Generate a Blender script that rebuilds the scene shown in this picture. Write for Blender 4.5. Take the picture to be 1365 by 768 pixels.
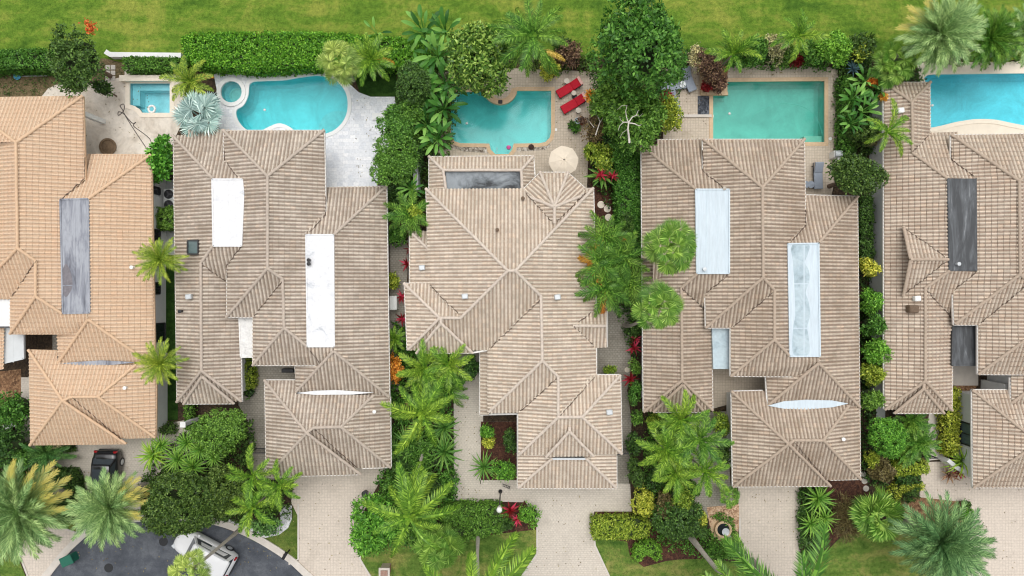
import bpy, math, random
import numpy as np
from mathutils import Vector
from mathutils.geometry import tessellate_polygon
RAD = math.radians
random.seed(11)
rng = np.random.default_rng(11)
for o in list(bpy.data.objects):
    bpy.data.objects.remove(o)
SC = bpy.context.scene
COL = SC.collection

# ------------------------------------------------------------------ camera (a drone 50 m up, looking straight down)
CAM_H = 50.0
PPM = 18.0            # photo pixels per metre on the ground
cd = bpy.data.cameras.new('camera')
cam = bpy.data.objects.new('camera', cd)
COL.objects.link(cam)
cam.location = (0, 0, CAM_H)
cam.rotation_euler = (0, 0, 0)
cd.sensor_width = 36.0
cd.lens = 18.0 * CAM_H / (682.5 / PPM)
cd.clip_end = 1000.0
SC.camera = cam

# ------------------------------------------------------------------ overcast daylight
SUN_EL, SUN_AZ = RAD(74), RAD(8)      # azimuth measured from +Y towards +X
w = bpy.data.worlds.new('World')
SC.world = w
w.use_nodes = True
nt = w.node_tree
bg = nt.nodes['Background']
sky = nt.nodes.new('ShaderNodeTexSky')
sky.sky_type = 'NISHITA'
sky.sun_disc = False
sky.sun_elevation = SUN_EL
sky.sun_rotation = SUN_AZ
sky.dust_density = 4.0
hs = nt.nodes.new('ShaderNodeHueSaturation')
hs.inputs['Saturation'].default_value = 0.15
nt.links.new(sky.outputs[0], hs.inputs['Color'])
nt.links.new(hs.outputs[0], bg.inputs[0])
bg.inputs[1].default_value = 0.15
sl = bpy.data.lights.new('sun', 'SUN')
sl.energy = 0.75
sl.angle = RAD(60)
sl.color = (1.0, 0.97, 0.93)
so = bpy.data.objects.new('sun', sl)
COL.objects.link(so)
so.location = (0, 0, 80)
sdir = Vector((math.sin(SUN_AZ) * math.cos(SUN_EL), math.cos(SUN_AZ) * math.cos(SUN_EL), math.sin(SUN_EL)))
so.rotation_euler = sdir.to_track_quat('Z', 'Y').to_euler()
vs = SC.view_settings
vs.view_transform = 'Standard'
vs.look = 'None'
vs.gamma = 1.0
vs.use_curve_mapping = False
vs.exposure = 0.23
SC.cycles.filter_width = 1.1
SC.cycles.max_bounces = 6
SC.cycles.diffuse_bounces = 3
SC.cycles.transparent_max_bounces = 8
SC.cycles.caustics_reflective = False
SC.cycles.caustics_refractive = False


# ------------------------------------------------------------------ helpers
def W(px, py, z=0.0):
    """a plan position read off the survey picture, at height z"""
    k = (CAM_H - z) / CAM_H / PPM
    return Vector(((px - 682.5) * k, (384.0 - py) * k, z))


def link(name, me, mat=None, parent=None, loc=None):
    o = bpy.data.objects.new(name, me)
    COL.objects.link(o)
    if mat is not None and len(me.materials) == 0:
        me.materials.append(mat)
    if parent is not None:
        o.parent = parent
    if loc is not None:
        o.location = loc
    return o


def tag(o, label=None, cat=None, group=None, kind=None):
    if label: o['label'] = label
    if cat: o['category'] = cat
    if group: o['group'] = group
    if kind: o['kind'] = kind
    return o


def thing(name, label, cat, loc=(0, 0, 0), rz=0.0, group=None):
    o = bpy.data.objects.new(name, None)
    COL.objects.link(o)
    o.empty_display_size = 0.3
    o.location = loc
    o.rotation_euler = (0, 0, rz)
    return tag(o, label, cat, group)


def raw_mesh(name, verts, quads):
    """verts (N,3) and quads (M,4) numpy arrays to a mesh, quickly"""
    me = bpy.data.meshes.new(name)
    verts = np.asarray(verts, dtype=np.float32); quads = np.asarray(quads, dtype=np.int32)
    me.vertices.add(len(verts)); me.vertices.foreach_set('co', verts.ravel())
    me.loops.add(quads.size); me.loops.foreach_set('vertex_index', quads.ravel())
    me.polygons.add(len(quads))
    me.polygons.foreach_set('loop_start', np.arange(0, quads.size, 4, dtype=np.int32))
    me.update(calc_edges=True)
    return me


class MB:
    """collects shapes; build() links them as ONE mesh object"""
    def __init__(s):
        s.v = []; s.f = []; s.smooth = False

    def add(s, vs_, fs_):
        b = len(s.v)
        s.v += [tuple(p) for p in vs_]
        s.f += [tuple(b + i for i in f) for f in fs_]
        return s

    def box(s, c, d, rz=0.0, bev=0.0):
        hx, hy, hz = d[0] / 2, d[1] / 2, d[2] / 2
        ca, sa = math.cos(rz), math.sin(rz)
        if bev <= 0:
            ring = [(-hx, -hy), (hx, -hy), (hx, hy), (-hx, hy)]
            levels = [(-hz, 0), (hz, 0)]
        else:
            b = bev
            ring = [(-hx + b, -hy), (hx - b, -hy), (hx, -hy + b), (hx, hy - b), (hx - b, hy), (-hx + b, hy), (-hx, hy - b), (-hx, -hy + b)]
            levels = [(-hz, 0), (hz - b, 0), (hz, b)]
        n = len(ring); vs_ = []; fs_ = []
        for z, ins in levels:
            for x, y in ring:
                x2 = x - math.copysign(min(ins, abs(x)), x); y2 = y - math.copysign(min(ins, abs(y)), y)
                vs_.append((c[0] + x2 * ca - y2 * sa, c[1] + x2 * sa + y2 * ca, c[2] + z))
        for k in range(len(levels) - 1):
            for i in range(n):
                j = (i + 1) % n
                fs_.append((k * n + i, k * n + j, (k + 1) * n + j, (k + 1) * n + i))
        fs_.append(tuple(range(n - 1, -1, -1)))
        t = (len(levels) - 1) * n
        fs_.append(tuple(range(t, t + n)))
        return s.add(vs_, fs_)

    def prism(s, poly, z0, z1, top=True, bottom=False):
        """poly: list of (x,y) ; walls and caps, concave outlines allowed"""
        n = len(poly)
        vs_ = [(p[0], p[1], z0) for p in poly] + [(p[0], p[1], z1) for p in poly]
        fs_ = [(i, (i + 1) % n, n + (i + 1) % n, n + i) for i in range(n)]
        tri = tessellate_polygon([[Vector((p[0], p[1], 0)) for p in poly]])
        if top: fs_ += [up(vs_, (n + a, n + b, n + c)) for a, b, c in tri]
        if bottom: fs_ += [(a, b, c) for a, b, c in tri]
        return s.add(vs_, fs_)

    def tube(s, pts, rad, n=6, cap=True):
        pts = [Vector(p) for p in pts]
        rad = list(rad) if hasattr(rad, '__len__') else [rad] * len(pts)
        vs_ = []; fs_ = []
        for i, p in enumerate(pts):
            a = pts[max(0, i - 1)]; b = pts[min(len(pts) - 1, i + 1)]
            t = (b - a).normalized() if (b - a).length > 1e-9 else Vector((0, 0, 1))
            ref = Vector((0, 0, 1)) if abs(t.z) < 0.9 else Vector((1, 0, 0))
            u = t.cross(ref).normalized(); v = t.cross(u)
            for k in range(n):
                an = 2 * math.pi * k / n
                vs_.append(p + (u * math.cos(an) + v * math.sin(an)) * rad[i])
        for i in range(len(pts) - 1):
            for k in range(n):
                k2 = (k + 1) % n
                fs_.append((i * n + k, i * n + k2, (i + 1) * n + k2, (i + 1) * n + k))
        if cap:
            fs_.append(tuple(range(n)))
            fs_.append(tuple((len(pts) - 1) * n + k for k in range(n - 1, -1, -1)))
        return s.add(vs_, fs_)

    def lathe(s, c, prof, n=20, a0=0.0):
        """prof: list of (r, z) around vertical axis at c"""
        vs_ = []; fs_ = []
        for r, z in prof:
            for k in range(n):
                an = a0 + 2 * math.pi * k / n
                vs_.append((c[0] + r * math.cos(an), c[1] + r * math.sin(an), c[2] + z))
        for i in range(len(prof) - 1):
            for k in range(n):
                k2 = (k + 1) % n
                fs_.append((i * n + k, i * n + k2, (i + 1) * n + k2, (i + 1) * n + k))
        if prof[0][0] > 1e-6: fs_.append(tuple(range(n - 1, -1, -1)))
        if prof[-1][0] > 1e-6: fs_.append(tuple((len(prof) - 1) * n + k for k in range(n)))
        return s.add(vs_, fs_)

    def loft(s, rings, cap=True):
        n = len(rings[0]); vs_ = [p for r in rings for p in r]; fs_ = []
        for i in range(len(rings) - 1):
            for k in range(n):
                k2 = (k + 1) % n
                fs_.append((i * n + k, i * n + k2, (i + 1) * n + k2, (i + 1) * n + k))
        if cap:
            fs_.append(tuple(range(n - 1, -1, -1)))
            fs_.append(tuple((len(rings) - 1) * n + k for k in range(n)))
        return s.add(vs_, fs_)

    def mesh(s, name):
        me = bpy.data.meshes.new(name)
        me.from_pydata(s.v, [], s.f)
        me.update()
        if s.smooth:
            me.polygons.foreach_set('use_smooth', [True] * len(me.polygons))
        return me

    def build(s, name, mat, parent=None, loc=None):
        return link(name, s.mesh(name), mat, parent, loc)


def up(vs_, f):
    a, b, c = (Vector(vs_[i]) for i in f[:3])
    return f if (b - a).cross(c - a).z >= 0 else tuple(reversed(f))


def smooth_poly(pts, n=4, closed=True):
    """Catmull-Rom through points"""
    out = []; m = len(pts)
    rngi = range(m) if closed else range(m - 1)
    for i in rngi:
        g = (lambda k: pts[k % m]) if closed else (lambda k: pts[min(max(k, 0), m - 1)])
        p0, p1, p2, p3 = g(i - 1), g(i), g(i + 1), g(i + 2)
        for k in range(n):
            t = k / n
            out.append(tuple(0.5 * (2 * p1[d] + (p2[d] - p0[d]) * t + (2 * p0[d] - 5 * p1[d] + 4 * p2[d] - p3[d]) * t * t
                                    + (3 * p1[d] - p0[d] - 3 * p2[d] + p3[d]) * t ** 3) for d in range(2)))
    if not closed: out.append(tuple(pts[-1][:2]))
    return out


def grow(poly, d):
    """offset a closed outline outward by d (same units)"""
    n = len(poly)
    area = sum(poly[i][0] * poly[(i + 1) % n][1] - poly[(i + 1) % n][0] * poly[i][1] for i in range(n))
    sg = 1 if area > 0 else -1
    out = []
    for i in range(n):
        a, b, c = Vector(poly[i - 1][:2]), Vector(poly[i][:2]), Vector(poly[(i + 1) % n][:2])
        e1 = (b - a).normalized(); e2 = (c - b).normalized()
        n1 = Vector((e1.y, -e1.x)) * sg; n2 = Vector((e2.y, -e2.x)) * sg
        m = n1 + n2
        if m.length < 1e-6: m = n1
        m.normalize()
        k = max(0.5, m.dot(n1))
        out.append((b.x + m.x * d / k, b.y + m.y * d / k))
    return out


def px2w(poly, z=0.0):
    return [tuple(W(p[0], p[1], z)[:2]) for p in poly]


def sheet(name, poly, z, mat, holes=(), kind='structure', label=None, world=False, parent=None):
    P = poly if world else px2w(poly, z)
    loops = [[Vector((p[0], p[1], z)) for p in P]] + [[Vector((p[0], p[1], z)) for p in h] for h in holes]
    vs_ = [tuple(v) for l in loops for v in l]
    fs_ = [up(vs_, t) for t in tessellate_polygon(loops)]
    o = MB().add(vs_, fs_).build(name, mat, parent)
    if kind: o['kind'] = kind
    if label: o['label'] = label
    return o


def band(name, pts, width, z0, z1, mat, kind='structure'):
    """a kerb / edging strip of given width along world points"""
    m = MB(); L = []; Rr = []
    for i, p in enumerate(pts):
        a = Vector(pts[max(0, i - 1)][:2]); b = Vector(pts[min(len(pts) - 1, i + 1)][:2])
        t = (b - a).normalized(); nn = Vector((-t.y, t.x)) * width / 2
        L.append((p[0] + nn.x, p[1] + nn.y)); Rr.append((p[0] - nn.x, p[1] - nn.y))
    rings = [[(l[0], l[1], z0), (r[0], r[1], z0), (r[0], r[1], z1), (l[0], l[1], z1)] for l, r in zip(L, Rr)]
    o = m.loft(rings).build(name, mat)
    if kind: o['kind'] = kind
    return o


# ------------------------------------------------------------------ materials
def sr(r, g, b):
    """8 bit display colour to linear base colour"""
    f = lambda c: (c / 255 / 12.92) if c <= 10 else ((c / 255 + 0.055) / 1.055) ** 2.4
    return (f(r), f(g), f(b), 1.0)


def lin(c, k=1.0):
    return (c[0] * k, c[1] * k, c[2] * k, 1.0)


class NT:
    def __init__(s, name):
        s.m = bpy.data.materials.new(name); s.m.use_nodes = True
        s.t = s.m.node_tree; s.b = s.t.nodes['Principled BSDF']; s.out = s.t.nodes['Material Output']
    def n(s, kind, **kw):
        nd = s.t.nodes.new(kind)
        for k, v in kw.items():
            if k in nd.inputs: nd.inputs[k].default_value = v
            else: setattr(nd, k, v)
        return nd
    def l(s, a, b): s.t.links.new(a, b)
    def ramp(s, src, stops, interp='LINEAR'):
        r = s.n('ShaderNodeValToRGB'); e = r.color_ramp.elements; r.color_ramp.interpolation = interp
        while len(e) < len(stops): e.new(0.5)
        for i, (p, c) in enumerate(stops):
            e[i].position = p; e[i].color = c if len(c) == 4 else (*c, 1)
        s.l(src, r.inputs[0]); return r.outputs[0]
    def mix(s, fac, a, b, mode='MIX'):
        m = s.n('ShaderNodeMix', data_type='RGBA', blend_type=mode)
        for v, i in ((fac, 0), (a, 6), (b, 7)):
            if hasattr(v, 'links') or hasattr(v, 'is_linked'): s.l(v, m.inputs[i])
            else: m.inputs[i].default_value = v
        return m.outputs[2]
    def math(s, op, a, b=None):
        m = s.n('ShaderNodeMath', operation=op)
        for v, i in ((a, 0), (b, 1)):
            if v is None: continue
            if hasattr(v, 'is_linked'): s.l(v, m.inputs[i])
            else: m.inputs[i].default_value = v
        return m.outputs[0]
    def noise(s, scale, detail=4, rough=0.6, vec=None, dist=0.0):
        nd = s.n('ShaderNodeTexNoise', Scale=scale, Detail=detail, Roughness=rough, Distortion=dist)
        if vec is not None: s.l(vec, nd.inputs['Vector'])
        return nd.outputs[0]
    def pos(s): return s.n('ShaderNodeNewGeometry').outputs['Position']
    def bump(s, h, strength=0.4, dist=0.02):
        b = s.n('ShaderNodeBump', Strength=strength, Distance=dist); s.l(h, b.inputs['Height']); s.l(b.outputs[0], s.b.inputs['Normal'])


def mat(name, c, rough=0.6, metal=0.0, var=0.15, scale=3.0, spec=0.4, bump=0.0):
    k = NT(name); p = k.pos()
    n1 = k.noise(scale, 5, 0.65, p)
    col = k.ramp(n1, [(0.25, lin(c, 1 - var)), (0.75, lin(c, 1 + var))])
    k.l(col, k.b.inputs['Base Color'])
    k.b.inputs['Roughness'].default_value = rough
    k.b.inputs['Metallic'].default_value = metal
    k.b.inputs['Specular IOR Level'].default_value = spec
    if bump: k.bump(k.noise(scale * 8, 4, 0.6, p), bump, 0.01)
    return k.m


LEAF_K = 1.3


def leaf_mat(name, stops, trans=0.25, rough=0.45, objvar=0.25, whole=False):
    """stops: dark, mid, light leaf colours"""
    k = NT(name)
    g = k.n('ShaderNodeNewGeometry')
    oi0 = k.n('ShaderNodeObjectInfo')
    col = k.ramp(oi0.outputs['Random'] if whole else g.outputs['Random Per Island'], [(0.0, lin(stops[0], 0.85 * LEAF_K)), (0.5, lin(stops[1], LEAF_K)), (1.0, lin(stops[2], 1.25 * LEAF_K))])
    oi = k.n('ShaderNodeObjectInfo')
    h = k.n('ShaderNodeHueSaturation')
    k.l(k.math('ADD', k.math('MULTIPLY', oi.outputs['Random'], objvar), 1.0 - objvar / 2), h.inputs['Value'])
    k.l(k.math('ADD', k.math('MULTIPLY', oi.outputs['Random'], -0.03), 0.515), h.inputs['Hue'])
    k.l(col, h.inputs['Color'])
    k.l(h.outputs[0], k.b.inputs['Base Color'])
    k.b.inputs['Roughness'].default_value = rough
    k.b.inputs['Specular IOR Level'].default_value = 0.35
    tr = k.n('ShaderNodeBsdfTranslucent'); k.l(h.outputs[0], tr.inputs['Color'])
    mx = k.n('ShaderNodeMixShader', Fac=trans)
    k.l(k.b.outputs[0], mx.inputs[1]); k.l(tr.outputs[0], mx.inputs[2]); k.l(mx.outputs[0], k.out.inputs[0])
    return k.m


def tile_mat(name, crest, pan, joint, joint_amt, stain, stain_amt, tvar=1.0):
    """barrel tiles: u across the ribs, v up the slope (metres), dirty pans, dark course joints"""
    k = NT(name)
    uv = k.n('ShaderNodeUVMap').outputs[0]
    sp = k.n('ShaderNodeSeparateXYZ'); k.l(uv, sp.inputs[0])
    u, v = sp.outputs[0], sp.outputs[1]
    P = k.pos()
    wob = k.noise(0.7, 2, 0.5, P)
    ur = k.math('DIVIDE', u, RIB); vr = k.math('DIVIDE', k.math('ADD', v, k.math('MULTIPLY', wob, 0.12)), COURSE)
    uf = k.math('FRACT', ur); vf = k.math('FRACT', vr)
    cell = k.n('ShaderNodeCombineXYZ')
    k.l(k.math('FLOOR', ur), cell.inputs[0]); k.l(k.math('FLOOR', vr), cell.inputs[1])
    wn = k.n('ShaderNodeTexWhiteNoise', noise_dimensions='2D'); k.l(cell.outputs[0], wn.inputs['Vector'])
    base = k.ramp(wn.outputs['Value'], [(0.0, lin(crest, 1 - 0.2 * tvar)), (0.35, lin(crest, 1 - .03 * tvar)), (0.8, lin(crest, 1 + .04 * tvar)), (1.0, (crest[0] * 1.06, crest[1] * 1.0, crest[2] * 0.95, 1))])
    dirt = k.noise(0.55, 5, 0.7, P, 0.4)
    fine = k.noise(9.0, 4, 0.7, P)
    # streaks of dirt run down the slope
    mp = k.n('ShaderNodeMapping'); mp.inputs['Scale'].default_value = (3.2, 0.35, 1); k.l(uv, mp.inputs[0])
    streak = k.noise(1.0, 4, 0.65, mp.outputs[0])
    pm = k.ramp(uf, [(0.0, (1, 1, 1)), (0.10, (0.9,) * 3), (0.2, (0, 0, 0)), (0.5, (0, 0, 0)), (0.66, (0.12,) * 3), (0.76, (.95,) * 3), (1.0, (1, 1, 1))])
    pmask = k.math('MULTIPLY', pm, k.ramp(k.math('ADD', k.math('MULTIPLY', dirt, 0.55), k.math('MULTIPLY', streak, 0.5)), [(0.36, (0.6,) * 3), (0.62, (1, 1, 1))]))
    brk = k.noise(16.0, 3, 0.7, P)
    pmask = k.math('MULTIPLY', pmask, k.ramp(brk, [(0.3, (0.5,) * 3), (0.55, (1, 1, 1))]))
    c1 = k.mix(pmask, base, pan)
    st = k.math('MULTIPLY', k.ramp(k.math('MULTIPLY', dirt, k.math('ADD', streak, 0.45)), [(0.38, (0, 0, 0)), (0.62, (1, 1, 1))]), stain_amt)
    c2 = k.mix(st, c1, stain)
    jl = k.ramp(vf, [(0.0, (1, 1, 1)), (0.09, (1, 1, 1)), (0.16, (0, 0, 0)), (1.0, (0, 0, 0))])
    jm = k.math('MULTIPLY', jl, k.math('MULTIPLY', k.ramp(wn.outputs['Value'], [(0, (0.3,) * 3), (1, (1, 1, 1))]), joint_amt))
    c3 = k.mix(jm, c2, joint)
    c4 = k.mix(0.35, c3, k.ramp(fine, [(0.3, (0.62, 0.62, 0.62)), (0.7, (1.25, 1.25, 1.25))]), 'MULTIPLY')
    k.l(c4, k.b.inputs['Base Color'])
    k.b.inputs['Roughness'].default_value = 0.8
    k.b.inputs['Specular IOR Level'].default_value = 0.2
    k.bump(vf, 0.5, 0.03)
    return k.m


def grass_mat(name, a, b, c, patch=0.25):
    k = NT(name); P = k.pos()
    big = k.noise(patch, 7, 0.72, P, 0.8)
    mp = k.n('ShaderNodeMapping'); mp.inputs['Scale'].default_value = (0.35, 1.3, 1); k.l(P, mp.inputs[0])
    mow = k.noise(0.9, 4, 0.6, mp.outputs[0])
    fine = k.noise(3.2, 8, 0.8, P)
    f2 = k.noise(16, 4, 0.75, P)
    base = k.ramp(k.math('ADD', k.math('MULTIPLY', big, 0.6), k.math('MULTIPLY', mow, 0.4)), [(0.38, a), (0.48, b), (0.59, c)])
    g = k.ramp(k.math('ADD', k.math('MULTIPLY', fine, 0.6), k.math('MULTIPLY', f2, 0.4)), [(0.36, (0.3, 0.36, 0.3)), (0.5, (1, 1, 1)), (0.64, (1.65, 1.5, 1.45))])
    k.l(k.mix(0.9, base, g, 'MULTIPLY'), k.b.inputs['Base Color'])
    k.b.inputs['Roughness'].default_value = 0.9; k.b.inputs['Specular IOR Level'].default_value = 0.1
    k.bump(k.noise(14, 5, 0.7, P), 0.9, 0.06)
    return k.m


def mulch_mat(name, a, b, c):
    k = NT(name); P = k.pos()
    v = k.n('ShaderNodeTexVoronoi', Scale=9.0); k.l(P, v.inputs['Vector'])
    big = k.noise(0.8, 5, 0.65, P)
    col = k.ramp(k.math('ADD', k.math('MULTIPLY', v.outputs['Color'], 0.45), k.math('MULTIPLY', big, 0.55)), [(0.25, a), (0.5, b), (0.8, c)])
    k.l(col, k.b.inputs['Base Color']); k.b.inputs['Roughness'].default_value = 0.95
    k.bump(v.outputs['Distance'], 0.9, 0.05)
    return k.m


def paver_mat(name, a, b, mortar, bw=0.30, bh=0.30, stain=(0.16, 0.14, 0.12, 1), amt=0.5, off=0.5, size=0.03, rot=0.0, lo=0.52):
    k = NT(name); P = k.pos()
    mp = k.n('ShaderNodeMapping'); mp.inputs['Rotation'].default_value = (0, 0, rot); k.l(P, mp.inputs[0])
    br = k.n('ShaderNodeTexBrick', offset=off)
    k.l(mp.outputs[0], br.inputs['Vector'])
    for nm, v in (('Scale', 1.0), ('Mortar Size', size), ('Brick Width', bw), ('Row Height', bh), ('Mortar Smooth', 0.3), ('Bias', 0.0)):
        br.inputs[nm].default_value = v
    br.inputs['Color1'].default_value = a; br.inputs['Color2'].default_value = b; br.inputs['Mortar'].default_value = mortar
    d = k.noise(0.45, 6, 0.7, P, 0.5)
    f = k.noise(7, 5, 0.7, P)
    c = k.mix(k.math('MULTIPLY', k.ramp(d, [(lo, (0, 0, 0)), (0.75, (1, 1, 1))]), amt), br.outputs['Color'], stain)
    c = k.mix(0.5, c, k.ramp(f, [(0.3, (0.7,) * 3), (0.7, (1.2,) * 3)]), 'MULTIPLY')
    k.l(c, k.b.inputs['Base Color']); k.b.inputs['Roughness'].default_value = 0.85; k.b.inputs['Specular IOR Level'].default_value = 0.2
    k.bump(br.outputs['Fac'], -0.4, 0.01)
    return k.m


def water_mat(name, tint, ripple=0.012):
    k = NT(name); t = k.t
    k.t.nodes.remove(k.b)
    P = k.pos()
    tr = k.n('ShaderNodeBsdfTransparent', Color=tint)
    gl = k.n('ShaderNodeBsdfGlossy', Roughness=0.12)
    fr = k.n('ShaderNodeFresnel', IOR=1.33)
    bp = k.n('ShaderNodeBump', Strength=ripple, Distance=0.05)
    k.l(k.noise(2.5, 4, 0.6, P, 0.6), bp.inputs['Height'])
    k.l(bp.outputs[0], gl.inputs['Normal'])
    mx = k.n('ShaderNodeMixShader')
    k.l(fr.outputs[0], mx.inputs[0]); k.l(tr.outputs[0], mx.inputs[1]); k.l(gl.outputs[0], mx.inputs[2])
    k.l(mx.outputs[0], k.out.inputs[0])
    return k.m


RIB, COURSE = 0.252, 0.36
M = {}
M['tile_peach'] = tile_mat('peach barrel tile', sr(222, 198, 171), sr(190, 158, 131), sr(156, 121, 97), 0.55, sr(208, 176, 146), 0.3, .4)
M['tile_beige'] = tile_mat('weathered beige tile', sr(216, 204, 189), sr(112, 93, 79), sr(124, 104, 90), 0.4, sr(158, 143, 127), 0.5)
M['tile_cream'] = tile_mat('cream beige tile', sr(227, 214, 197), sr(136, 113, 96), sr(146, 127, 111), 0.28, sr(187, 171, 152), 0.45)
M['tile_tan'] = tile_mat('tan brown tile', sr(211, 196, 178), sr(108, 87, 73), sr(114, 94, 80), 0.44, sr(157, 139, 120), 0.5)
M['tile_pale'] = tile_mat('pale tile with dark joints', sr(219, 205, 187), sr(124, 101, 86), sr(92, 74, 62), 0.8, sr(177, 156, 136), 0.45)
M['cap_peach'] = mat('peach ridge cap', sr(214, 182, 150), 0.8, var=0.1, scale=4)
M['cap_beige'] = mat('beige ridge cap', sr(186, 172, 158), 0.8, var=0.2, scale=4)
M['cap_cream'] = mat('cream ridge cap', sr(206, 192, 178), 0.8, var=0.18, scale=4)
M['cap_tan'] = mat('tan ridge cap', sr(180, 162, 144), 0.8, var=0.16, scale=4)
M['stucco_white'] = mat('white stucco', sr(226, 226, 224), 0.85, var=0.06, scale=1.5, bump=0.2)
M['stucco_grey'] = mat('grey stucco', sr(205, 208, 208), 0.85, var=0.07, scale=1.5, bump=0.2)
M['gutter'] = mat('white painted gutter', sr(228, 224, 218), 0.5, var=0.06)
M['gutter_peach'] = mat('peach painted gutter', sr(210, 178, 146), 0.6, var=0.08)
M['glass_dark'] = mat('dark window glass', (0.02, 0.025, 0.03), 0.08, spec=0.6, var=0.3)
M['frame_dark'] = mat('dark bronze frame', (0.03, 0.03, 0.032), 0.4, var=0.1)
M['black'] = mat('black plastic', (0.015, 0.015, 0.017), 0.4, var=0.2)
M['white_plastic'] = mat('white plastic', sr(236, 236, 232), 0.4, var=0.03)
M['pale_metal'] = mat('pale grey metal', sr(196, 200, 202), 0.4, 0.2, var=0.08)
M['wood_pale'] = mat('pale weathered trunk', sr(178, 170, 158), 0.85, var=0.25, scale=6, bump=0.5)
M['bark'] = mat('brown bark', sr(110, 92, 76), 0.9, var=0.3, scale=8, bump=0.6)
M['bark_white'] = mat('bleached bare wood', sr(214, 206, 196), 0.8, var=0.15, scale=8, bump=0.4)
M['petiole'] = mat('green stem', sr(140, 150, 84), 0.6, var=0.2)
M['concrete'] = mat('pale concrete', sr(206, 198, 188), 0.85, var=0.12, scale=1.8, bump=0.2)
M['coping_tan'] = mat('tan stone coping', sr(208, 180, 146), 0.75, var=0.14, scale=5, bump=0.2)
M['coping_cream'] = mat('cream stone coping', sr(234, 222, 204), 0.75, var=0.07, scale=4, bump=0.2)
M['coping_white'] = mat('white marble coping', sr(232, 232, 230), 0.6, var=0.05, scale=4)

# ------------------------------------------------------------------ tiled roofs
PROFILE = [(0.0, -0.012), (0.16, 0.0), (0.24, 0.045), (0.43, 0.075), (0.62, 0.045), (0.70, 0.0), (1.0, -0.012)]


def roof_faces(acc, faces):
    """each face: (rib rule, outline in picture points with height). Real corrugations are cut into every slope."""
    for rule, pts in faces:
        P = [W(*p) for p in pts]
        if rule == 'H': d = Vector((1, 0, 0))
        elif rule == 'V': d = Vector((0, 1, 0))
        else: d = Vector((math.cos(RAD(rule)), math.sin(RAD(rule)), 0))
        e = Vector((-d.y, d.x, 0))
        A = np.array([[p.x, p.y, 1] for p in P]); Z = np.array([p.z for p in P])
        co = np.linalg.lstsq(A, Z, rcond=None)[0]
        n = Vector((-co[0], -co[1], 1)).normalized()
        slope = abs(co[0] * e.x + co[1] * e.y); vk = math.sqrt(1 + slope * slope)
        for tri in tessellate_polygon([[Vector((p.x, p.y, 0)) for p in P]]):
            T = [P[i] for i in tri]
            us = [t.dot(d) for t in T]
            if max(us) - min(us) < 1e-4: continue
            k = math.floor(min(us) / RIB)
            cuts = []
            while k * RIB < max(us):
                for f, h in PROFILE[:-1]: cuts.append(((k + f) * RIB, h))
                k += 1
            cuts.append((k * RIB, PROFILE[0][1]))
            hh = lambda u: np.interp((u / RIB) % 1.0, [q[0] for q in PROFILE], [q[1] for q in PROFILE])
            for (u0, h0), (u1, h1) in zip(cuts[:-1], cuts[1:]):
                if u1 <= min(us) or u0 >= max(us): continue
                poly = [(t, t.dot(d)) for t in T]
                for lim, keep in ((u0, 1), (u1, -1)):
                    out = []
                    for i in range(len(poly)):
                        (a, ua), (b, ub) = poly[i], poly[(i + 1) % len(poly)]
                        ia, ib = (ua - lim) * keep >= 0, (ub - lim) * keep >= 0
                        if ia: out.append((a, ua))
                        if ia != ib:
                            t = (lim - ua) / (ub - ua); out.append((a + (b - a) * t, lim))
                    poly = out
                    if len(poly) < 3: break
                if len(poly) < 3: continue
                idx = []
                for p, u in poly:
                    t = (u - u0) / (u1 - u0); q = p + n * (h0 + (h1 - h0) * t)
                    idx.append(len(acc['v'])); acc['v'].append(tuple(q)); acc['uv'].append((u, p.dot(e) * vk))
                a, b, c = (Vector(acc['v'][i]) for i in idx[:3])
                if (b - a).cross(c - a).z < 0: idx.reverse()
                acc['f'].append(idx)


def roof_mesh(name, faces):
    acc = dict(v=[], uv=[], f=[])
    roof_faces(acc, faces)
    me = bpy.data.meshes.new(name)
    me.from_pydata(acc['v'], [], acc['f'])
    uvl = me.uv_layers.new(name='UVMap')
    uvl.data.foreach_set('uv', [c for f in acc['f'] for i in f for c in acc['uv'][i]])
    me.update()
    return me


def cap_rows(lines, r=0.105, seg=0.38):
    """overlapping half round ridge tiles along hips and ridges"""
    m = MB(); k = 7
    for ln in lines:
        pts = [W(*p) for p in ln]
        for a, b in zip(pts[:-1], pts[1:]):
            L = (b - a).length; n = max(1, int(L / seg)); t = (b - a) / L
            side = t.cross(Vector((0, 0, 1))).normalized(); upv = side.cross(t)
            for i in range(n):
                p0 = a + t * (L * i / n - 0.03); p1 = a + t * (L * (i + 1) / n)
                wob = random.uniform(-0.01, 0.01)
                rings = []
                for p, rr in ((p0, r * 1.06), (p1, r * 0.9)):
                    rings.append([p + side * (math.cos(math.pi * q / (k - 1)) * rr + wob) + upv * (math.sin(math.pi * q / (k - 1)) * rr * 0.95 + 0.045) for q in range(k)])
                b0 = len(m.v)
                m.v += [tuple(v) for rg in rings for v in rg]
                m.f += [(b0 + q, b0 + q + 1, b0 + k + q + 1, b0 + k + q) for q in range(k - 1)]
                m.f.append(tuple(b0 + q for q in range(k)))
    return m


def gutter_rows(lines):
    m = MB()
    for ln in lines:
        pts = [W(*p) for p in ln]
        for a, b in zip(pts[:-1], pts[1:]):
            t = (b - a).normalized(); s = Vector((t.y, -t.x, 0)) * 0.055
            rings = [[p + s + Vector((0, 0, -.03)), p - s + Vector((0, 0, -.03)), p - s + Vector((0, 0, -.17)), p + s + Vector((0, 0, -.17))] for p in (a, b)]
            m.loft(rings)
    return m


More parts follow.
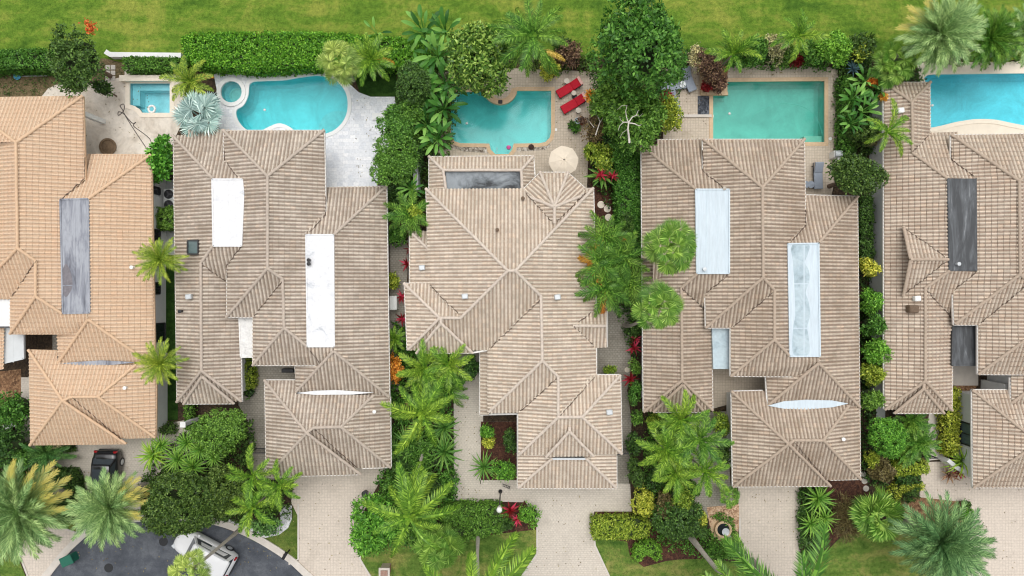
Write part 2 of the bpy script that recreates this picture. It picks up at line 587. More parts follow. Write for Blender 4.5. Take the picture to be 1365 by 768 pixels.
def wall_blocks(rects, inset=0.45):
    m = MB()
    for k, (x0, y0, x1, y1, z) in enumerate(rects):
        a = W(x0, y1, z); b = W(x1, y0, z); q = inset + 0.003 * k
        zt = z - 0.06 - 0.004 * k
        m.box(((a.x + b.x) / 2, (a.y + b.y) / 2, zt / 2), (b.x - a.x - 2 * q, b.y - a.y - 2 * q, zt))
    return m


def deck(poly, z, th=0.16, rim=True):
    """flat roof deck with a low upstand"""
    m = MB(); P = px2w(poly, z)
    m.prism(P, z - th, z)
    xs = [p[0] for p in P]; ys = [p[1] for p in P]
    if rim and len(P) < 6:                                      # lapped membrane seams
        lx, ly = max(xs) - min(xs), max(ys) - min(ys)
        k = .95 + .05
        if ly > lx:
            n_ = max(2, int(lx / .75))
            for q in range(1, n_): m.box((min(xs) + lx * q / n_, (max(ys) + min(ys)) / 2, z + .004), (.07, ly * .97, .012))
            for q in range(1, int(ly / 3.0) + 1): m.box(((min(xs) + max(xs)) / 2, min(ys) + 3.0 * q - 1.1, z + .006), (lx * .9, .06, .012))
        else:
            n_ = max(2, int(ly / .75))
            for q in range(1, n_): m.box(((min(xs) + max(xs)) / 2, min(ys) + ly * q / n_, z + .004), (lx * .97, .07, .012))
    if rim:
        n = len(P)
        for i in range(n):
            a = Vector((*P[i], z)); b = Vector((*P[(i + 1) % n], z)); t = (b - a).normalized(); s = Vector((t.y, -t.x, 0)) * 0.05
            m.loft([[p + s + Vector((0, 0, .05)), p - s + Vector((0, 0, .05)), p - s + Vector((0, 0, -.1)), p + s + Vector((0, 0, -.1))] for p in (a, b)])
    return m


def house(label, tile, capm, gutm, wallm, faces, caps, eaves, walls, base_px):
    b = W(*base_px)
    t = thing('house', label, 'house', b)
    off = -b
    wl = wall_blocks(walls).build('wall', wallm, t, off)
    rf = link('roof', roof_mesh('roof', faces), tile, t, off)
    for ln in caps: cap_rows([ln]).build('ridge_cap', capm, rf)
    for ln in eaves: gutter_rows([ln]).build('gutter', gutm, rf)
    return t, wl, rf


def vent(rf, px, py, z, m, kind='pipe'):
    p = W(px, py, z)
    if kind == 'pipe':
        MB().lathe(p, [(0.09, -.1), (0.09, .22), (0.13, .23), (0.13, .3), (0.0, .31)], 10).build('vent_pipe', m, rf)
    elif kind == 'box':
        MB().box((p.x, p.y, p.z + .12), (.42, .36, .34), 0.1, .05).build('roof_vent', m, rf)


def skylight(rf, x0, y0, x1, y1, z, frame, pane):
    a = W(x0, y1, z); b = W(x1, y0, z); cx, cy = (a.x + b.x) / 2, (a.y + b.y) / 2; wx, wy = b.x - a.x, b.y - a.y
    f = MB()
    for sx, sy, dx, dy in ((0, wy / 2, wx, .08), (0, -wy / 2, wx, .08), (wx / 2, 0, .08, wy - .1), (-wx / 2, 0, .08, wy - .1)):
        f.box((cx + sx, cy + sy, z + .1), (dx, dy, .34))
    o = f.build('skylight', frame, rf)
    MB().box((cx, cy, z + .17), (wx - .1, wy - .1, .06)).build('pane', pane, o)


def wall_window(wl, x, y0, y1, z0, z1, face, frame, glass):
    """window on a wall whose outer face lies at world x, running in y; face = +1 looks right"""
    f = MB(); t = .09
    for yc, zc, dy, dz in (((y0 + y1) / 2, z0, y1 - y0, t), ((y0 + y1) / 2, z1, y1 - y0, t), (y0, (z0 + z1) / 2, t, z1 - z0 - t), (y1, (z0 + z1) / 2, t, z1 - z0 - t), ((y0 + y1) / 2, (z0 + z1) / 2, .05, z1 - z0 - t)):
        f.box((x + face * .03, yc, zc), (.1, dy, dz))
    o = f.build('window', frame, wl)
    MB().box((x + face * .012, (y0 + y1) / 2, (z0 + z1) / 2), (.03, y1 - y0 - t, z1 - z0 - t)).build('pane', glass, o)


# flat roof membranes
def membrane(name, base, stain, dark, s=0.5, streak=(1, 1, 1), lo=0.45, hi=0.7):
    k = NT(name); P = k.pos()
    mp = k.n('ShaderNodeMapping'); mp.inputs['Scale'].default_value = streak; k.l(P, mp.inputs[0])
    n1 = k.noise(s, 6, 0.7, mp.outputs[0], 0.6); n2 = k.noise(s * 5, 5, 0.7, mp.outputs[0])
    c = k.ramp(n1, [(lo, base), ((lo + hi) / 2, stain), (hi, dark)])
    c = k.mix(0.5, c, k.ramp(n2, [(0.3, (0.75,) * 3), (0.7, (1.15,) * 3)]), 'MULTIPLY')
    k.l(c, k.b.inputs['Base Color']); k.b.inputs['Roughness'].default_value = 0.75
    return k.m


M['mem_grey'] = membrane('grey blue membrane', sr(164, 167, 174), sr(128, 131, 140), sr(88, 90, 98), 0.8, (2.2, .35, 1))
M['mem_white'] = membrane('white membrane', sr(228, 228, 228), sr(220, 221, 223), sr(164, 170, 176), 0.9, (1, 1, 1), .52, .72)
M['mem_blue'] = membrane('pale blue white membrane', sr(204, 216, 223), sr(198, 211, 219), sr(170, 184, 192), 0.5, (3, .3, 1), .45, .85)
M['mem_dark'] = membrane('weathered dark grey membrane', sr(70, 72, 74), sr(98, 101, 104), sr(165, 168, 170), 0.7, (2.6, .4, 1), .45, .75)
M['mem_pond'] = membrane('water stained grey membrane', sr(186, 202, 208), sr(168, 186, 194), sr(140, 156, 162), 0.9)
M['mem_slate'] = membrane('wet grey membrane', sr(146, 152, 156), sr(116, 122, 126), sr(58, 60, 62), 0.5, (1, 1, 1), .42, .62)
M['mem_stained'] = membrane('white membrane with grey marks', sr(232, 230, 226), sr(214, 212, 208), sr(120, 118, 114), 1.6, (1, 1, 1), .46, .7)
M['oval_stain'] = mat('dark dried puddle', sr(122, 118, 122), 0.9, var=0.25, scale=6)
M['skylight_glass'] = mat('smoky skylight glass', sr(92, 108, 108), 0.15, var=0.15)

# ---- the peach house
E1, A1 = 3.6, 5.1
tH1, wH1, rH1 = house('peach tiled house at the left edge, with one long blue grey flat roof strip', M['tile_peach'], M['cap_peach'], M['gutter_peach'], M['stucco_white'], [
    ('H', [(-60, 131, E1), (110, 128.5, E1), (22, 190, A1), (-10, 190, A1)]),
    ('V', [(110, 128.5, E1), (113, 240, E1), (82, 266, 4.15), (82, 418, 4.15), (48, 395, 4.7), (48, 348, 4.7), (24, 331, A1), (22, 190, A1)]),
    ('V', [(-60, 131, E1), (22, 190, A1), (24, 331, A1), (-40, 399, E1)]),
    ('H', [(-40, 399, E1), (14, 399, E1), (48, 348, 4.7), (24, 331, A1)]),
    ('V', [(48, 348, 4.7), (48, 395, 4.7), (14, 445, E1), (14, 398, E1)]),
    ('H', [(14, 445, E1), (102, 445, E1), (118, 428, 4.05), (119, 417, 4.15), (82, 418, 4.15), (48, 395, 4.7)]),
    ('V', [(76, 446, 3.1), (104, 444, 3.65), (78, 485, 3.05)]),
    ('H', [(117, 206, 2.8), (201, 206.5, 2.8), (118, 265, 4.2), (82, 266, 4.15), (106, 246, 3.6)]),
    ('V', [(201, 206.5, 2.8), (206, 489, 2.8), (118, 426, 4.2), (118, 265, 4.2)]),
    ('H', [(77, 484.5, 3.05), (206, 489, 2.8), (118, 426, 4.2)]),
    ('H', [(39, 467, 2.8), (77, 468, 2.8), (77, 483, 3.12), (182, 487, 3.12), (131, 529, 4.1), (95, 529, 4.1), (84, 534, 4.1)]),
    ('V', [(39, 467, 2.8), (84, 534, 4.1), (41, 593, 2.8)]),
    ('H', [(41, 593, 2.8), (168, 591.5, 2.85), (84, 534, 4.13)]),
    ('H', [(100, 586, 2.72), (207, 583, 2.75), (131, 529, 4.1), (86, 530, 4.06)]),
    ('V', [(208, 487, 2.8), (207, 583, 2.75), (131, 529, 4.1), (182, 486, 3.1)]),
    ('V', [(-40, 436, 2.9), (6, 437, 2.9), (5, 492, 2.9), (-40, 500, 2.9)]),
], [
    [(110, 128.5, E1), (22, 190, A1)], [(-60, 131, E1), (22, 190, A1)], [(22, 190, A1), (24, 331, A1)], [(24, 331, A1), (-40, 399, E1)], [(24, 331, A1), (48, 348, 4.7), (48, 395, 4.7)],
    [(48, 395, 4.7), (14, 445, E1)], [(48, 395, 4.7), (83, 418, 4.15)], [(201, 206.5, 2.8), (118, 265, 4.2)], [(118, 426, 4.2), (78, 484, 3.05)], [(118, 426, 4.2), (205, 488, 2.82)],
    [(39, 467, 2.8), (84, 534, 4.1)], [(41, 593, 2.8), (84, 534, 4.1)], [(84, 534, 4.1), (95, 529, 4.1), (131, 529, 4.1)], [(131, 529, 4.1), (182, 486, 3.12)], [(131, 529, 4.1), (207, 583, 2.77)], [(84, 534, 4.15), (168, 591.5, 2.9)],
], [
    [(-60, 131, E1), (110, 128.5, E1), (113, 240, E1)], [(14, 399, E1), (14, 445, E1), (101, 445, E1)], [(117, 206, 2.8), (201, 206.5, 2.8), (206, 487, 2.8)], [(39, 467, 2.8), (41, 593, 2.8), (168, 591.5, 2.85)], [(168, 584, 2.75), (207, 583, 2.75), (208, 488, 2.8)], [(39, 467, 2.8), (76, 468, 2.8)],
], [(-60, 131, 70, 400, 3.6), (-40, 262, 100, 444, 3.58), (95, 206, 203, 487, 2.78), (40, 467, 206, 584, 2.7)], (110, 380))
MB_ = deck([(80.5, 266), (118, 265), (119.5, 417), (84, 418)], 4.22).build('flat_roof', M['mem_grey'], rH1)
MB().prism(px2w(smooth_poly([(88, 352), (93, 360), (96.5, 375), (95, 386), (88, 396), (83, 388), (82.5, 372), (84, 358)], 4), 4.23), 4.22, 4.228).build('puddle_stain', M['oval_stain'], MB_)
deck([(80, 484.5), (110, 482), (135, 480.5), (182, 483), (150, 486.5), (110, 487)], 3.2, .1, False).build('flat_roof', M['mem_grey'], rH1)
deck([(-12, 400), (13, 400), (13, 436), (-12, 436)], 3.3).build('flat_roof', M['mem_dark'], rH1)
deck([(4, 436), (31, 438), (31.5, 478), (6, 484)], 2.75, .2).build('canopy', M['stucco_grey'], tH1, -W(110, 380))
for p in ((178, 356.5, 3.25), (169, 516.5, 3.4)):
    vent(rH1, *p, M['white_plastic'])
wx = W(203, 300, 2.78).x - .45 - .006
for y0, y1 in ((306, 320), (377, 392), (432, 456), (249, 258)):
    wall_window(wH1, wx, W(0, y1, 1.7).y, W(0, y0, 1.7).y, 0.95 if y0 != 432 else 0.25, 2.25, 1, M['frame_dark'], M['glass_dark'])

# ---- the house with two white flat roofs
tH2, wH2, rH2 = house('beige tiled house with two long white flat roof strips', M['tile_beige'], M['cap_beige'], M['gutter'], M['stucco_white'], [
    ('H', [(231, 181, 2.8), (251, 180, 2.8), (251, 173.5, 2.8), (306, 172.5, 2.8), (306, 213, 3.6), (322, 238, 4.2), (284, 238.5, 4.2)]),
    ('V', [(231, 181, 2.8), (284, 238.5, 4.2), (284, 328, 4.2), (268, 351, 3.85), (269, 494, 3.85), (236, 537, 2.8)]),
    ('H', [(284, 328, 4.2), (324, 328, 4.2), (306, 351, 3.7), (306, 380, 2.95), (268, 351, 3.85)]),
    ('V', [(268, 351, 3.85), (306, 380, 2.95), (306, 423, 2.9), (320, 423, 2.8), (322, 536, 2.8), (269, 494, 3.85)]),
    ('H', [(236, 536, 2.8), (322, 535, 2.8), (269, 494, 3.85)]),
    ('H', [(245, 538.5, 2.95), (312, 538, 2.95), (269.5, 502, 3.85)]),
    ('H', [(298, 174, E1), (432, 174, E1), (357, 235, 5.05)]),
    ('V', [(298, 174, E1), (357, 235, 5.05), (357, 358, 5.05), (302, 423, E1), (303, 352, E1), (322, 328, 4.2), (324, 239, 4.25), (316, 238, 4.1), (298, 213, E1)]),
    ('H', [(302, 423, E1), (338, 423, E1), (377, 372, 4.65), (357, 358, 5.05)]),
    ('V', [(377, 372, 4.65), (337, 423, E1), (337, 487, E1), (379, 437, 4.65)]),
    ('V', [(432, 174, E1), (434, 286, E1), (409, 313, 4.15), (410, 462, 4.15), (379, 437, 4.65), (377, 372, 4.65), (357, 358, 5.05), (357, 235, 5.05)]),
    ('H', [(337, 487, E1), (427, 487, E1), (446, 468, 4.25), (446, 462, 4.2), (409, 462, 4.2), (379, 437, 4.65)]),
    ('H', [(428, 250, 2.8), (515, 248.5, 2.8), (445, 313, 4.25), (405, 313, 4.25), (428, 286, 3.6)]),
    ('V', [(515, 248.5, 2.8), (519, 529, 2.8), (445, 468, 4.3), (445, 313, 4.25)]),
    ('V', [(393, 487, 3.0), (430, 485, 3.75), (445, 468, 4.3), (395, 523, 3.05)]),
    ('H', [(395, 522, 3.05), (508, 527, 2.9), (519, 529, 2.8), (445, 468, 4.3)]),
    ('H', [(353, 507, 2.8), (395, 507, 2.8), (395, 525, 3.1), (498, 527, 3.1), (455, 569, 4.1), (418, 570, 4.1), (409, 577, 4.15)]),
    ('V', [(353, 507, 2.8), (409, 577, 4.15), (355, 636, 2.8)]),
    ('H', [(355, 636, 2.83), (481, 632.5, 2.83), (409, 577, 4.18)]),
    ('H', [(416, 626, 2.72), (521, 623, 2.75), (455, 569, 4.1), (411, 571, 4.08)]),
    ('V', [(520, 528, 2.75), (521, 623, 2.75), (455, 569, 4.1), (498, 526, 3.1)]),
], [
    [(231, 181, 2.8), (284, 238.5, 4.2)], [(284, 328, 4.2), (268, 351, 3.85), (269, 494, 3.85), (236, 536, 2.8)], [(269, 494, 3.85), (322, 535, 2.8)], [(269.5, 502, 3.87), (245, 538.5, 3.0)], [(269.5, 502, 3.87), (312, 538, 3.0)],
    [(298, 174, E1), (357, 235, 5.05)], [(432, 174, E1), (357, 235, 5.05), (357, 358, 5.05), (302, 423, E1)], [(357, 358, 5.05), (377, 372, 4.65), (379, 437, 4.65), (337, 487, E1)], [(379, 437, 4.65), (410, 462, 4.2)],
    [(515, 248.5, 2.8), (445, 313, 4.25)], [(445, 468, 4.3), (395, 522, 3.05)], [(445, 468, 4.3), (519, 529, 2.8)],
    [(353, 507, 2.8), (409, 577, 4.15), (355, 636, 2.8)], [(409, 577, 4.15), (418, 570, 4.1), (455, 569, 4.1), (498, 527, 3.1)], [(455, 569, 4.1), (521, 623, 2.75)], [(409, 577, 4.2), (481, 632.5, 2.88)],
], [
    [(231, 181, 2.8), (236, 537, 2.8)], [(245, 538.5, 2.95), (312, 538, 2.95)], [(320, 423, 2.8), (322, 536, 2.8)], [(298, 213, E1), (298, 174, E1), (432, 174, E1), (434, 286, E1)], [(303, 352, E1), (302, 423, E1), (336, 423, E1)],
    [(337, 423, E1), (337, 487, E1), (425, 487, E1)], [(436, 250, 2.8), (515, 248.5, 2.8), (519, 529, 2.8)], [(393, 488, 3.0), (395, 507, 3.0)], [(393, 507, 2.8), (353, 507, 2.8), (355, 636, 2.83), (481, 632.5, 2.83)], [(482, 624.5, 2.75), (521, 623, 2.75), (520, 529, 2.75)],
], [(231, 180, 322, 535, 2.76), (298, 174, 412, 423, 3.58), (337, 400, 440, 487, 3.56), (395, 249, 518, 527, 2.75), (354, 507, 520, 625, 2.72)], (380, 380))
deck([(283, 239), (323, 239), (325, 258), (322, 328), (284.5, 328)], 4.32, .2).build('flat_roof', M['mem_white'], rH2)
deck([(408, 313), (444.5, 313), (445.5, 462), (410, 462)], 4.32, .2).build('flat_roof', M['mem_white'], rH2)
deck([(319, 423), (336, 423), (337, 476), (321, 476)], 3.05, .2).build('flat_roof', M['mem_stained'], rH2)
deck([(395, 524), (420, 521), (447, 520), (498, 523.5), (470, 526), (420, 526.5)], 3.25, .1, False).build('flat_roof', M['mem_white'], rH2)
skylight(rH2, 252, 321, 266, 339, 3.55, M['frame_dark'], M['skylight_glass'])
vent(rH2, 253, 395.5, 3.5, M['pale_metal'], 'box')
vent(rH2, 500, 548, 3.0, M['white_plastic'])
vent(rH2, 242, 415, 3.2, M['black'])
for y in (347, 352):
    vent(rH2, 413, y, 4.3, M['black'])

# ---- the house in the middle with the faceted turret
Z3, P3 = 3.6, 5.9
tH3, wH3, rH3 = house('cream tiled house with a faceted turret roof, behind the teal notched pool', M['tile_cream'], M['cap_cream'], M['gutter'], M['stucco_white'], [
    ('H', [(572, 209, 2.9), (711, 208, 2.9), (695, 227, 3.4), (591, 227, 3.4)]),
    ('V', [(572, 209, 2.9), (591, 227, 3.4), (594, 258, 3.4), (572, 258, 2.9)]),
    ('V', [(711, 208, 2.9), (713, 258, 2.9), (696, 258, 3.4), (695, 227, 3.4)]),
    ('H', [(568, 252, Z3), (791, 251, Z3), (687, 361, P3), (677, 361, P3)]),
    ('V', [(568, 252, Z3), (571, 379, Z3), (613, 422, 4.57), (677, 361, P3)]),
    (45, [(697, 253, 3.62), (720, 230, 3.62), (738.5, 276, 4.75), (706, 263, 3.85)]),
    ('H', [(720, 230, 3.62), (757, 230, 3.62), (739.5, 276, 4.75), (738.5, 276, 4.75)]),
    (-45, [(757, 230, 3.62), (781, 252, 3.62), (775, 261, 3.85), (739.5, 276, 4.75)]),
    ('V', [(706, 263, 3.85), (738.5, 276, 4.75), (738.5, 298, 4.72), (699, 256, 3.62)]),
    ('V', [(739.5, 276, 4.75), (775, 261, 3.85), (782, 255, 3.62), (739.5, 298, 4.72)]),
    ('V', [(546, 308, 2.8), (571, 332, 3.35), (573, 378, 3.35), (546, 378, 2.8)]),
    ('H', [(546, 308, 2.8), (573, 308, 2.8), (573, 334, 3.35), (571, 332, 3.35)]),
    ('H', [(539, 378, 3.5), (575, 377, 3.5), (614, 423, 4.57), (586, 424, 4.57)]),
    ('V', [(539, 378, 3.5), (586, 424, 4.57), (543, 467, 3.5)]),
    ('H', [(543, 467, 3.5), (652, 467, 3.5), (721, 395, 5.15), (687, 361, P3), (677, 361, P3), (614, 424, 4.57), (586, 424, 4.57)]),
    ('H', [(555, 471, 3.6), (630, 470.5, 3.6), (588, 431, 4.62)]),
    ('V', [(721, 395, 5.15), (650, 467, Z3), (650, 551, Z3), (723, 481, 5.15)]),
    ('H', [(650, 551, Z3), (692, 550, Z3), (744, 502, 4.7), (723, 481, 5.15)]),
    ('V', [(791, 251, Z3), (795, 503, Z3), (744, 556, 4.65), (744, 502, 4.7), (723, 481, 5.15), (721, 395, 5.15), (687, 361, P3)]),
    ('V', [(640, 466, 3.0), (652, 466, 3.2), (652, 553, 3.2), (640, 553, 3.0)]),
    ('H', [(782, 416, 3.75), (809, 415, 3.75), (808, 434.5, 4.2), (764, 434.5, 4.25)]),
    ('H', [(764, 434.5, 4.25), (808, 434.5, 4.2), (809, 463, 3.65), (790, 464, 3.6)]),
    ('H', [(788, 500, 3.7), (827, 500, 3.7), (776, 556, 4.7), (742, 557, 4.7)]),
    ('V', [(827, 500, 3.7), (829, 605, 3.7), (776, 556, 4.7)]),
    ('V', [(744, 502, 4.7), (744, 557, 4.7), (691, 607, 3.7), (691, 549, 3.7)]),
    ('H', [(691, 607, 3.7), (829, 605, 3.7), (776, 556, 4.7), (744, 556, 4.7)]),
    ('H', [(728, 609, 3.78), (791, 608, 3.78), (759, 575, 4.55)]),
    ('V', [(690, 604, 3.5), (690, 651, 2.8), (738, 610, 3.55), (738, 603, 3.55)]),
    ('H', [(690, 651, 2.8), (822, 651, 2.8), (781, 611, 3.6), (736, 611, 3.6)]),
    ('V', [(822, 651, 2.8), (822, 603, 3.5), (779, 603, 3.55), (779, 610, 3.55)]),
], [
    [(572, 209, 2.9), (591, 227, 3.4), (695, 227, 3.4), (711, 208, 2.9)], [(591, 227, 3.4), (594, 252, 3.4)], [(695, 227, 3.4), (696, 252, 3.4)],
    [(568, 252, Z3), (677, 361, P3), (687, 361, P3), (791, 251, Z3)], [(720, 230, 3.62), (739, 276, 4.75)], [(757, 230, 3.62), (739, 276, 4.75)], [(706, 263, 3.87), (739, 276, 4.77), (739, 298, 4.72)], [(775, 261, 3.87), (739, 276, 4.77)],
    [(546, 308, 2.8), (571, 332, 3.35)], [(539, 378, 3.5), (586, 424, 4.57), (614, 424, 4.57), (677, 361, P3)], [(586, 424, 4.57), (545, 466, 3.52)], [(588, 424, 4.6), (588, 431, 4.62), (555, 471, 3.65)], [(588, 431, 4.62), (630, 470.5, 3.65)],
    [(687, 361, P3), (721, 395, 5.15), (723, 481, 5.15), (652, 549, Z3)], [(723, 481, 5.15), (744, 502, 4.7), (744, 556, 4.7)], [(764, 434.5, 4.25), (808, 434.5, 4.22)],
    [(744, 556, 4.7), (776, 556, 4.7), (827, 500, 3.7)], [(776, 556, 4.7), (829, 605, 3.72)], [(744, 556, 4.7), (691, 607, 3.72)], [(759, 570, 4.5), (759, 575, 4.57), (728, 609, 3.82)], [(759, 575, 4.57), (791, 608, 3.82)],
    [(736, 611, 3.62), (691, 650, 2.82)], [(781, 611, 3.62), (821, 650, 2.82)],
], [
    [(572, 252, 2.9), (572, 209, 2.9), (711, 208, 2.9), (713, 234, 2.9)], [(568, 252, Z3), (570, 308, Z3)], [(697, 253, 3.6), (720, 230, 3.6), (757, 230, 3.6), (781, 252, 3.6), (791, 251, Z3), (795, 415, Z3)], [(546, 310, 2.8), (546, 377, 2.8)],
    [(571, 378, 3.5), (539, 378, 3.5), (543, 467, 3.5)], [(555, 471, 3.6), (630, 470.5, 3.6), (649, 467, 3.5)], [(640, 466, 3.0), (640, 553, 3.0), (692, 552, 3.2)], [(795, 463, Z3), (795, 499, Z3)], [(809, 415, 3.75), (809, 463, 3.65)],
    [(796, 500, 3.7), (827, 500, 3.7), (829, 605, 3.7)], [(690, 552, 3.6), (690, 651, 2.8), (822, 651, 2.8), (822, 608, 2.9)],
], [(572, 209, 712, 260, 2.86), (568, 252, 792, 400, 3.58), (541, 378, 660, 467, 3.48), (650, 380, 794, 550, 3.56), (691, 500, 827, 605, 3.66), (700, 240, 780, 300, 3.54), (546, 312, 580, 376, 2.78), (690, 590, 822, 650, 2.76)], (690, 400))
deck([(594, 229), (693, 229), (694, 256), (596, 256)], 3.28, .2, False).build('flat_roof', M['mem_slate'], rH3)
MB().box(W(757, 611.5, 3.62) + Vector((0, 0, .03)), (2.4, .12, .14)).build('louvre', M['pale_metal'], rH3)
for p in ((563, 357, 3.15), (620, 395, 4.75), (743, 396, 4.7), (812, 549, 4.05)):
    vent(rH3, *p, M['pale_metal'], 'box')
for p in ((663, 307, 4.8), (697, 265, 3.9)):
    vent(rH3, *p, M['bark'])

# ---- the house with pale blue flat roofs
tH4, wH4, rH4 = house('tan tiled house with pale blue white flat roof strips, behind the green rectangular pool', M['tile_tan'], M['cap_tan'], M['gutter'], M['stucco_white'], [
    ('H', [(855, 194, 2.8), (876, 193, 2.8), (876, 186.5, 2.8), (942, 185.5, 2.8), (942, 228, 3.65), (966, 253, 4.2), (928, 253, 4.2)]),
    ('V', [(855, 194, 2.8), (928, 253, 4.2), (929, 365, 4.2), (908, 384, 3.8), (909, 507, 3.8), (858, 549, 2.8)]),
    ('H', [(929, 365, 4.2), (975, 365, 4.2), (945, 388, 3.8), (945, 416, 2.95), (908, 384, 3.8)]),
    ('V', [(908, 384, 3.8), (945, 418, 2.92), (945, 437, 2.9), (948, 437, 2.8), (950, 547, 2.8), (909, 507, 3.8)]),
    ('H', [(858, 549, 2.8), (950, 547, 2.8), (909, 507, 3.8)]),
    ('H', [(871, 549.5, 2.95), (938, 549.5, 2.95), (910, 513, 3.82)]),
    ('H', [(870, 318, 3.35), (905, 346, 3.9), (870, 346, 4.0)]),
    ('H', [(870, 346, 4.0), (905, 346, 3.9), (870, 378, 3.35)]),
    ('H', [(937, 186, E1), (1072, 186, E1), (1016, 250, 5.05)]),
    ('V', [(937, 186, E1), (1016, 250, 5.05), (1017, 370, 5.05), (941, 437, E1), (940, 390, E1), (971, 366, 4.2), (972, 252, 4.25), (963, 251, 4.1), (937, 228, E1)]),
    ('V', [(1072, 186, E1), (1074, 300, E1), (1052, 325, 4.15), (1053, 476, 4.2), (1032, 453, 4.7), (1032, 387, 4.7), (1017, 370, 5.05), (1016, 250, 5.05)]),
    ('H', [(941, 437, E1), (976, 437, E1), (1032, 387, 4.7), (1017, 370, 5.05)]),
    ('V', [(1032, 387, 4.7), (974, 437, E1), (974, 501.5, E1), (1032, 453, 4.7)]),
    ('H', [(974, 501.5, E1), (1066, 502, E1), (1093, 483, 4.25), (1092, 475, 4.2), (1052, 475, 4.2), (1032, 453, 4.7)]),
    ('H', [(1070, 260, 2.8), (1143, 262, 2.8), (1091, 324, 4.25), (1050, 325, 4.25), (1070, 300, 3.6)]),
    ('V', [(1143, 262, 2.8), (1146, 543, 2.8), (1091, 484, 4.3), (1091, 324, 4.25)]),
    ('V', [(1021, 502, 3.0), (1066, 500, 3.75), (1091, 484, 4.3), (1024, 540, 3.05)]),
    ('H', [(1024, 540, 3.05), (1146, 543, 2.8), (1091, 484, 4.3)]),
    ('H', [(975, 522, 2.8), (1019, 521, 2.8), (1023, 541, 3.1), (1131, 540, 3.1), (1097, 587, 4.15), (1058, 587, 4.15), (1051, 592, 4.2)]),
    ('V', [(975, 522, 2.8), (1051, 592, 4.2), (977, 649, 2.8)]),
    ('H', [(977, 649, 2.83), (1107, 648, 2.83), (1051, 592, 4.23)]),
    ('H', [(1052, 642, 2.72), (1147, 639, 2.75), (1097, 587, 4.15), (1052, 588, 4.12)]),
    ('V', [(1146, 543, 2.75), (1147, 639, 2.75), (1097, 587, 4.15), (1131, 540, 3.1)]),
], [
    [(855, 194, 2.8), (928, 253, 4.2)], [(929, 365, 4.2), (908, 384, 3.8), (909, 507, 3.8), (858, 549, 2.8)], [(909, 507, 3.8), (950, 547, 2.8)], [(910, 513, 3.84), (871, 549.5, 3.0)], [(910, 513, 3.84), (938, 549.5, 3.0)],
    [(937, 186, E1), (1016, 250, 5.05)], [(1072, 186, E1), (1016, 250, 5.05), (1017, 370, 5.05), (941, 437, E1)], [(1017, 370, 5.05), (1032, 387, 4.7), (1032, 453, 4.7), (974, 501.5, E1)], [(1032, 453, 4.7), (1053, 475, 4.2)],
    [(1143, 262, 2.8), (1091, 324, 4.25)], [(1091, 484, 4.3), (1024, 540, 3.05)], [(1091, 484, 4.3), (1146, 543, 2.8)],
    [(975, 522, 2.8), (1051, 592, 4.2), (977, 649, 2.83)], [(1051, 592, 4.2), (1058, 587, 4.15), (1097, 587, 4.15), (1131, 541, 3.1)], [(1097, 587, 4.15), (1147, 639, 2.77)], [(1051, 592, 4.25), (1107, 648, 2.88)],
], [
    [(855, 194, 2.8), (858, 549, 2.8)], [(871, 549.5, 2.95), (938, 549.5, 2.95)], [(948, 437, 2.8), (950, 547, 2.8)], [(937, 228, E1), (937, 186, E1), (1072, 186, E1), (1074, 300, E1)], [(940, 390, E1), (941, 437, E1), (974, 437, E1), (974, 501.5, E1), (1063, 502, E1)],
    [(1075, 260, 2.8), (1143, 262, 2.8), (1146, 543, 2.8)], [(1021, 502, 3.0), (1023, 540, 3.05)], [(1017, 521, 2.8), (975, 522, 2.8), (977, 649, 2.83), (1107, 648, 2.83)], [(1108, 640, 2.75), (1147, 639, 2.75), (1146, 545, 2.75)], [(876, 186.5, 2.8), (937, 186, 2.8)],
], [(856, 190, 949, 547, 2.76), (938, 186, 1073, 437, 3.58), (974, 400, 1080, 501, 3.56), (1040, 261, 1145, 542, 2.75), (976, 522, 1146, 640, 2.72)], (1000, 380))
deck([(927.5, 252.5), (972, 252.5), (972, 364.5), (929, 364.5)], 4.32, .2).build('flat_roof', M['mem_blue'], rH4)
d2 = deck([(1050.5, 325), (1091, 324.5), (1093, 475), (1053, 475)], 4.32, .2).build('flat_roof', M['mem_blue'], rH4)
MB().prism(px2w(smooth_poly([(1056, 327), (1078, 326), (1077, 338), (1073, 350), (1078, 360), (1079, 374), (1074, 390), (1078, 402), (1080, 420), (1076, 436), (1078, 450), (1078, 472), (1058, 473), (1057, 440), (1060, 420), (1059, 380), (1057, 350)], 4), 4.33), 4.32, 4.326).build('puddle_stain', M['mem_pond'], d2)
deck([(949, 437), (972, 437), (973, 492), (951, 492)], 3.05, .2, False).build('flat_roof', M['mem_pond'], rH4)
deck([(1024, 541), (1045, 535), (1075, 533), (1110, 534), (1131, 538), (1110, 543), (1075, 546), (1045, 545)], 3.25, .1, False).build('flat_roof', M['mem_blue'], rH4)
vent(rH4, 1122, 584.5, 3.4, M['white_plastic'])
vent(rH4, 938, 359, 4.3, M['pale_metal'])
vent(rH4, 964, 252, 4.1, M['wood_pale'])

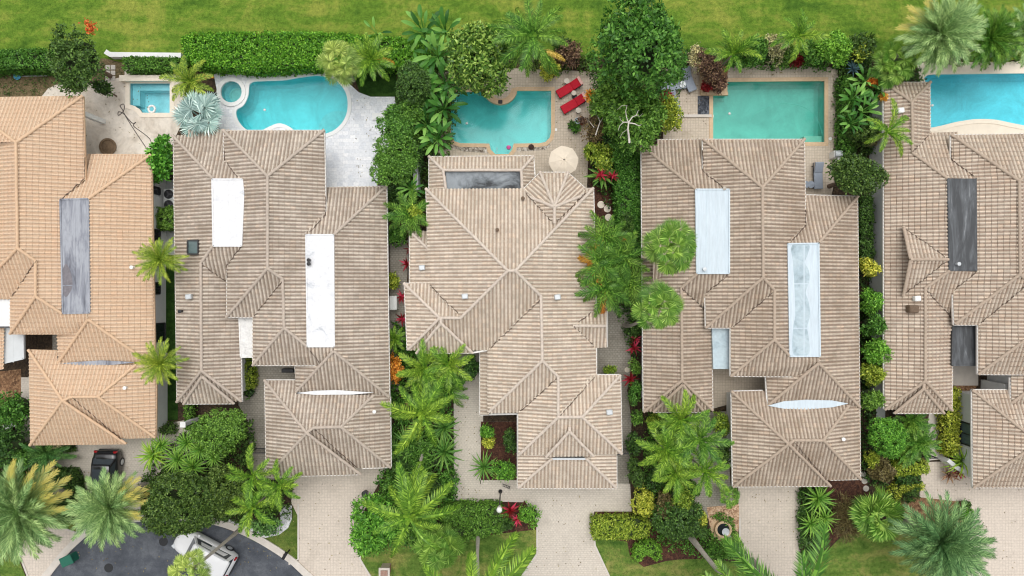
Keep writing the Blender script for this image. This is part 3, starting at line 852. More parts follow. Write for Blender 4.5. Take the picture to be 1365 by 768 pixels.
# ---- the house at the right edge
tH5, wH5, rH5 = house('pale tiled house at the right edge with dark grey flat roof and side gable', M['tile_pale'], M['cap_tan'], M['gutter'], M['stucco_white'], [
    ('H', [(1178, 110, 2.8), (1239.5, 110, 2.8), (1215, 136, 3.5)]),
    ('V', [(1239.5, 110, 2.8), (1240, 180, 2.8), (1216, 205, 3.5), (1215, 136, 3.5)]),
    ('V', [(1178, 110, 2.8), (1215, 136, 3.5), (1216, 204, 3.5), (1263, 238, 4.25), (1265, 361, 4.25), (1233, 384, 3.75), (1233, 508, 3.75), (1179, 546, 2.8)]),
    ('H', [(1238, 177, 2.8), (1276, 176, 2.8), (1276, 214, 3.6), (1304, 239, 4.25), (1263, 238, 4.25), (1216, 204, 3.5)]),
    ('H', [(1265, 361, 4.25), (1305, 362, 4.25), (1275, 386, 3.7), (1275, 428, 2.85), (1233, 384, 3.75)]),
    ('V', [(1233, 384, 3.75), (1275, 428, 2.85), (1270, 437, 2.8), (1269, 548, 2.8), (1233, 508, 3.75)]),
    ('H', [(1179, 546, 2.8), (1269, 547, 2.8), (1233, 508, 3.75)]),
    ('H', [(1192, 551, 2.95), (1258, 551, 2.95), (1231, 518, 3.77)]),
    ('H', [(1204, 303, 3.42), (1213, 346, 4.3), (1266, 346, 4.25)]),
    ('H', [(1213, 346, 4.3), (1266, 346, 4.25), (1204, 393, 3.42)]),
    ('H', [(1268, 180, E1), (1440, 178, E1), (1358, 241, 5.05)]),
    ('V', [(1268, 180, E1), (1358, 241, 5.05), (1359, 366, 5.05), (1272, 433, E1), (1270, 386, E1), (1302, 362, 4.25), (1302, 238, 4.25), (1268, 212, E1)]),
    ('V', [(1440, 178, E1), (1440, 430, E1), (1359, 366, 5.05), (1358, 241, 5.05)]),
    ('H', [(1272, 433, E1), (1305, 433, E1), (1373, 379, 4.75), (1359, 366, 5.05)]),
    ('V', [(1373, 379, 4.75), (1304, 433, E1), (1304, 499, E1), (1373, 448, 4.75)]),
    ('V', [(1359, 366, 5.05), (1440, 430, E1), (1440, 500, E1), (1373, 448, 4.75), (1373, 379, 4.75)]),
    ('H', [(1304, 499, E1), (1440, 500, E1), (1373, 448, 4.75)]),
    ('V', [(1347, 500, 3.1), (1400, 497, 4.0), (1348, 538, 3.1)]),
    ('H', [(1348, 538, 3.1), (1440, 538, 3.1), (1400, 497, 4.0)]),
    ('H', [(1296, 520, 2.8), (1344, 520, 2.8), (1348, 538, 3.15), (1440, 538, 3.15), (1420, 590, 4.1), (1384, 590, 4.2)]),
    ('V', [(1296, 520, 2.8), (1384, 590, 4.2), (1297, 650, 2.8)]),
    ('H', [(1297, 650, 2.8), (1460, 650, 2.8), (1420, 590, 4.1), (1384, 590, 4.2)]),
], [
    [(1178, 110, 2.8), (1215, 136, 3.5)], [(1239.5, 110, 2.8), (1215, 136, 3.5), (1216, 204, 3.5), (1263, 238, 4.25)], [(1265, 361, 4.25), (1233, 384, 3.75), (1233, 508, 3.75), (1179, 546, 2.8)], [(1233, 508, 3.75), (1269, 547, 2.8)],
    [(1231, 512, 3.75), (1231, 518, 3.79), (1192, 551, 3.0)], [(1231, 518, 3.79), (1258, 551, 3.0)], [(1204, 303, 3.46), (1213, 346, 4.32)], [(1204, 393, 3.46), (1213, 346, 4.32)], [(1213, 346, 4.32), (1264, 346, 4.27)],
    [(1268, 180, E1), (1358, 241, 5.05), (1359, 366, 5.05), (1273, 432, E1)], [(1440, 178, E1), (1358, 241, 5.05)], [(1359, 366, 5.05), (1373, 379, 4.75), (1373, 448, 4.75), (1304, 499, E1)], [(1373, 448, 4.75), (1440, 500, E1)],
    [(1400, 497, 4.0), (1348, 537, 3.12)], [(1296, 520, 2.8), (1384, 590, 4.2), (1297, 650, 2.8)], [(1384, 590, 4.2), (1420, 590, 4.1)],
], [
    [(1179, 546, 2.8), (1178, 110, 2.8), (1239.5, 110, 2.8), (1240, 177, 2.8)], [(1192, 551, 2.95), (1258, 551, 2.95)], [(1270, 437, 2.8), (1269, 547, 2.8)], [(1268, 212, E1), (1268, 180, E1), (1440, 178, E1)], [(1270, 386, E1), (1272, 433, E1), (1304, 433, E1), (1304, 499, E1), (1440, 500, E1)],
    [(1347, 503, 3.1), (1348, 538, 3.1), (1440, 538, 3.1)], [(1344, 520, 2.8), (1296, 520, 2.8), (1297, 650, 2.8), (1460, 650, 2.8)],
], [(1178, 110, 1239, 547, 2.76), (1225, 176, 1269, 546, 2.75), (1268, 180, 1440, 433, 3.58), (1304, 400, 1440, 499, 3.56), (1296, 520, 1450, 650, 2.74), (1347, 480, 1440, 536, 3.0)], (1270, 380))
deck([(1263, 238), (1302, 238), (1303, 361), (1265, 361)], 4.34, .2, False).build('flat_roof', M['mem_dark'], rH5)
deck([(1270, 434), (1301, 434), (1301, 487), (1269.5, 487)], 3.05, .2).build('flat_roof', M['mem_dark'], rH5)
vent(rH5, 1199, 148, 3.3, M['white_plastic'], 'box')
vent(rH5, 1221, 398, 3.6, M['white_plastic'], 'box')
vent(rH5, 1275, 352, 4.35, M['pale_metal'])
MB().box(W(1215.5, 412, 3.55) + Vector((0, 0, .1)), (.66, .52, .5), 0, .06).build('chimney', M['bark'], rH5)
wx = W(1296, 560, 2.74).x + .45 + .012
wall_window(wH5, wx, W(0, 593, 1.5).y, W(0, 564, 1.5).y, 0.9, 2.3, -1, M['frame_dark'], M['skylight_glass'])


# dark open cuts where two slopes meet: laid on the tiles themselves
M['valley'] = mat('dark dirty valley cut', sr(92, 76, 66), .95, var=.3, scale=6)


def valleys(rf, lines):
    bpy.context.view_layer.update()
    dg = bpy.context.evaluated_depsgraph_get()
    for ln in lines:
        m = MB(); pts = []
        for (x0, y0), (x1, y1) in zip(ln[:-1], ln[1:]):
            n = max(2, int(math.hypot(x1 - x0, y1 - y0) / 2.6))
            for i in range(n):
                t = i / n; q = W(x0 + (x1 - x0) * t + random.uniform(-.9, .9), y0 + (y1 - y0) * t + random.uniform(-.9, .9), 0)
                d = (q - Vector((0, 0, CAM_H))).normalized()
                hit, loc, *_ = SC.ray_cast(dg, Vector((0, 0, CAM_H)), d)
                if hit and 2 < loc.z < 7: pts.append(loc + Vector((0, 0, .012)))
        if len(pts) > 2:
            m.tube(pts, [random.uniform(.012, .042) for _ in pts], 5)
            m.build('valley_gutter', M['valley'], rf)


valleys(rH1, [[(113, 238), (82, 266)], [(48, 348), (15, 397)], [(97, 531), (164, 588)], [(113, 210), (113, 238)]])
valleys(rH2, [[(299, 200), (299, 213), (318, 238)], [(322, 328), (303, 353), (303, 376)], [(268, 352), (303, 376)], [(376, 375), (338, 423)], [(434, 262), (434, 286), (410, 312)], [(420, 573), (480, 628)], [(410, 464), (428, 486)]])
valleys(rH3, [[(720, 400), (651, 467)], [(742, 505), (692, 550)], [(747, 554), (795, 500)], [(573, 380), (612, 420)], [(701, 258), (737, 297)], [(780, 258), (741, 297)], [(766, 436), (794, 463)], [(772, 430), (790, 415)]])
valleys(rH4, [[(937, 200), (937, 228), (966, 252)], [(970, 367), (941, 391)], [(909, 385), (940, 414)], [(1030, 390), (976, 437)], [(1074, 280), (1074, 300), (1053, 324)], [(1060, 591), (1106, 645)]])
valleys(rH5, [[(1217, 203), (1238, 180)], [(1268, 196), (1268, 212), (1302, 238)], [(1301, 363), (1270, 388)], [(1235, 386), (1270, 426)], [(1368, 380), (1305, 433)], [(1207, 305), (1262, 344)], [(1207, 391), (1262, 348)]])


def garage_door(wl, x0, x1, yf, z, wide=4.6):
    a, b = W(x0, yf, z), W(x1, yf, z); y = a.y + .45 + .02; cx = (a.x + b.x) / 2
    m = MB()
    for k in range(4): m.box((cx, y - .03, .33 + k * .56), (wide, .07, .535), 0, .012)
    m.build('garage_door', M['coping_white'], wl)


for wl_, x0, x1, yf, z in ((wH1, 40, 160, 584, 2.7), (wH2, 354, 480, 625, 2.72), (wH3, 690, 822, 650, 2.76), (wH4, 976, 1104, 640, 2.72), (wH5, 1296, 1450, 650, 2.74)):
    garage_door(wl_, x0, x1, yf, z)

# ------------------------------------------------------------------ pools (outlines first: the ground is cut open for them)
poolA = [(173, 111), (227, 111), (227, 151), (190, 151), (186, 146), (180, 142), (173, 140)]
poolB = smooth_poly([(334, 111), (352, 108), (378, 107), (402, 103), (426, 101), (447, 107), (460, 121), (464, 138), (461, 156), (450, 171), (434, 179), (414, 182), (398, 178), (385, 169), (372, 165), (358, 170), (345, 176), (330, 174), (318, 162), (315, 148), (325, 140), (331, 127)], 5)
spaB = [(309 + 14.5 * math.cos(a), 123 + 14.5 * math.sin(a)) for a in [i * math.pi / 12 for i in range(24)]]
poolC = [(601, 123), (645, 122)] + [(667 + 19 * math.cos(a), 119 + 18 * math.sin(a)) for a in [RAD(170 - 20 * i) for i in range(9)]] + [(690, 121), (735, 121), (735, 176), (733, 184), (727, 190), (718, 191.5), (685, 192), (683, 200), (678, 206), (660, 206), (654, 200), (652, 192), (614, 191.5), (606, 189), (601, 181)]
poolD = [(969, 109), (1099, 108), (1099, 190), (950, 190), (950, 126), (969, 126)]
poolE = [(1231, 104), (1236, 100), (1244, 99), (1440, 97), (1440, 172)] + smooth_poly([(1420, 170), (1380, 170), (1350, 165), (1325, 160), (1300, 159.5), (1275, 163), (1255, 168), (1240, 171)], 4, False) + [(1239, 140), (1233, 112)]
outl = [px2w(p) for p in (poolA, poolB, spaB, poolC, poolD, poolE)]
holes = [grow(p, 0.06) for p in outl]
hA, hB, hS, hC, hD, hE = holes

# ------------------------------------------------------------------ ground materials
M['soil'] = mulch_mat('dark planting soil', sr(40, 32, 24), sr(66, 52, 38), sr(96, 78, 56))
M['mulch'] = mulch_mat('red brown bark mulch', sr(46, 26, 20), sr(78, 48, 36), sr(112, 76, 56))
M['litter'] = mulch_mat('orange leaf litter', sr(84, 58, 40), sr(140, 104, 74), sr(186, 150, 112))
M['scrub'] = mulch_mat('bare brown ground with weeds', sr(70, 72, 40), sr(110, 94, 66), sr(140, 122, 92))
M['lawn_back'] = grass_mat('mown fairway grass', sr(72, 106, 36), sr(100, 131, 45), sr(136, 147, 64), 0.22)
M['lawn'] = grass_mat('front lawn grass', sr(72, 103, 42), sr(98, 124, 54), sr(138, 140, 78), 0.4)
M['turf'] = grass_mat('dark green turf', sr(34, 58, 24), sr(44, 72, 28), sr(58, 88, 36), 0.5)  # the turf's own dark green
M['turf_mid'] = grass_mat('green turf', sr(70, 94, 40), sr(88, 110, 48), sr(112, 124, 62), 0.5)
M['paver'] = paver_mat('pale beige pavers', sr(211, 202, 189), sr(206, 196, 183), sr(195, 185, 172), 0.22, 0.15, sr(158, 150, 138), 0.4, size=0.02)
M['paver_pink'] = paver_mat('pale beige square pavers', sr(213, 201, 187), sr(208, 196, 182), sr(197, 184, 170), 0.21, 0.21, sr(166, 155, 141), 0.4, 0.0, 0.018)
M['paver_tan'] = paver_mat('tan pool pavers', sr(207, 194, 176), sr(200, 186, 167), sr(186, 171, 153), 0.2, 0.2, sr(146, 131, 112), 0.5, 0.0, 0.02)
M['paver_grey'] = paver_mat('grey weathered pavers', sr(172, 166, 154), sr(160, 154, 142), sr(142, 135, 124), 0.24, 0.16, sr(106, 100, 86), 0.6, size=0.02, lo=0.45)
M['stone_white'] = paver_mat('white and grey marble paving', sr(246, 246, 247), sr(222, 225, 230), sr(220, 222, 226), 0.4, 0.27, sr(184, 189, 198), 0.5, 0.37, 0.012, 0.0, 0.47)
M['patio_pale'] = membrane('old pale patio concrete', sr(226, 216, 202), sr(206, 194, 178), sr(162, 148, 130), 0.55, (1, 1, 1), .44, .74)
M['deck_cream'] = mat('cream textured pool deck', sr(232, 220, 202), 0.85, var=0.08, scale=1.2, bump=0.2)
M['slab_grey'] = mat('grey concrete path', sr(172, 174, 172), 0.85, var=0.12, scale=1.5, bump=0.2)
kk = NT('dark asphalt'); PP = kk.pos()
kk.l(kk.mix(0.6, kk.ramp(kk.noise(0.5, 7, 0.72, PP, 0.1), [(0.34, sr(60, 64, 71)), (0.5, sr(80, 84, 91)), (0.66, sr(106, 109, 114))]), kk.ramp(kk.noise(14, 4, 0.8, PP), [(0.3, (0.65,) * 3), (0.7, (1.3,) * 3)]), 'MULTIPLY'), kk.b.inputs['Base Color'])
kk.b.inputs['Roughness'].default_value = 0.9
M['asphalt'] = kk.m
M['pebble_white'] = mulch_mat('white pebbles', sr(150, 150, 150), sr(220, 220, 220), sr(245, 245, 245))
M['pebble_pink'] = mulch_mat('pink brown pebbles', sr(130, 96, 72), sr(196, 160, 128), sr(232, 206, 178))
M['pebble_dark'] = mulch_mat('dark slate pebbles', sr(26, 28, 32), sr(66, 70, 78), sr(120, 124, 130))
M['pebble_mixed'] = mulch_mat('mixed grey pebbles', sr(96, 84, 72), sr(170, 160, 146), sr(232, 226, 216))

# ------------------------------------------------------------------ ground sheets
sheet('ground', [(-150, -110), (150, -110), (150, 110), (-150, 110)], 0.0, M['soil'], holes, world=True)
Y_L = W(0, 82).y
sheet('lawn', [(-140, Y_L - .6), (-30, Y_L - .1), (0, Y_L + .3), (20, Y_L + .2), (140, Y_L), (140, 100), (-140, 100)], 0.006, M['lawn_back'], world=True)
sheet('scrub_ground', [(-60, 78), (140, 78), (165, 84), (166, 104), (88, 112), (60, 128), (-60, 132)], 0.010, M['scrub'])
sheet('patio', [(56, 128), (64, 118), (86, 108), (120, 112), (166, 102), (166, 88), (240, 88), (244, 110), (250, 150), (236, 178), (205, 250), (100, 250), (96, 140), (56, 140)], 0.014, M['patio_pale'], [hA])
sheet('patio', [(285, 100), (292, 92), (306, 89), (340, 92), (380, 92), (425, 85), (448, 96), (466, 112), (478, 123), (494, 129), (526, 129), (530, 150), (520, 195), (505, 215), (502, 262), (425, 262), (425, 190), (270, 190), (262, 176), (284, 150), (292, 136)], 0.014, M['stone_white'], [hB, hS])
sheet('turf_patch', [(470, 96), (528, 92), (530, 130), (494, 130), (480, 124)], 0.011, M['turf'])
sheet('patio', [(576, 98), (640, 90), (720, 92), (795, 96), (800, 120), (786, 160), (782, 262), (568, 262), (578, 205), (590, 150)], 0.014, M['paver_tan'], [hC])
sheet('patio', [(884, 92), (932, 86), (935, 125), (950, 125), (950, 92), (1000, 86), (1116, 90), (1121, 130), (1119, 210), (1108, 262), (1062, 262), (1062, 200), (930, 196), (884, 196)], 0.014, M['paver_tan'], [hD])
sheet('patio', [(1222, 84), (1470, 80), (1470, 200), (1232, 200), (1226, 110)], 0.014, M['deck_cream'], [hE])
# front of the lots
sheet('street', [(60, 775), (70, 762), (83, 746), (100, 728), (118, 712), (140, 702), (165, 697), (205, 694), (250, 694), (290, 701), (325, 714), (355, 730), (385, 750), (405, 768), (440, 800), (440, 1400), (-20, 1400), (-20, 860)], 0.012, M['asphalt'])
sheet('driveway', [(28, 503), (42, 503), (42, 588), (150, 575), (262, 558), (264, 588), (236, 612), (215, 628), (200, 640), (186, 650), (188, 694), (165, 697), (140, 702), (118, 712), (104, 722), (102, 700), (102, 628), (38, 628), (28, 600)], 0.016, M['paver'])
sheet('driveway', [(20, 728), (56, 709), (70, 690), (80, 702), (102, 709), (116, 714), (100, 728), (83, 746), (66, 770), (38, 800), (36, 768)], 0.016, M['paver_pink'])
sheet('driveway', [(352, 615), (520, 610), (512, 632), (480, 690), (480, 745), (500, 775), (520, 820), (440, 800), (405, 768), (398, 760), (398, 690), (388, 670), (392, 640), (352, 640)], 0.016, M['paver_pink'])
sheet('path', [(318, 478), (430, 478), (430, 530), (356, 530), (356, 652), (334, 650), (330, 560), (318, 540)], 0.014, M['paver_grey'])
sheet('path', [(606, 466), (644, 466), (644, 562), (700, 562), (700, 640), (640, 640), (640, 668), (606, 668)], 0.014, M['paver'], [px2w([(641, 562), (690, 562), (690, 645), (641, 645)])])
sheet('driveway', [(606, 645), (840, 645), (842, 682), (792, 682), (792, 722), (812, 768), (830, 820), (680, 820), (697, 768), (716, 738), (716, 700), (700, 668), (606, 668)], 0.016, M['paver'])
sheet('path', [(796, 408), (840, 408), (841, 500), (836, 520), (842, 560), (838, 650), (820, 650), (820, 520), (796, 500)], 0.014, M['paver_grey'])
sheet('path', [(948, 488), (1024, 494), (1024, 530), (968, 540), (950, 545)], 0.014, M['paver_tan'])
sheet('path', [(918, 552), (968, 548), (974, 650), (988, 690), (930, 690), (922, 650)], 0.014, M['paver_grey'])
sheet('driveway', [(984, 640), (1067, 640), (1067, 735), (1078, 768), (1090, 820), (1030, 820), (1010, 768), (985, 738)], 0.016, M['paver_pink'])
sheet('driveway', [(1226, 640), (1234, 616), (1300, 614), (1300, 642), (1500, 642), (1500, 1000), (1270, 1000), (1288, 768), (1292, 702), (1262, 680), (1226, 674)], 0.016, M['paver_pink'])
sheet('path', [(1240, 540), (1259, 540), (1259, 612), (1238, 614), (1232, 600)], 0.014, M['concrete'])
sheet('path', [(1162, 180), (1180, 180), (1180, 560), (1168, 560), (1168, 420), (1164, 380)], 0.014, M['slab_grey'])
sheet('path', [(204, 240), (232, 240), (232, 345), (222, 345), (218, 560), (204, 560)], 0.014, M['slab_grey'])
sheet('turf_strip', [(221, 340), (237, 340), (237, 560), (219, 560)], 0.018, M['turf'])
sheet('path', [(520, 320), (545, 320), (540, 430), (532, 520), (520, 520)], 0.014, M['paver_grey'])
sheet('path', [(70, 446), (104, 446), (104, 474), (70, 474)], 0.014, M['paver_grey'])
sheet('path', [(1268, 486), (1304, 486), (1304, 514), (1268, 514)], 0.014, M['concrete'])
# lawns and beds
sheet('front_lawn', [(338, 712), (374, 706), (390, 690), (390, 674), (398, 672), (398, 745), (382, 748), (356, 730), (326, 715)], 0.014, M['turf_mid'])
sheet('front_lawn', [(470, 700), (600, 705), (716, 704), (716, 738), (697, 768), (680, 800), (500, 790), (480, 750)], 0.012, M['lawn'])
sheet('front_lawn', [(792, 715), (850, 712), (900, 740), (985, 750), (1005, 790), (820, 800), (812, 768), (794, 728)], 0.012, M['lawn'])
sheet('front_lawn', [(1072, 768), (1095, 742), (1125, 712), (1200, 700), (1262, 704), (1290, 710), (1288, 800), (1075, 800)], 0.012, M['lawn'])
sheet('front_lawn', [(-60, 735), (18, 729), (34, 768), (30, 800), (-60, 800)], 0.012, M['lawn'])
sheet('front_lawn', [(60, 690), (102, 690), (102, 709), (84, 703)], 0.012, M['lawn'])
sheet('litter_ground', [(-40, 500), (28, 492), (30, 560), (-40, 560)], 0.012, M['litter'])
sheet('mulch_bed', [(641, 562), (690, 562), (690, 645), (641, 645)], 0.012, M['mulch'])
sheet('mulch_bed', [(590, 668.5), (700, 668.5), (716, 700), (716, 706), (590, 720)], 0.020, M['mulch'])
sheet('mulch_bed', [(786, 240), (826, 240), (826, 330), (786, 330)], 0.012, M['mulch'])
sheet('mulch_bed', [(792, 683), (860, 683), (930, 700), (940, 745), (905, 746), (888, 748), (858, 756), (840, 742), (836, 722), (794, 716)], 0.018, M['mulch'])
sheet('mulch_bed', [(1066, 645), (1150, 630), (1172, 700), (1120, 715), (1092, 745), (1074, 765), (1066, 735)], 0.014, M['mulch'])
sheet('mulch_bed', [(1200, 660), (1290, 670), (1292, 704), (1220, 704), (1196, 690)], 0.020, M['litter'])
sheet('mulch_bed', [(1254, 560), (1302, 560), (1302, 640), (1256, 636)], 0.010, M['mulch'])
sheet('mulch_bed', [(1262, 500), (1302, 512), (1300, 530), (1262, 540)], 0.009, M['litter'])
sheet('mulch_bed', [(0, 560), (30, 555), (102, 690), (60, 700), (-40, 720), (-40, 560)], 0.008, M['mulch'])
sheet('mulch_bed', [(934, 88), (972, 88), (968, 108), (966, 123), (936, 124)], 0.02, M['litter'])
tag(sheet('pebbles', [(372, 674), (389, 674), (389, 692), (384, 704), (372, 713), (354, 717), (336, 713), (303, 697), (305, 692), (330, 703), (350, 708), (366, 704), (374, 695)], 0.03, M['pebble_white'], kind=None), kind='stuff')
tag(sheet('pebbles', px2w([(942 + 0, 676), (985, 672), (985, 700), (982, 724), (964, 724), (948, 712), (944, 690)]), 0.022, M['pebble_pink'], kind=None, world=True), kind='stuff')
tag(sheet('pebbles', [(930, 128), (948, 128), (948, 154), (930, 154)], 0.03, M['pebble_dark'], kind=None), kind='stuff')
tag(sheet('pebbles', [(604, 194), (650, 195), (652, 204), (618, 202), (606, 198)], 0.03, M['pebble_mixed'], kind=None), kind='stuff')
tag(sheet('pebbles', [(686, 195), (722, 194), (732, 189), (734, 194), (726, 200), (690, 202)], 0.03, M['pebble_mixed'], kind=None), kind='stuff')

# kerbs and edgings
arc = smooth_poly([(40, 795), (66, 765), (83, 744), (100, 726), (118, 711), (140, 701), (165, 696), (205, 692), (250, 692), (292, 699), (327, 712), (357, 728), (387, 748), (407, 766), (445, 800)], 4, False)
band('kerb', [tuple(W(p[0], p[1] - 3)[:2]) for p in arc], 0.5, 0.005, 0.11, M['concrete'])
for pl in ([(22, 727), (37, 766), (40, 800)], [(398, 672), (398, 745), (385, 752)], [(716, 702), (716, 738), (697, 766), (680, 800)], [(792, 716), (793, 727), (812, 768), (828, 800)], [(986, 690), (986, 736), (1008, 768), (1020, 800)], [(606, 520), (606, 667), (698, 668)], [(102, 632), (102, 690), (103, 710), (82, 703), (60, 690)], [(480, 690), (480, 745), (496, 772)], [(190, 640), (186, 652), (187, 690)]):
    band('kerb', [tuple(W(*p)[:2]) for p in pl], 0.13, 0.005, 0.07, M['concrete'])

# ------------------------------------------------------------------ pools
def pool(label, outline_w, water_c, floor_c, cop_m, cop_w, depth=1.3, wl=-0.13, cop_z=0.06):
    n = len(outline_w); c = Vector((sum(p[0] for p in outline_w) / n, sum(p[1] for p in outline_w) / n, 0))
    t = thing('swimming_pool', label, 'pool', c)
    fl = NT('pool plaster'); P = fl.pos()
    col = fl.ramp(fl.noise(0.5, 6, 0.7, P, 0.8), [(0.3, lin(floor_c, 0.8)), (0.7, lin(floor_c, 1.12))])
    col = fl.mix(0.35, col, fl.ramp(fl.noise(9, 3, 0.7, P), [(0.35, (0.85,) * 3), (0.65, (1.1,) * 3)]), 'MULTIPLY')
    fl.l(col, fl.b.inputs['Base Color']); fl.b.inputs['Roughness'].default_value = 0.8
    b = MB(); ow = outline_w
    V3 = lambda z, P: [(p[0], p[1], z) for p in P]
    inner = grow(ow, -0.05)
    rings = [V3(0.0, ow), V3(-depth + .25, ow), V3(-depth, grow(ow, -0.22))]
    b.loft([[Vector(q) - c for q in r] for r in rings], False)
    tri = tessellate_polygon([[Vector((p[0], p[1], 0)) for p in grow(ow, -0.22)]])
    vv = [Vector(q) - c for q in rings[2]]
    b.add(vv, [up(vv, f) for f in tri])
    basin = b.build('basin', fl.m, t)
    ws = [Vector((p[0], p[1], wl)) - c for p in grow(ow, 0.01)]
    tri = tessellate_polygon([[Vector((p.x, p.y, 0)) for p in ws]])
    MB().add(ws, [up(ws, f) for f in tri]).build('water', water_mat('pool water', water_c), t)
    # coping ring
    o2 = grow(ow, cop_w)
    a = grow(ow, -0.02)
    m = MB()
    loops = [[Vector((p[0], p[1], 0)) - c for p in o2], [Vector((p[0], p[1], 0)) - c for p in a]]
    vv = [Vector((v.x, v.y, cop_z)) for l in loops for v in l]
    m.add(vv, [up(vv, f) for f in tessellate_polygon(loops)])
    for l in loops:
        k = len(l); q = [Vector((v.x, v.y, cop_z)) for v in l] + [Vector((v.x, v.y, -0.06)) for v in l]
        m.add(q, [(i, (i + 1) % k, k + (i + 1) % k, k + i) for i in range(k)])
    m.build('coping', cop_m, t)
    return t, c, fl.m


tA, cA, fA = pool('small square plunge pool with a life ring floating in it', outl[0], (0.66, 0.95, 0.99, 1), sr(205, 235, 238), M['coping_cream'], 0.3, 1.1)
# deeper inner well seen as a bench round the edge
bb = MB()
for (x0, y0, x1, y1) in ((173.3, 111.3, 183, 139), (183.01, 111.3, 227, 119)):
    a = W(x0, y1); b = W(x1, y0)
    bb.box(((a.x + b.x) / 2, (a.y + b.y) / 2, -.72), (b.x - a.x, b.y - a.y, .72))
p1, p2 = W(183, 139), W(200, 151)
bb.build('bench', fA, tA, -cA)
tB, cB, fB = pool('large freeform turquoise pool in white marble paving', outl[1], (0.44, 0.94, 0.97, 1), sr(186, 232, 234), M['coping_white'], 0.26, 1.4)
mm = MB(); cs = W(446, 170)
for k, r in enumerate((1.5, 1.05, 0.6)):
    mm.lathe((cs.x, cs.y, -1.4), [(r, 0), (r, .42 + .28 * k), (0, .42 + .28 * k)], 24)
mm.build('step', mat('pale pool step', sr(196, 222, 222), 0.7), tB, -cB)
tS, cS, fS = pool('round raised spa beside the turquoise freeform pool', outl[2], (0.56, 0.93, 0.96, 1), sr(190, 228, 230), M['coping_white'], 0.27, 0.9, -0.06, .14)
MB().lathe((0, 0, -.9), [(.55, 0), (.55, .05), (.42, .06), (.42, .012), (0, .012)], 24).build('seat_ring', mat('pale spa floor', sr(196, 214, 206), .7), tS)
tC, cC, fC = pool('teal notched pool with tan stone edge by the red loungers', outl[3], (0.46, 0.95, 0.95, 1), sr(200, 238, 234), M['coping_tan'], 0.26, 1.35)
tD, cD, fD = pool('green rectangular pool with a hose trailing through the water', outl[4], (0.46, 0.90, 0.86, 1), sr(180, 212, 200), M['coping_tan'], 0.26, 1.3)
a, b = W(1075, 190), W(1098.6, 180)
MB().box(((a.x + b.x) / 2, (a.y + b.y) / 2, -.85), (b.x - a.x, b.y - a.y, .9)).build('step', M['coping_cream'], tD, -cD)
tE, cE, fE = pool('bright blue pool with a wavy cream edge at the right', outl[5], (0.47, 0.95, 1.0, 1), sr(200, 238, 245), M['coping_cream'], 0.3, 1.4)
hose = smooth_poly([(1000, 160), (1008, 150), (1022, 142), (1040, 138), (1058, 139), (1074, 144), (1086, 154), (1093, 168), (1096, 178)], 6, False)
hs_ = MB().tube([W(p[0], p[1], -0.16) for p in hose], 0.022, 6)
tag(hs_.build('pool_hose', mat('pale aqua hose', sr(170, 212, 200), .5)), 'thin pale hose curving through the green pool', 'hose')

# ------------------------------------------------------------------ foliage
G3 = lambda a, b, c: (sr(*a), sr(*b), sr(*c))
L = {}
L['dark'] = leaf_mat('dark green leaves', G3((44, 70, 30), (66, 98, 42), (96, 128, 58)))
L['mid'] = leaf_mat('mid green leaves', G3((56, 92, 32), (84, 128, 46), (118, 158, 66)))
L['bright'] = leaf_mat('bright green leaves', G3((64, 112, 32), (94, 148, 48), (136, 184, 70)))
L['hedge'] = leaf_mat('fresh hedge leaves', G3((62, 110, 28), (92, 146, 40), (138, 184, 62)))
L['olive'] = leaf_mat('olive green leaves', G3((46, 72, 28), (70, 98, 40), (104, 128, 58)))
L['glossy'] = leaf_mat('glossy light green leaves', G3((44, 82, 26), (78, 120, 42), (140, 170, 80)), .2, .35)
L['yellow'] = leaf_mat('yellow croton leaves', G3((104, 124, 36), (166, 174, 58), (212, 210, 94)))
L['ygreen'] = leaf_mat('yellow green leaves', G3((86, 116, 34), (128, 152, 50), (176, 188, 76)))
L['bronze'] = leaf_mat('bronze purple leaves', G3((66, 48, 44), (106, 80, 66), (150, 124, 92)))
L['pale'] = leaf_mat('pale variegated leaves', G3((130, 126, 104), (180, 170, 128), (214, 204, 150)))
L['red'] = leaf_mat('crimson leaves', G3((92, 20, 30), (140, 30, 42), (184, 60, 68)), .2, .45, .25, True)
L['orange'] = leaf_mat('orange leaves', G3((160, 96, 30), (206, 132, 46), (232, 176, 80)))
L['blossom'] = leaf_mat('orange red blossom', G3((170, 80, 36), (200, 100, 48), (216, 130, 66)))
L['twig'] = leaf_mat('dry brown twigs', G3((84, 70, 48), (112, 98, 64), (136, 124, 80)))
L['paddle'] = leaf_mat('broad paddle leaves', G3((60, 104, 40), (80, 132, 52), (112, 158, 76)), .3, .35, .3, True)
L['areca'] = leaf_mat('yellow green palm leaflets', G3((76, 116, 32), (108, 146, 44), (150, 180, 66)), .3, .4)
L['coco'] = leaf_mat('green palm leaflets', G3((58, 98, 32), (86, 130, 44), (128, 166, 68)), .3, .4)
L['kentia'] = leaf_mat('deep green palm leaflets', G3((50, 88, 34), (74, 116, 46), (110, 148, 64)), .3, .4)
L['date'] = leaf_mat('grey green date leaflets', G3((104, 138, 80), (134, 164, 100), (168, 190, 130)), .25, .45)
L['datey'] = leaf_mat('yellowing date leaflets', G3((170, 150, 60), (206, 176, 76), (224, 200, 112)), .25, .5)
L['datedark'] = leaf_mat('deep grey green date leaflets', G3((76, 112, 68), (102, 140, 86), (136, 170, 110)), .25, .45)
L['fan'] = leaf_mat('fan palm leaves', G3((80, 124, 42), (112, 152, 60), (158, 188, 94)), .25, .4)
L['fanpale'] = leaf_mat('pale fan palm leaves', G3((112, 142, 62), (148, 170, 84), (190, 204, 122)), .25, .4)
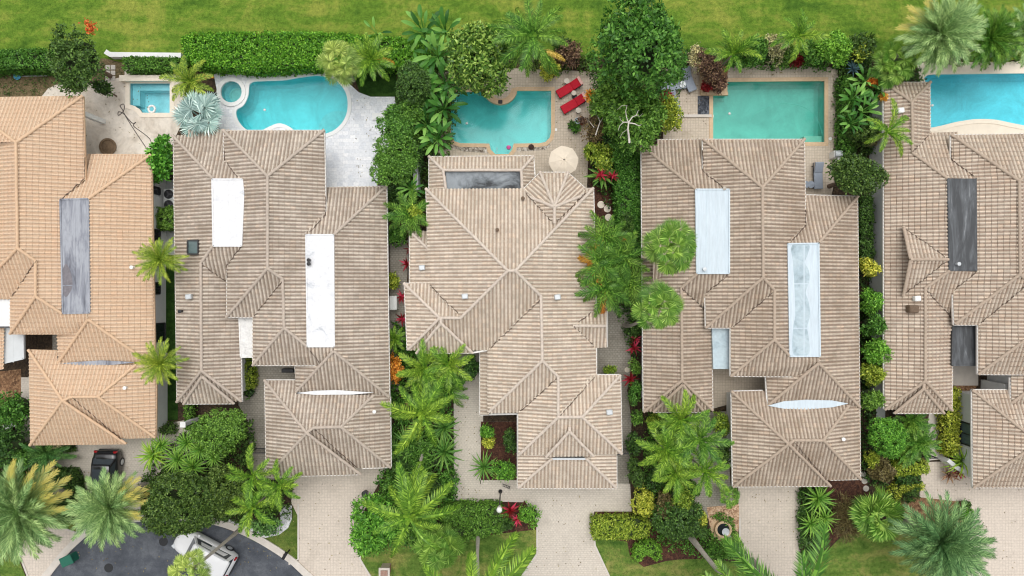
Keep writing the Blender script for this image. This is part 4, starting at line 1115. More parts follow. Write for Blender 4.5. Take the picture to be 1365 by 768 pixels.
L['silver'] = leaf_mat('silver blue fan leaves', G3((128, 156, 150), (166, 190, 184), (204, 218, 210)), .2, .5)
L['cycad'] = leaf_mat('dark cycad leaflets', G3((54, 92, 44), (80, 122, 58), (116, 156, 84)), .2, .4)
L['agave'] = leaf_mat('blue grey agave leaves', G3((74, 104, 116), (100, 132, 144), (134, 164, 172)), .1, .5, .25, True)
L['orangefrond'] = leaf_mat('orange dying leaflets', G3((178, 120, 40), (208, 146, 52), (222, 170, 84)), .25, .5)
def tip_mat(name, a, b):
    """leaflets that turn from colour a near the crown to colour b towards the frond's tip"""
    k = NT(name); tc = k.n('ShaderNodeTexCoord'); sp = k.n('ShaderNodeSeparateXYZ'); k.l(tc.outputs['Object'], sp.inputs[0])
    g = k.n('ShaderNodeNewGeometry')
    t = k.math('ADD', sp.outputs[0], k.math('MULTIPLY', g.outputs['Random Per Island'], .22))
    col = k.ramp(t, [(0.62, a), (0.84, (.5 * (a[0] + b[0]), .5 * (a[1] + b[1]), .5 * (a[2] + b[2]), 1)), (1.0, b)])
    k.l(col, k.b.inputs['Base Color']); k.b.inputs['Roughness'].default_value = .5
    return k.m


L['datetip'] = tip_mat('date leaflets with golden tips', sr(130, 158, 90), sr(196, 184, 88))
M['core'] = mat('shaded inner foliage', (0.035, 0.055, 0.018), 0.95, var=0.4, scale=5)  # shade inside the crowns, put into the colour of a solid core
M['trunk_grey'] = mat('ringed grey palm trunk', sr(150, 142, 130), 0.9, var=0.22, scale=7, bump=0.5)


def nrm(a):
    return a / np.maximum(np.linalg.norm(a, axis=1, keepdims=True), 1e-9)


def leaves(pos, d, n, ln, wd, fold=0.12):
    """one folded rhombus per leaf; returns verts, quads"""
    N = len(pos); d = nrm(d); s = nrm(np.cross(d, n)); n2 = np.cross(s, d)
    ln = np.broadcast_to(np.asarray(ln, float), (N,))[:, None]; wd = np.broadcast_to(np.asarray(wd, float), (N,))[:, None]
    mid = pos + d * ln * 0.45 + n2 * wd * fold
    v = np.stack([pos, mid + s * wd / 2, pos + d * ln - n2 * ln * 0.08, mid - s * wd / 2], 1).reshape(-1, 3)
    q = np.arange(4 * N).reshape(-1, 4)
    return v, q


def rosettes(cen, nor, per, ln, wd, spread=(8, 70), jit=0.10):
    """a tuft of leaves at every centre, opening round its normal"""
    K = len(cen)
    c = np.repeat(cen, per, 0); n = np.repeat(nor, per, 0)
    r = nrm(rng.normal(size=c.shape)); tang = nrm(np.cross(n, r))
    el = np.radians(rng.uniform(*spread, len(c)))[:, None]
    d = tang * np.cos(el) + n * np.sin(el)
    pos = c + rng.normal(size=c.shape) * jit
    return leaves(pos, d, nrm(n + 0.35 * rng.normal(size=n.shape)), ln * rng.uniform(.7, 1.2, len(c)), wd * rng.uniform(.8, 1.2, len(c)))


def crown_points(rx, ry, rz, lobes, K, low=-0.25, lobe_r=(0.34, 0.52), inner=0.62):
    """tuft centres over the outside of several lobes that together fill an ellipsoid"""
    cs = []
    for i in range(lobes):
        while True:
            p = rng.uniform(-1, 1, 3)
            if np.linalg.norm(p) < 1 and p[2] > low: break
        p = p / max(np.linalg.norm(p), 1e-6) * rng.uniform(0.25, inner)
        cs.append((p, rng.uniform(*lobe_r)))
    P = []; Nn = []; per = int(K / lobes * 1.6)
    for p, r in cs:
        u = nrm(rng.normal(size=(per, 3))); u[:, 2] = np.where(u[:, 2] < -0.35, -u[:, 2], u[:, 2])
        q = p + u * r * rng.uniform(.82, 1.08, (per, 1))
        depth = np.min([np.linalg.norm((q - c) / rr, axis=1) for c, rr in cs], 0)
        keep = (depth > 0.6) & (q[:, 2] > low)
        P.append(q[keep]); Nn.append(u[keep])
    P = np.concatenate(P); Nn = np.concatenate(Nn)
    S = np.array([rx, ry, rz])
    return P * S, nrm(Nn / S * min(rx, rz) + np.array([0, 0, 0.25]))


def mpx(r, z):
    return r / PPM * (CAM_H - z) / CAM_H


def tree(px, py, rpx, zc, leafm, label, rpy=None, h=None, leaf=0.26, K=None, per=13, lobes=14, cat='tree', name='tree', group=None, low=-.3, spread=(5, 60), bark='bark', trunk_r=.14, core=True, wd=.5, fruit=None, branches=()):
    p = W(px, py, zc); rx = mpx(rpx, zc); ry = mpx(rpy or rpx, zc); rz = h or 0.75 * min(rx, ry)
    t = thing(name, label, cat, (p.x, p.y, 0), group=group)
    K = K or int(125 * rx * ry / (leaf / .26) ** 1.5)
    c, n = crown_points(rx, ry, rz, lobes, K, low)
    c[:, 2] += zc
    v, q = rosettes(c, n, per, leaf, leaf * wd, spread, leaf * .4)
    # a few inner leaves so that the gaps look into foliage
    link('crown', raw_mesh('crown', v, q), leafm, t)
    tk = MB(); tk.smooth = True
    top = max(.3, zc - rz * .3)
    tk.tube([(0, 0, -.05), (.05, .03, top * .5), (0.02, -.03, top)], [trunk_r * 1.3, trunk_r, trunk_r * .7], 8)
    for i in range(6):
        a = i * 1.05 + random.random(); e = Vector((math.cos(a) * rx * .65, math.sin(a) * ry * .65, zc + rz * random.uniform(0, .5)))
        s = Vector((0.02, -.03, top * random.uniform(.7, 1)))
        tk.tube([s, s.lerp(e, .5) + Vector((0, 0, .12)), e], [trunk_r * .55, trunk_r * .35, trunk_r * .12], 5)
    tk.build('trunk', M[bark], t)
    if core:  # dark solid filler, its colour standing in for shade between the leaves
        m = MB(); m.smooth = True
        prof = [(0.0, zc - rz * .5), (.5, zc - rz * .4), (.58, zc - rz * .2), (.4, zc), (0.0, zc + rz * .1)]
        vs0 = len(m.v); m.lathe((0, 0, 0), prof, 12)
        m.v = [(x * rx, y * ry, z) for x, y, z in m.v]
        m.build('shaded_core', M['core'], t)
    if fruit:
        fx, fy, fr, fm = fruit
        f = W(fx, fy, zc + rz * .7) - Vector((p.x, p.y, 0))
        cc = np.array(f) + rng.normal(size=(20, 3)) * np.array([fr * .5, fr, .12])
        v, q = rosettes(cc, np.tile([0, 0, 1.0], (20, 1)), 7, .2, .11)
        link('blossom', raw_mesh('blossom', v, q), fm, t)
    for br in branches:
        b = MB(); b.smooth = True
        for pts, r0 in br:
            P_ = [W(*x) - Vector((p.x, p.y, 0)) for x in pts]
            b.tube(P_, [r0 * (1 - .75 * i / (len(P_) - 1)) for i in range(len(P_))], 6)
        b.build('bare_branch', M['bark_white'], t)
    return t


def bush(px, py, rpx, z, leafm, label, rpy=None, leaf=.2, per=12, lobes=7, cat='shrub', name='shrub', group=None, **kw):
    """low shrub, its crown centred at height z and reaching almost to the ground"""
    rx = mpx(rpx, z); ry = mpx(rpy or rpx, z)
    return tree(px, py, rpx, z, leafm, label, rpy, min(max(z * .9, .35), max(rx, ry)), leaf, kw.pop('K', int(75 * rx * ry / (leaf / .2) ** 1.4) + 30), per, lobes, cat, name, group, -.55, trunk_r=.05, **kw)


def in_poly(P, poly):
    x, y = P[:, 0], P[:, 1]; ins = np.zeros(len(P), bool); n = len(poly)
    for i in range(n):
        (x1, y1), (x2, y2) = poly[i], poly[(i + 1) % n]
        if y1 == y2: continue
        c = ((y1 > y) != (y2 > y)) & (x < (x2 - x1) * (y - y1) / (y2 - y1) + x1)
        ins ^= c
    return ins


def scatter_poly(poly, dens):
    P = np.array(poly); lo, hi = P.min(0), P.max(0)
    N = int(dens * (hi - lo).prod())
    q = rng.uniform(lo, hi, (N, 2))
    return q[in_poly(q, poly)]


def hedge(poly, z, leafm, label, leaf=.15, dens=60, per=9, cat='hedge', name='hedge', group=None, wob=.1, wd=.6, core=None):
    """clipped hedge over a plan outline, leafy on top and down its sides"""
    P = px2w(poly, z); c = Vector((sum(p[0] for p in P) / len(P), sum(p[1] for p in P) / len(P), 0))
    t = thing(name, label, cat, c, group=group)
    q = scatter_poly(P, dens)
    hz = z + wob * (np.sin(q[:, 0] * 2.1) * .5 + np.sin(q[:, 1] * 2.7 + q[:, 0]) * .5) + rng.normal(size=len(q)) * .04
    cen = np.c_[q, hz]; nor = np.tile([0, 0, 1.0], (len(q), 1)) + rng.normal(size=cen.shape) * .35
    S = []; SN = []
    for i in range(len(P)):
        a, b = np.array(P[i]), np.array(P[(i + 1) % len(P)]); d = b - a; ln = np.linalg.norm(d)
        k = int(ln * z * dens * .7)
        if k < 1: continue
        tt = rng.random(k)[:, None]
        S.append(np.c_[a + d * tt + rng.normal(size=(k, 2)) * .06, rng.uniform(.05, z, k)])
        o = np.array([d[1], -d[0], 0]) / ln
        SN.append(np.tile(o, (k, 1)) + rng.normal(size=(k, 3)) * .3)
    cx = np.array([c.x, c.y, 0])
    if S:
        S = np.concatenate(S); SN = np.concatenate(SN)
        flip = np.sum((S - cx)[:, :2] * SN[:, :2], 1) < 0; SN[flip] *= -1
        cen = np.concatenate([cen, S]); nor = np.concatenate([nor, SN])
    v, qd = rosettes(cen - cx, nrm(nor), per, leaf, leaf * wd, (5, 60), leaf * .35)
    link('foliage', raw_mesh('foliage', v, qd), leafm, t)
    inn = [(x - c.x, y - c.y) for x, y in grow(P, -0.12)]
    MB().prism(inn, 0, z - .16).build('shaded_core', core or M['core'], t)  # dark solid block closes the hedge, inner shade painted in its colour
    return t


def ground_cover(name, poly, z, leafm, leaf=.22, dens=12, per=9, wd=.5):
    P = px2w(poly, z)
    q = scatter_poly(P, dens * 1.8); n = len(q)
    cl = .55 + .45 * np.sin(q[:, 0] * 2.3 + 1.7 * np.sin(q[:, 1] * 1.9)) * np.sin(q[:, 1] * 2.7 + q[:, 0] * .8)
    cen = np.c_[q, rng.uniform(.05, 1, n) * z * (.4 + 1.5 * cl)]
    v, qd = rosettes(cen, nrm(np.tile([0, 0, 1.0], (n, 1)) + rng.normal(size=(n, 3)) * .3), per, leaf, leaf * wd, (10, 70), leaf * .5)
    return tag(link(name, raw_mesh(name, v, qd), leafm), kind='stuff')


# ---- palms
def frond_pinnate(Lf, e0, droop, pairs, ll, lw, vang=20, sweep=52, pet=0.15, ldroop=.3, power=1.3):
    n = 14; ts = np.linspace(0, 1, n + 1)
    ang = np.radians(e0 - droop * ts ** power)
    dx = np.cos(ang) * Lf / n; dz = np.sin(ang) * Lf / n
    X = np.r_[0, np.cumsum(dx[:-1])]; Z = np.r_[0, np.cumsum(dz[:-1])]
    tl = np.linspace(pet, 0.995, pairs)
    x = np.interp(tl, ts, X); z = np.interp(tl, ts, Z); a = np.interp(tl, ts, ang)
    tan = np.c_[np.cos(a), 0 * a, np.sin(a)]; upv = np.c_[-np.sin(a), 0 * a, np.cos(a)]
    base = np.c_[x, 0 * x, z]
    prof = 0.30 + 0.70 * np.sin(np.pi * np.clip((tl - pet) / (1 - pet) * .82 + .16, 0, 1)) ** .8
    sw = np.radians(sweep - 28 * (tl - .5))
    V = []; 
    for sd in (1, -1):
        va = np.radians(vang + rng.normal(size=pairs) * 7)
        sv = np.c_[0 * a, sd * np.cos(va), 0 * a] + upv * np.sin(va)[:, None]
        s_ = np.clip(sw + rng.normal(size=pairs) * .09, .2, 1.5)
        d = tan * np.cos(s_)[:, None] + sv * np.sin(s_)[:, None]
        d[:, 2] -= ldroop * rng.uniform(.6, 1.3, pairs)
        v, _ = leaves(base, d, upv, ll * prof * rng.uniform(.85, 1.1, pairs), lw, .1)
        V.append(v)
    # midrib
    r = np.interp(ts, [0, 1], [.045, .008])
    c3 = np.c_[X, 0 * X, Z]; rib = []
    for k in range(n):
        for sd in (1, -1):
            y0, y1 = np.array([0, sd * r[k], 0]), np.array([0, sd * r[k + 1], 0]); u0 = np.array([0, 0, r[k] * .8]); u1 = np.array([0, 0, r[k + 1] * .8])
            rib += [c3[k] + u0, c3[k] + y0, c3[k + 1] + y1, c3[k + 1] + u1]
    V.append(np.array(rib))
    v = np.concatenate(V)
    return v, np.arange(len(v)).reshape(-1, 4)


def frond_fan(Lp, rb, e0, seg, spread=300, droop=.35, cup=18, sw=.075):
    """petiole and a palmate blade"""
    a0 = np.radians(e0); tip = np.array([Lp * np.cos(a0 * .92), 0, Lp * np.sin(a0 * .92)])
    bt = a0 - np.radians(38)                                   # the blade hangs lower than its stalk
    t = np.array([np.cos(bt), 0, np.sin(bt)]); u = np.array([-np.sin(bt), 0, np.cos(bt)]); s = np.array([0, 1.0, 0])
    th = np.radians(np.linspace(-spread / 2, spread / 2, seg))
    cu = np.radians(cup)
    d = (t[None] * np.cos(th)[:, None] + s[None] * np.sin(th)[:, None]) * np.cos(cu) + u[None] * np.sin(cu)
    ln = rb * (0.72 + .28 * np.cos(th / 2) ** 2) * rng.uniform(.9, 1.08, seg)
    w0 = 2 * np.pi * rb * .62 * spread / 360 / seg * 1.15
    out = []
    base = tip + d * .03
    m = tip + d * (ln * .62)[:, None]
    side = nrm(np.cross(d, np.broadcast_to(u, d.shape)))
    tipv = tip + d * ln[:, None] + np.array([0, 0, -1.0]) * (droop * ln * rng.uniform(.5, 1.3, seg))[:, None]
    fold = u * .035
    V = np.stack([base, m + side * w0 / 2 - fold * (np.arange(seg) % 2)[:, None], tipv, m - side * w0 / 2 + fold * (np.arange(seg) % 2)[:, None]], 1).reshape(-1, 3)
    r = .018
    st = []
    for sd in (1, -1):
        o = np.array([0, sd * r, 0])
        st += [np.array([0, 0, .02]), o, tip + o * .6, tip + np.array([0, 0, .02])]
    v = np.concatenate([V, np.array(st)])
    return v, np.arange(len(v)).reshape(-1, 4)


def leaf_paddle(Lp, Lb, wb, e0, droop=35):
    """upright stalk and a broad blade folded along its midrib"""
    n = 7; a0 = np.radians(e0)
    pts = [np.array([0, 0, 0.0])]; an = a0
    tip = np.array([np.cos(a0) * Lp, 0, np.sin(a0) * Lp]); V = []
    r = .022
    for sd in (1, -1):
        o = np.array([0, sd * r, 0]); V += [np.array([0, 0, .02]), o, tip + o * .7, tip + np.array([0, 0, .02])]
    ts = np.linspace(0, 1, n + 1); ang = a0 - np.radians(18 + droop * ts)
    X = tip[0] + np.r_[0, np.cumsum(np.cos(ang[:-1]) * Lb / n)]; Z = tip[2] + np.r_[0, np.cumsum(np.sin(ang[:-1]) * Lb / n)]
    wv = wb / 2 * np.sin(np.pi * np.clip(ts * .88 + .1, 0, 1)) ** .6; wv[-1] = .01
    for k in range(n):
        for sd in (1, -1):
            rip = rng.uniform(.85, 1.0)
            e = lambda i: np.array([X[i], sd * wv[i] * rip, Z[i] + .28 * wv[i]])
            V += [np.array([X[k], 0, Z[k]]), e(k), e(k + 1), np.array([X[k + 1], 0, Z[k + 1]])]
    v = np.array(V)
    return v, np.arange(len(v)).reshape(-1, 4)


def strap(Ls, w, e0, droop=50, n=4):
    ts = np.linspace(0, 1, n + 1); ang = np.radians(e0 - droop * ts)
    X = np.r_[0, np.cumsum(np.cos(ang[:-1]) * Ls / n)]; Z = np.r_[0, np.cumsum(np.sin(ang[:-1]) * Ls / n)]
    wv = w / 2 * np.sin(np.pi * np.clip(ts * .75 + .25, 0, 1)); wv[-1] = .004
    V = []
    for k in range(n):
        for sd in (1, -1):
            e = lambda i: np.array([X[i], sd * wv[i], Z[i] + .3 * wv[i]])
            V += [np.array([X[k], 0, Z[k]]), e(k), e(k + 1), np.array([X[k + 1], 0, Z[k + 1]])]
    v = np.array(V)
    return v, np.arange(len(v)).reshape(-1, 4)


PALMS = {   # (maker of a frond at tier s in 0..1, number of fronds)
    'coco': lambda s: frond_pinnate(1, 70 - 80 * s, 58 + 22 * s, 72, .180, .0125, 10 - 20 * s, 50, .14, .3),
    'areca': lambda s: frond_pinnate(1, 74 - 60 * s, 74 + 14 * s, 52, .205, .0185, 30 - 14 * s, 46, .20, .2),
    'kentia': lambda s: frond_pinnate(1, 70 - 66 * s, 72 + 10 * s, 46, .24, .019, 4 - 14 * s, 50, .18, .5),
    'date': lambda s: frond_pinnate(1, 74 - 76 * s, 34 + 14 * s, 56, .21, .012, 28 - 8 * s, 42, .06, .10),
    'cycad': lambda s: frond_pinnate(1, 66 - 54 * s, 46 + 8 * s, 44, .17, .028, 20, 62, .08, .05),
    'fan': lambda s: frond_fan(.60, .38, 80 - 84 * s, 44, 310, .22, 12),
    'fanbig': lambda s: frond_fan(.50, .56, 76 - 84 * s, 36, 290, .14, 24),
    'paddle': lambda s: leaf_paddle(.50, .50, .155, 80 - 46 * s, 34 + 30 * s),
    'ti': lambda s: strap(1, .20, 74 - 60 * s, 46),
    'agave': lambda s: strap(1, .13, 66 - 56 * s, 8),
    'spider': lambda s: strap(1, .10, 72 - 66 * s, 60),
}
TIERS = 7
_cache = {}


def frond_mesh(kind, tier, leafm, part):
    key = (kind, tier, leafm.name)
    if key not in _cache:
        v, q = PALMS[kind](tier / (TIERS - 1))
        me = raw_mesh(part, v, q); me.materials.append(leafm)
        _cache[key] = me
    return _cache[key]


def palm(kind, px, py, zc, rpx, leafm, label, n=18, base=None, trunk=True, cat='palm tree', name='palm_tree', group=None, part='frond', tiers=(0, 6), dry=None, dry2=None, dryn=0, drym=None, tr=.13, trunkm=None, yaw0=None, keep=None, wind=None, yaws=None):
    """a crown of separate fronds on a curved trunk"""
    top = W(px, py, zc)
    b = W(*base) if base else Vector((top.x + random.uniform(-.15, .15), top.y + random.uniform(-.15, .15), 0))
    t = thing(name, label, cat, b, group=group)
    Lf = mpx(rpx, zc) * {'coco': 1.18, 'areca': 1.22, 'kentia': 1.2, 'date': 1.08, 'cycad': 1.1, 'fan': 1.08, 'fanbig': 1.0, 'paddle': 1.3, 'ti': 1.15, 'agave': 1.05, 'spider': 1.2}[kind]
    tl = top - b
    if trunk:
        m = MB(); m.smooth = True; k = 9; pts = []
        for i in range(k):
            s = i / (k - 1); w_ = s * s * (1.2 - .2 * s) if base else s
            pts.append((tl.x * w_, tl.y * w_, tl.z * s))
        m.tube(pts, [tr * (1.35 - .45 * min(1, i / 3)) if i < 3 else tr * (.95 - .03 * i) for i in range(k)], 10)
        m.build('trunk', trunkm or M['trunk_grey'], t)
    y0 = yaw0 if yaw0 is not None else random.uniform(0, 6.28)
    for i in range(n):
        s = (i + .5) / n; tier = tiers[0] + (tiers[1] - tiers[0]) * s ** .8
        yaw = y0 + i * 2.39996 + random.uniform(-.12, .12)
        if yaws: yaw = RAD(yaws[i % len(yaws)])
        if wind: yaw += wind[1] * math.sin(RAD(wind[0]) - yaw) + random.uniform(-.15, .15)
        if keep and not keep(math.degrees(yaw) % 360): continue
        lm = leafm
        dg = math.degrees(yaw) % 360
        if dry2 and dry2[0] <= dg <= dry2[1] and s > .3: lm = drym
        if dry and dry[0] <= math.degrees(yaw) % 360 <= dry[1] and s > .35: lm = drym
        if dryn and i >= n - dryn: lm = drym or L['orangefrond']
        o = link(part, frond_mesh(kind, int(round(tier)), lm, part), None, t, tl)
        sc = Lf * (random.uniform(.7, 1.12) if wind else random.uniform(.86, 1.1))
        o.scale = (sc, sc, sc)
        o.rotation_euler = (random.uniform(-.35, .35) if wind else random.uniform(-.12, .12), random.uniform(-.1, .1), yaw)
    return t

# ================================================================== planting, along the back of the lots
hedge([(-30, 67), (78, 67), (78, 89), (-30, 91)], 1.5, L['mid'], 'dark green clipped hedge running in from the left edge along the fairway', .14, 60)
hedge([(164, 77), (248, 78), (248, 91), (164, 92)], 1.2, L['mid'], 'narrow dark hedge just behind the white garden wall', .13, 60)
hedge([(243, 52), (262, 46), (330, 45), (440, 45), (492, 50), (528, 52), (566, 54), (572, 92), (530, 88), (508, 86), (440, 86), (400, 88), (340, 92), (262, 86), (246, 72)], 1.6, L['hedge'], 'wide fresh green hedge beside the fairway above the turquoise pool', .17, 60)
tree(106, 80, 38, 3.6, L['dark'], 'dark green tree with an orange blossom cluster, over the left hedge', 46, None, .22, K=430, lobes=19, fruit=(121, 37, .27, L['blossom']))
bush(138, 120, 11, 1.6, L['olive'], 'thin straggly plant at the foot of the orange blossomed tree', leaf=.2, lobes=5)
palm('areca', 254, 110, 2.6, 30, L['ygreen'], 'yellow green feathery palm between the plunge pool and the round spa', 16, tr=.09, dryn=1, drym=L['orangefrond'])
palm('fanbig', 268, 157, 2.4, 38, L['silver'], 'silver blue fan palm at the back corner of the white roofed house', 13, tr=.2, part='fan_leaf')
palm('fan', 455, 84, 4.0, 32, L['fanpale'], 'pale fan palm over the turquoise pool\'s right end', 26, part='fan_leaf')
palm('areca', 494, 80, 3.6, 32, L['areca'], 'feathery green palm with one brown frond, beside the pale fan palm', 16, dryn=1)
palm('paddle', 503, 46, 1.4, 20, L['paddle'], 'broad leaved plant poking above the hedge onto the fairway', 6, trunk=False, cat='plant', name='paddle_leaf_plant', part='leaf')
GB = 'bird of paradise plants beside the white marble pool paving'
for k, (x, y, r, lb) in enumerate([(566, 46, 30, 'topmost broad leaved clump reaching onto the fairway'), (594, 46, 30, 'broad leaved clump reaching onto the fairway, right of its twin'), (584, 76, 32, 'large paddle leaved clump between the hedge end and the glossy tree'),
                                 (560, 100, 24, 'small paddle leaved clump beside the fine leaved dark tree'), (594, 112, 30, 'paddle leaved clump touching the upper left corner of the notched pool'), (570, 128, 30, 'paddle leaved clump with pale flower bract, mid way down the row'),
                                 (592, 146, 28, 'paddle leaved clump leaning over the left edge of the notched pool'), (570, 168, 26, 'paddle leaved clump with white edged leaves left of the notched pool'), (584, 186, 26, 'lowest big paddle leaved clump, by the corner of the sunken flat roof'), (548, 252, 18, 'small light green broad leaved plant beside the pale garden wall')]):
    palm('paddle', x, y, 2.3, r, L['paddle'], lb, 17, trunk=False, cat='bird of paradise', name='bird_of_paradise', group=GB, part='leaf')
tree(553, 118, 26, 3.6, L['dark'], 'fine leaved dark tree by the turf corner of the white paving', 34, None, .17, per=14, lobes=12)
tree(528, 172, 26, 3.2, L['mid'], 'fine leaved tree half way down the white paving\'s right side', 34, None, .17, per=14, lobes=12)
tree(526, 218, 34, 3.4, L['mid'], 'spreading fine leaved tree at the bottom corner of the white paving', 38, None, .18, per=14, lobes=13)
bush(552, 205, 16, 1.6, L['dark'], 'dark shrub under the lowest paddle leaved clump', 30, .18)
tree(641, 76, 50, 4.6, L['glossy'], 'rounded glossy tree overhanging the notched pool', 53, 2.3, .30, per=12, lobes=18, wd=.45)
palm('coco', 710, 48, 5.5, 54, L['coco'], 'green feathery palm with one orange frond beside the glossy tree', 24, wind=(200, .2), dryn=0)
_p = palm('coco', 722, 66, 5.2, 32, L['datey'], 'single golden dead frond hanging over the yellow croton', 1, trunk=False, cat='palm frond', name='dead_palm_frond', yaw0=-.5, tiers=(4, 4))
bush(733, 94, 17, 1.1, L['yellow'], 'bright yellow croton behind the red loungers', leaf=.2)
bush(760, 74, 22, 1.2, L['bronze'], 'bronze leaved bush left of the tallest tree', 22)
bush(752, 62, 18, 1.0, L['olive'], 'olive bush at the lawn edge beside the feathery palm', 16)
tree(850, 64, 62, 7.5, L['mid'], 'tallest green tree with tufted crown, next to the grey loungers', 72, 3.6, .30, per=12, lobes=34, trunk_r=.26, wd=.5)
tree(846, 158, 40, 4.6, L['mid'], 'green tree with a bleached bare branch, below the tallest tree', 46, 1.8, .26, per=12, lobes=16, branches=(
    [([(839, 190, 6.3), (838, 180, 6.8), (837, 172, 7.0), (838, 163, 7.1), (843, 156, 7.2), (848, 154, 7.1), (851, 147, 7.1)], .075), ([(838, 163, 7.1), (831, 163, 7.2), (826, 168, 7.1), (824, 174, 7.0)], .04), ([(838, 164, 7.1), (846, 165, 7.2), (852, 168, 7.1), (855, 166, 7.1)], .05),
      ([(838, 164, 7.1), (835, 156, 7.3), (834, 148, 7.3), (836, 141, 7.2), (829, 141, 7.1), (823, 146, 7.0)], .03), ([(848, 154, 7.1), (853, 155, 7.1), (857, 151, 7.0)], .02), ([(837, 172, 7.0), (830, 177, 6.8), (826, 184, 6.6)], .02), ([(831, 163, 7.2), (827, 160, 7.2), (826, 155, 7.1)], .018)],))
tree(808, 130, 25, 4.0, L['mid'], 'green tree shading the end of the red loungers', 38, 1.6, .26, per=12, lobes=10)
tree(790, 168, 17, 2.4, L['twig'], 'half bare bush with pale twigs beside the tan pool paving', 22, 1.2, .16, 260, 4, 8, core=False, branches=(
    [([(794, 180, 3.2), (800, 162, 3.8), (792, 145, 3.8)], .05), ([(800, 164, 3.6), (806, 152, 3.7)], .03), ([(792, 170, 3.4), (784, 160, 3.5)], .03)],))
bush(791, 130, 9, 2.4, L['orange'], 'orange leaved bromeliad by the second red lounger', leaf=.22, lobes=4)
bush(895, 150, 17, 2.2, L['ygreen'], 'light yellow green shrub by the lowest grey lounger', 26)
bush(888, 131, 8, 1.6, L['red'], 'small red leaved plant above the lowest grey lounger', leaf=.22, lobes=4)
bush(797, 205, 22, 1.4, L['ygreen'], 'yellow green shrub at the right edge of the tan pool paving', 26, .22)
bush(826, 196, 20, 1.8, L['mid'], 'dense green shrub under the bare branched tree', 30)
palm('ti', 802, 234, 1.2, 22, L['kentia'], 'green strap leaved plant at the corner of the tan paving', 16, trunk=False, cat='plant', name='strap_leaf_plant', part='leaf')
GR = 'crimson strap leaved plants between the two middle houses'
for x, y, r, lb in ((801, 233, 10, 'crimson plant in the middle of the green strap leaves'), (816, 235, 9, 'crimson plant right of the green strap leaves'), (845, 463, 11, 'crimson plant below the lower fan palm'), (847, 452, 8, 'dark crimson plant half hidden under the lower fan palm'), (840, 505, 12, 'crimson plant beside the grey side path near the middle house garage')):
    palm('ti', x, y, .9 if y > 300 else 1.9, r, L['red'], lb, 12, trunk=False, cat='plant', name='red_leaf_plant', part='leaf', group=GR)
hedge([(822, 210), (852, 205), (853, 330), (826, 330), (824, 270)], 1.7, L['mid'], 'long green hedge along the left wall of the tan roofed house', .17, 55)
# behind the green pool
bush(944, 84, 20, 1.6, L['bronze'], 'dark bronze bush in the raised bed by the green pool', 26, .18)
bush(928, 78, 11, 1.5, L['pale'], 'pale yellow leaved shrub left of the bronze bush', 18, .18)
bush(958, 112, 13, 1.0, L['bronze'], 'low purple bush at the pool end of the raised bed', 13)
bush(942, 116, 7, .8, L['red'], 'red leaved plant in the corner of the raised bed', leaf=.2, lobes=4)
palm('areca', 977, 72, 3.0, 32, L['areca'], 'bright yellow green palm over the raised bed', 15, wind=(60, .4), tr=.08)
tree(1003, 72, 22, 2.0, L['mid'], 'feathery green bush right of the bright yellow palm', 22, 1.2, .2, lobes=8, cat='shrub', name='shrub')
bush(1028, 66, 18, 1.5, L['pale'], 'cream leaved shrub behind the green pool', 20, .2)
palm('areca', 1064, 48, 3.4, 31, L['areca'], 'small palm with golden fronds standing out on the fairway', 15, wind=(90, .3), tr=.08, dryn=0)
bush(1062, 82, 11, .9, L['red'], 'crimson shrub below the golden fronded palm', 7, .18)
bush(1046, 74, 16, 1.2, L['mid'], 'low green shrub left of the crimson shrub', 15)
tree(1112, 65, 26, 2.2, L['bright'], 'bright green rounded shrub at the corner of the green pool paving', 24, 1.3, .22, lobes=9, cat='shrub', name='shrub')
bush(1082, 72, 16, 1.5, L['mid'], 'green shrub between the crimson shrub and the bright rounded one', 20)
bush(1148, 68, 24, 1.6, L['olive'], 'olive shrub left of the grey green date palms', 24)
bush(1146, 72, 12, 1.9, L['ygreen'], 'small yellowish croton right of the bright rounded shrub', 14, .2)
palm('agave', 1137, 91, .8, 13, L['agave'], 'spiky blue grey agave among the shrubs', 26, trunk=False, cat='agave', name='agave', part='leaf')
palm('fan', 1189, 86, 3.4, 30, L['fan'], 'green fan palm above the end of the pale tiled wing', 24, part='fan_leaf')
for k, (x, y, r, lb) in enumerate([(1150, 112, 22, 'paddle leaved clump with orange flowers above the narrow tiled wing'), (1168, 122, 22, 'paddle leaved clump touching the narrow tiled wing'), (1134, 134, 22, 'paddle leaved clump beside the right edge of the green pool paving'), (1146, 150, 22, 'paddle leaved clump in the middle of the bed right of the green pool'), (1132, 166, 18, 'low paddle leaved clump nearest the white grill')]):
    palm('paddle', x, y, 2.0, r, L['paddle'], lb, 16, trunk=False, cat='bird of paradise', name='bird_of_paradise', part='leaf', group='bird of paradise plants right of the green pool')
bush(1163, 112, 6, 2.6, L['orange'], 'orange flower heads in the paddle leaves', leaf=.16, lobes=4)
bush(1176, 130, 6, 2.6, L['orange'], 'orange flower head beside the narrow tiled wing', leaf=.16, lobes=4)
hedge([(1122, 105), (1134, 100), (1140, 200), (1122, 205)], 1.0, L['mid'], 'narrow green hedge on the right side of the green pool paving', .16, 40)
bush(1150, 178, 22, 1.4, L['olive'], 'scrubby brown green bush below the paddle leaves', 22, .2)
bush(1160, 185, 16, 1.0, L['pale'], 'low shrub with pale yellow leaves beside the grey side wall', 12, .18)
palm('areca', 1182, 176, 4.0, 34, L['areca'], 'yellow green palm leaning over the narrow tiled wing', 10, wind=(330, .3), tr=.08)
tree(1138, 238, 41, 3.6, L['olive'], 'olive green rounded tree between the tan roof and the pale tiled roof', 32, 1.5, .2, per=13, lobes=18)
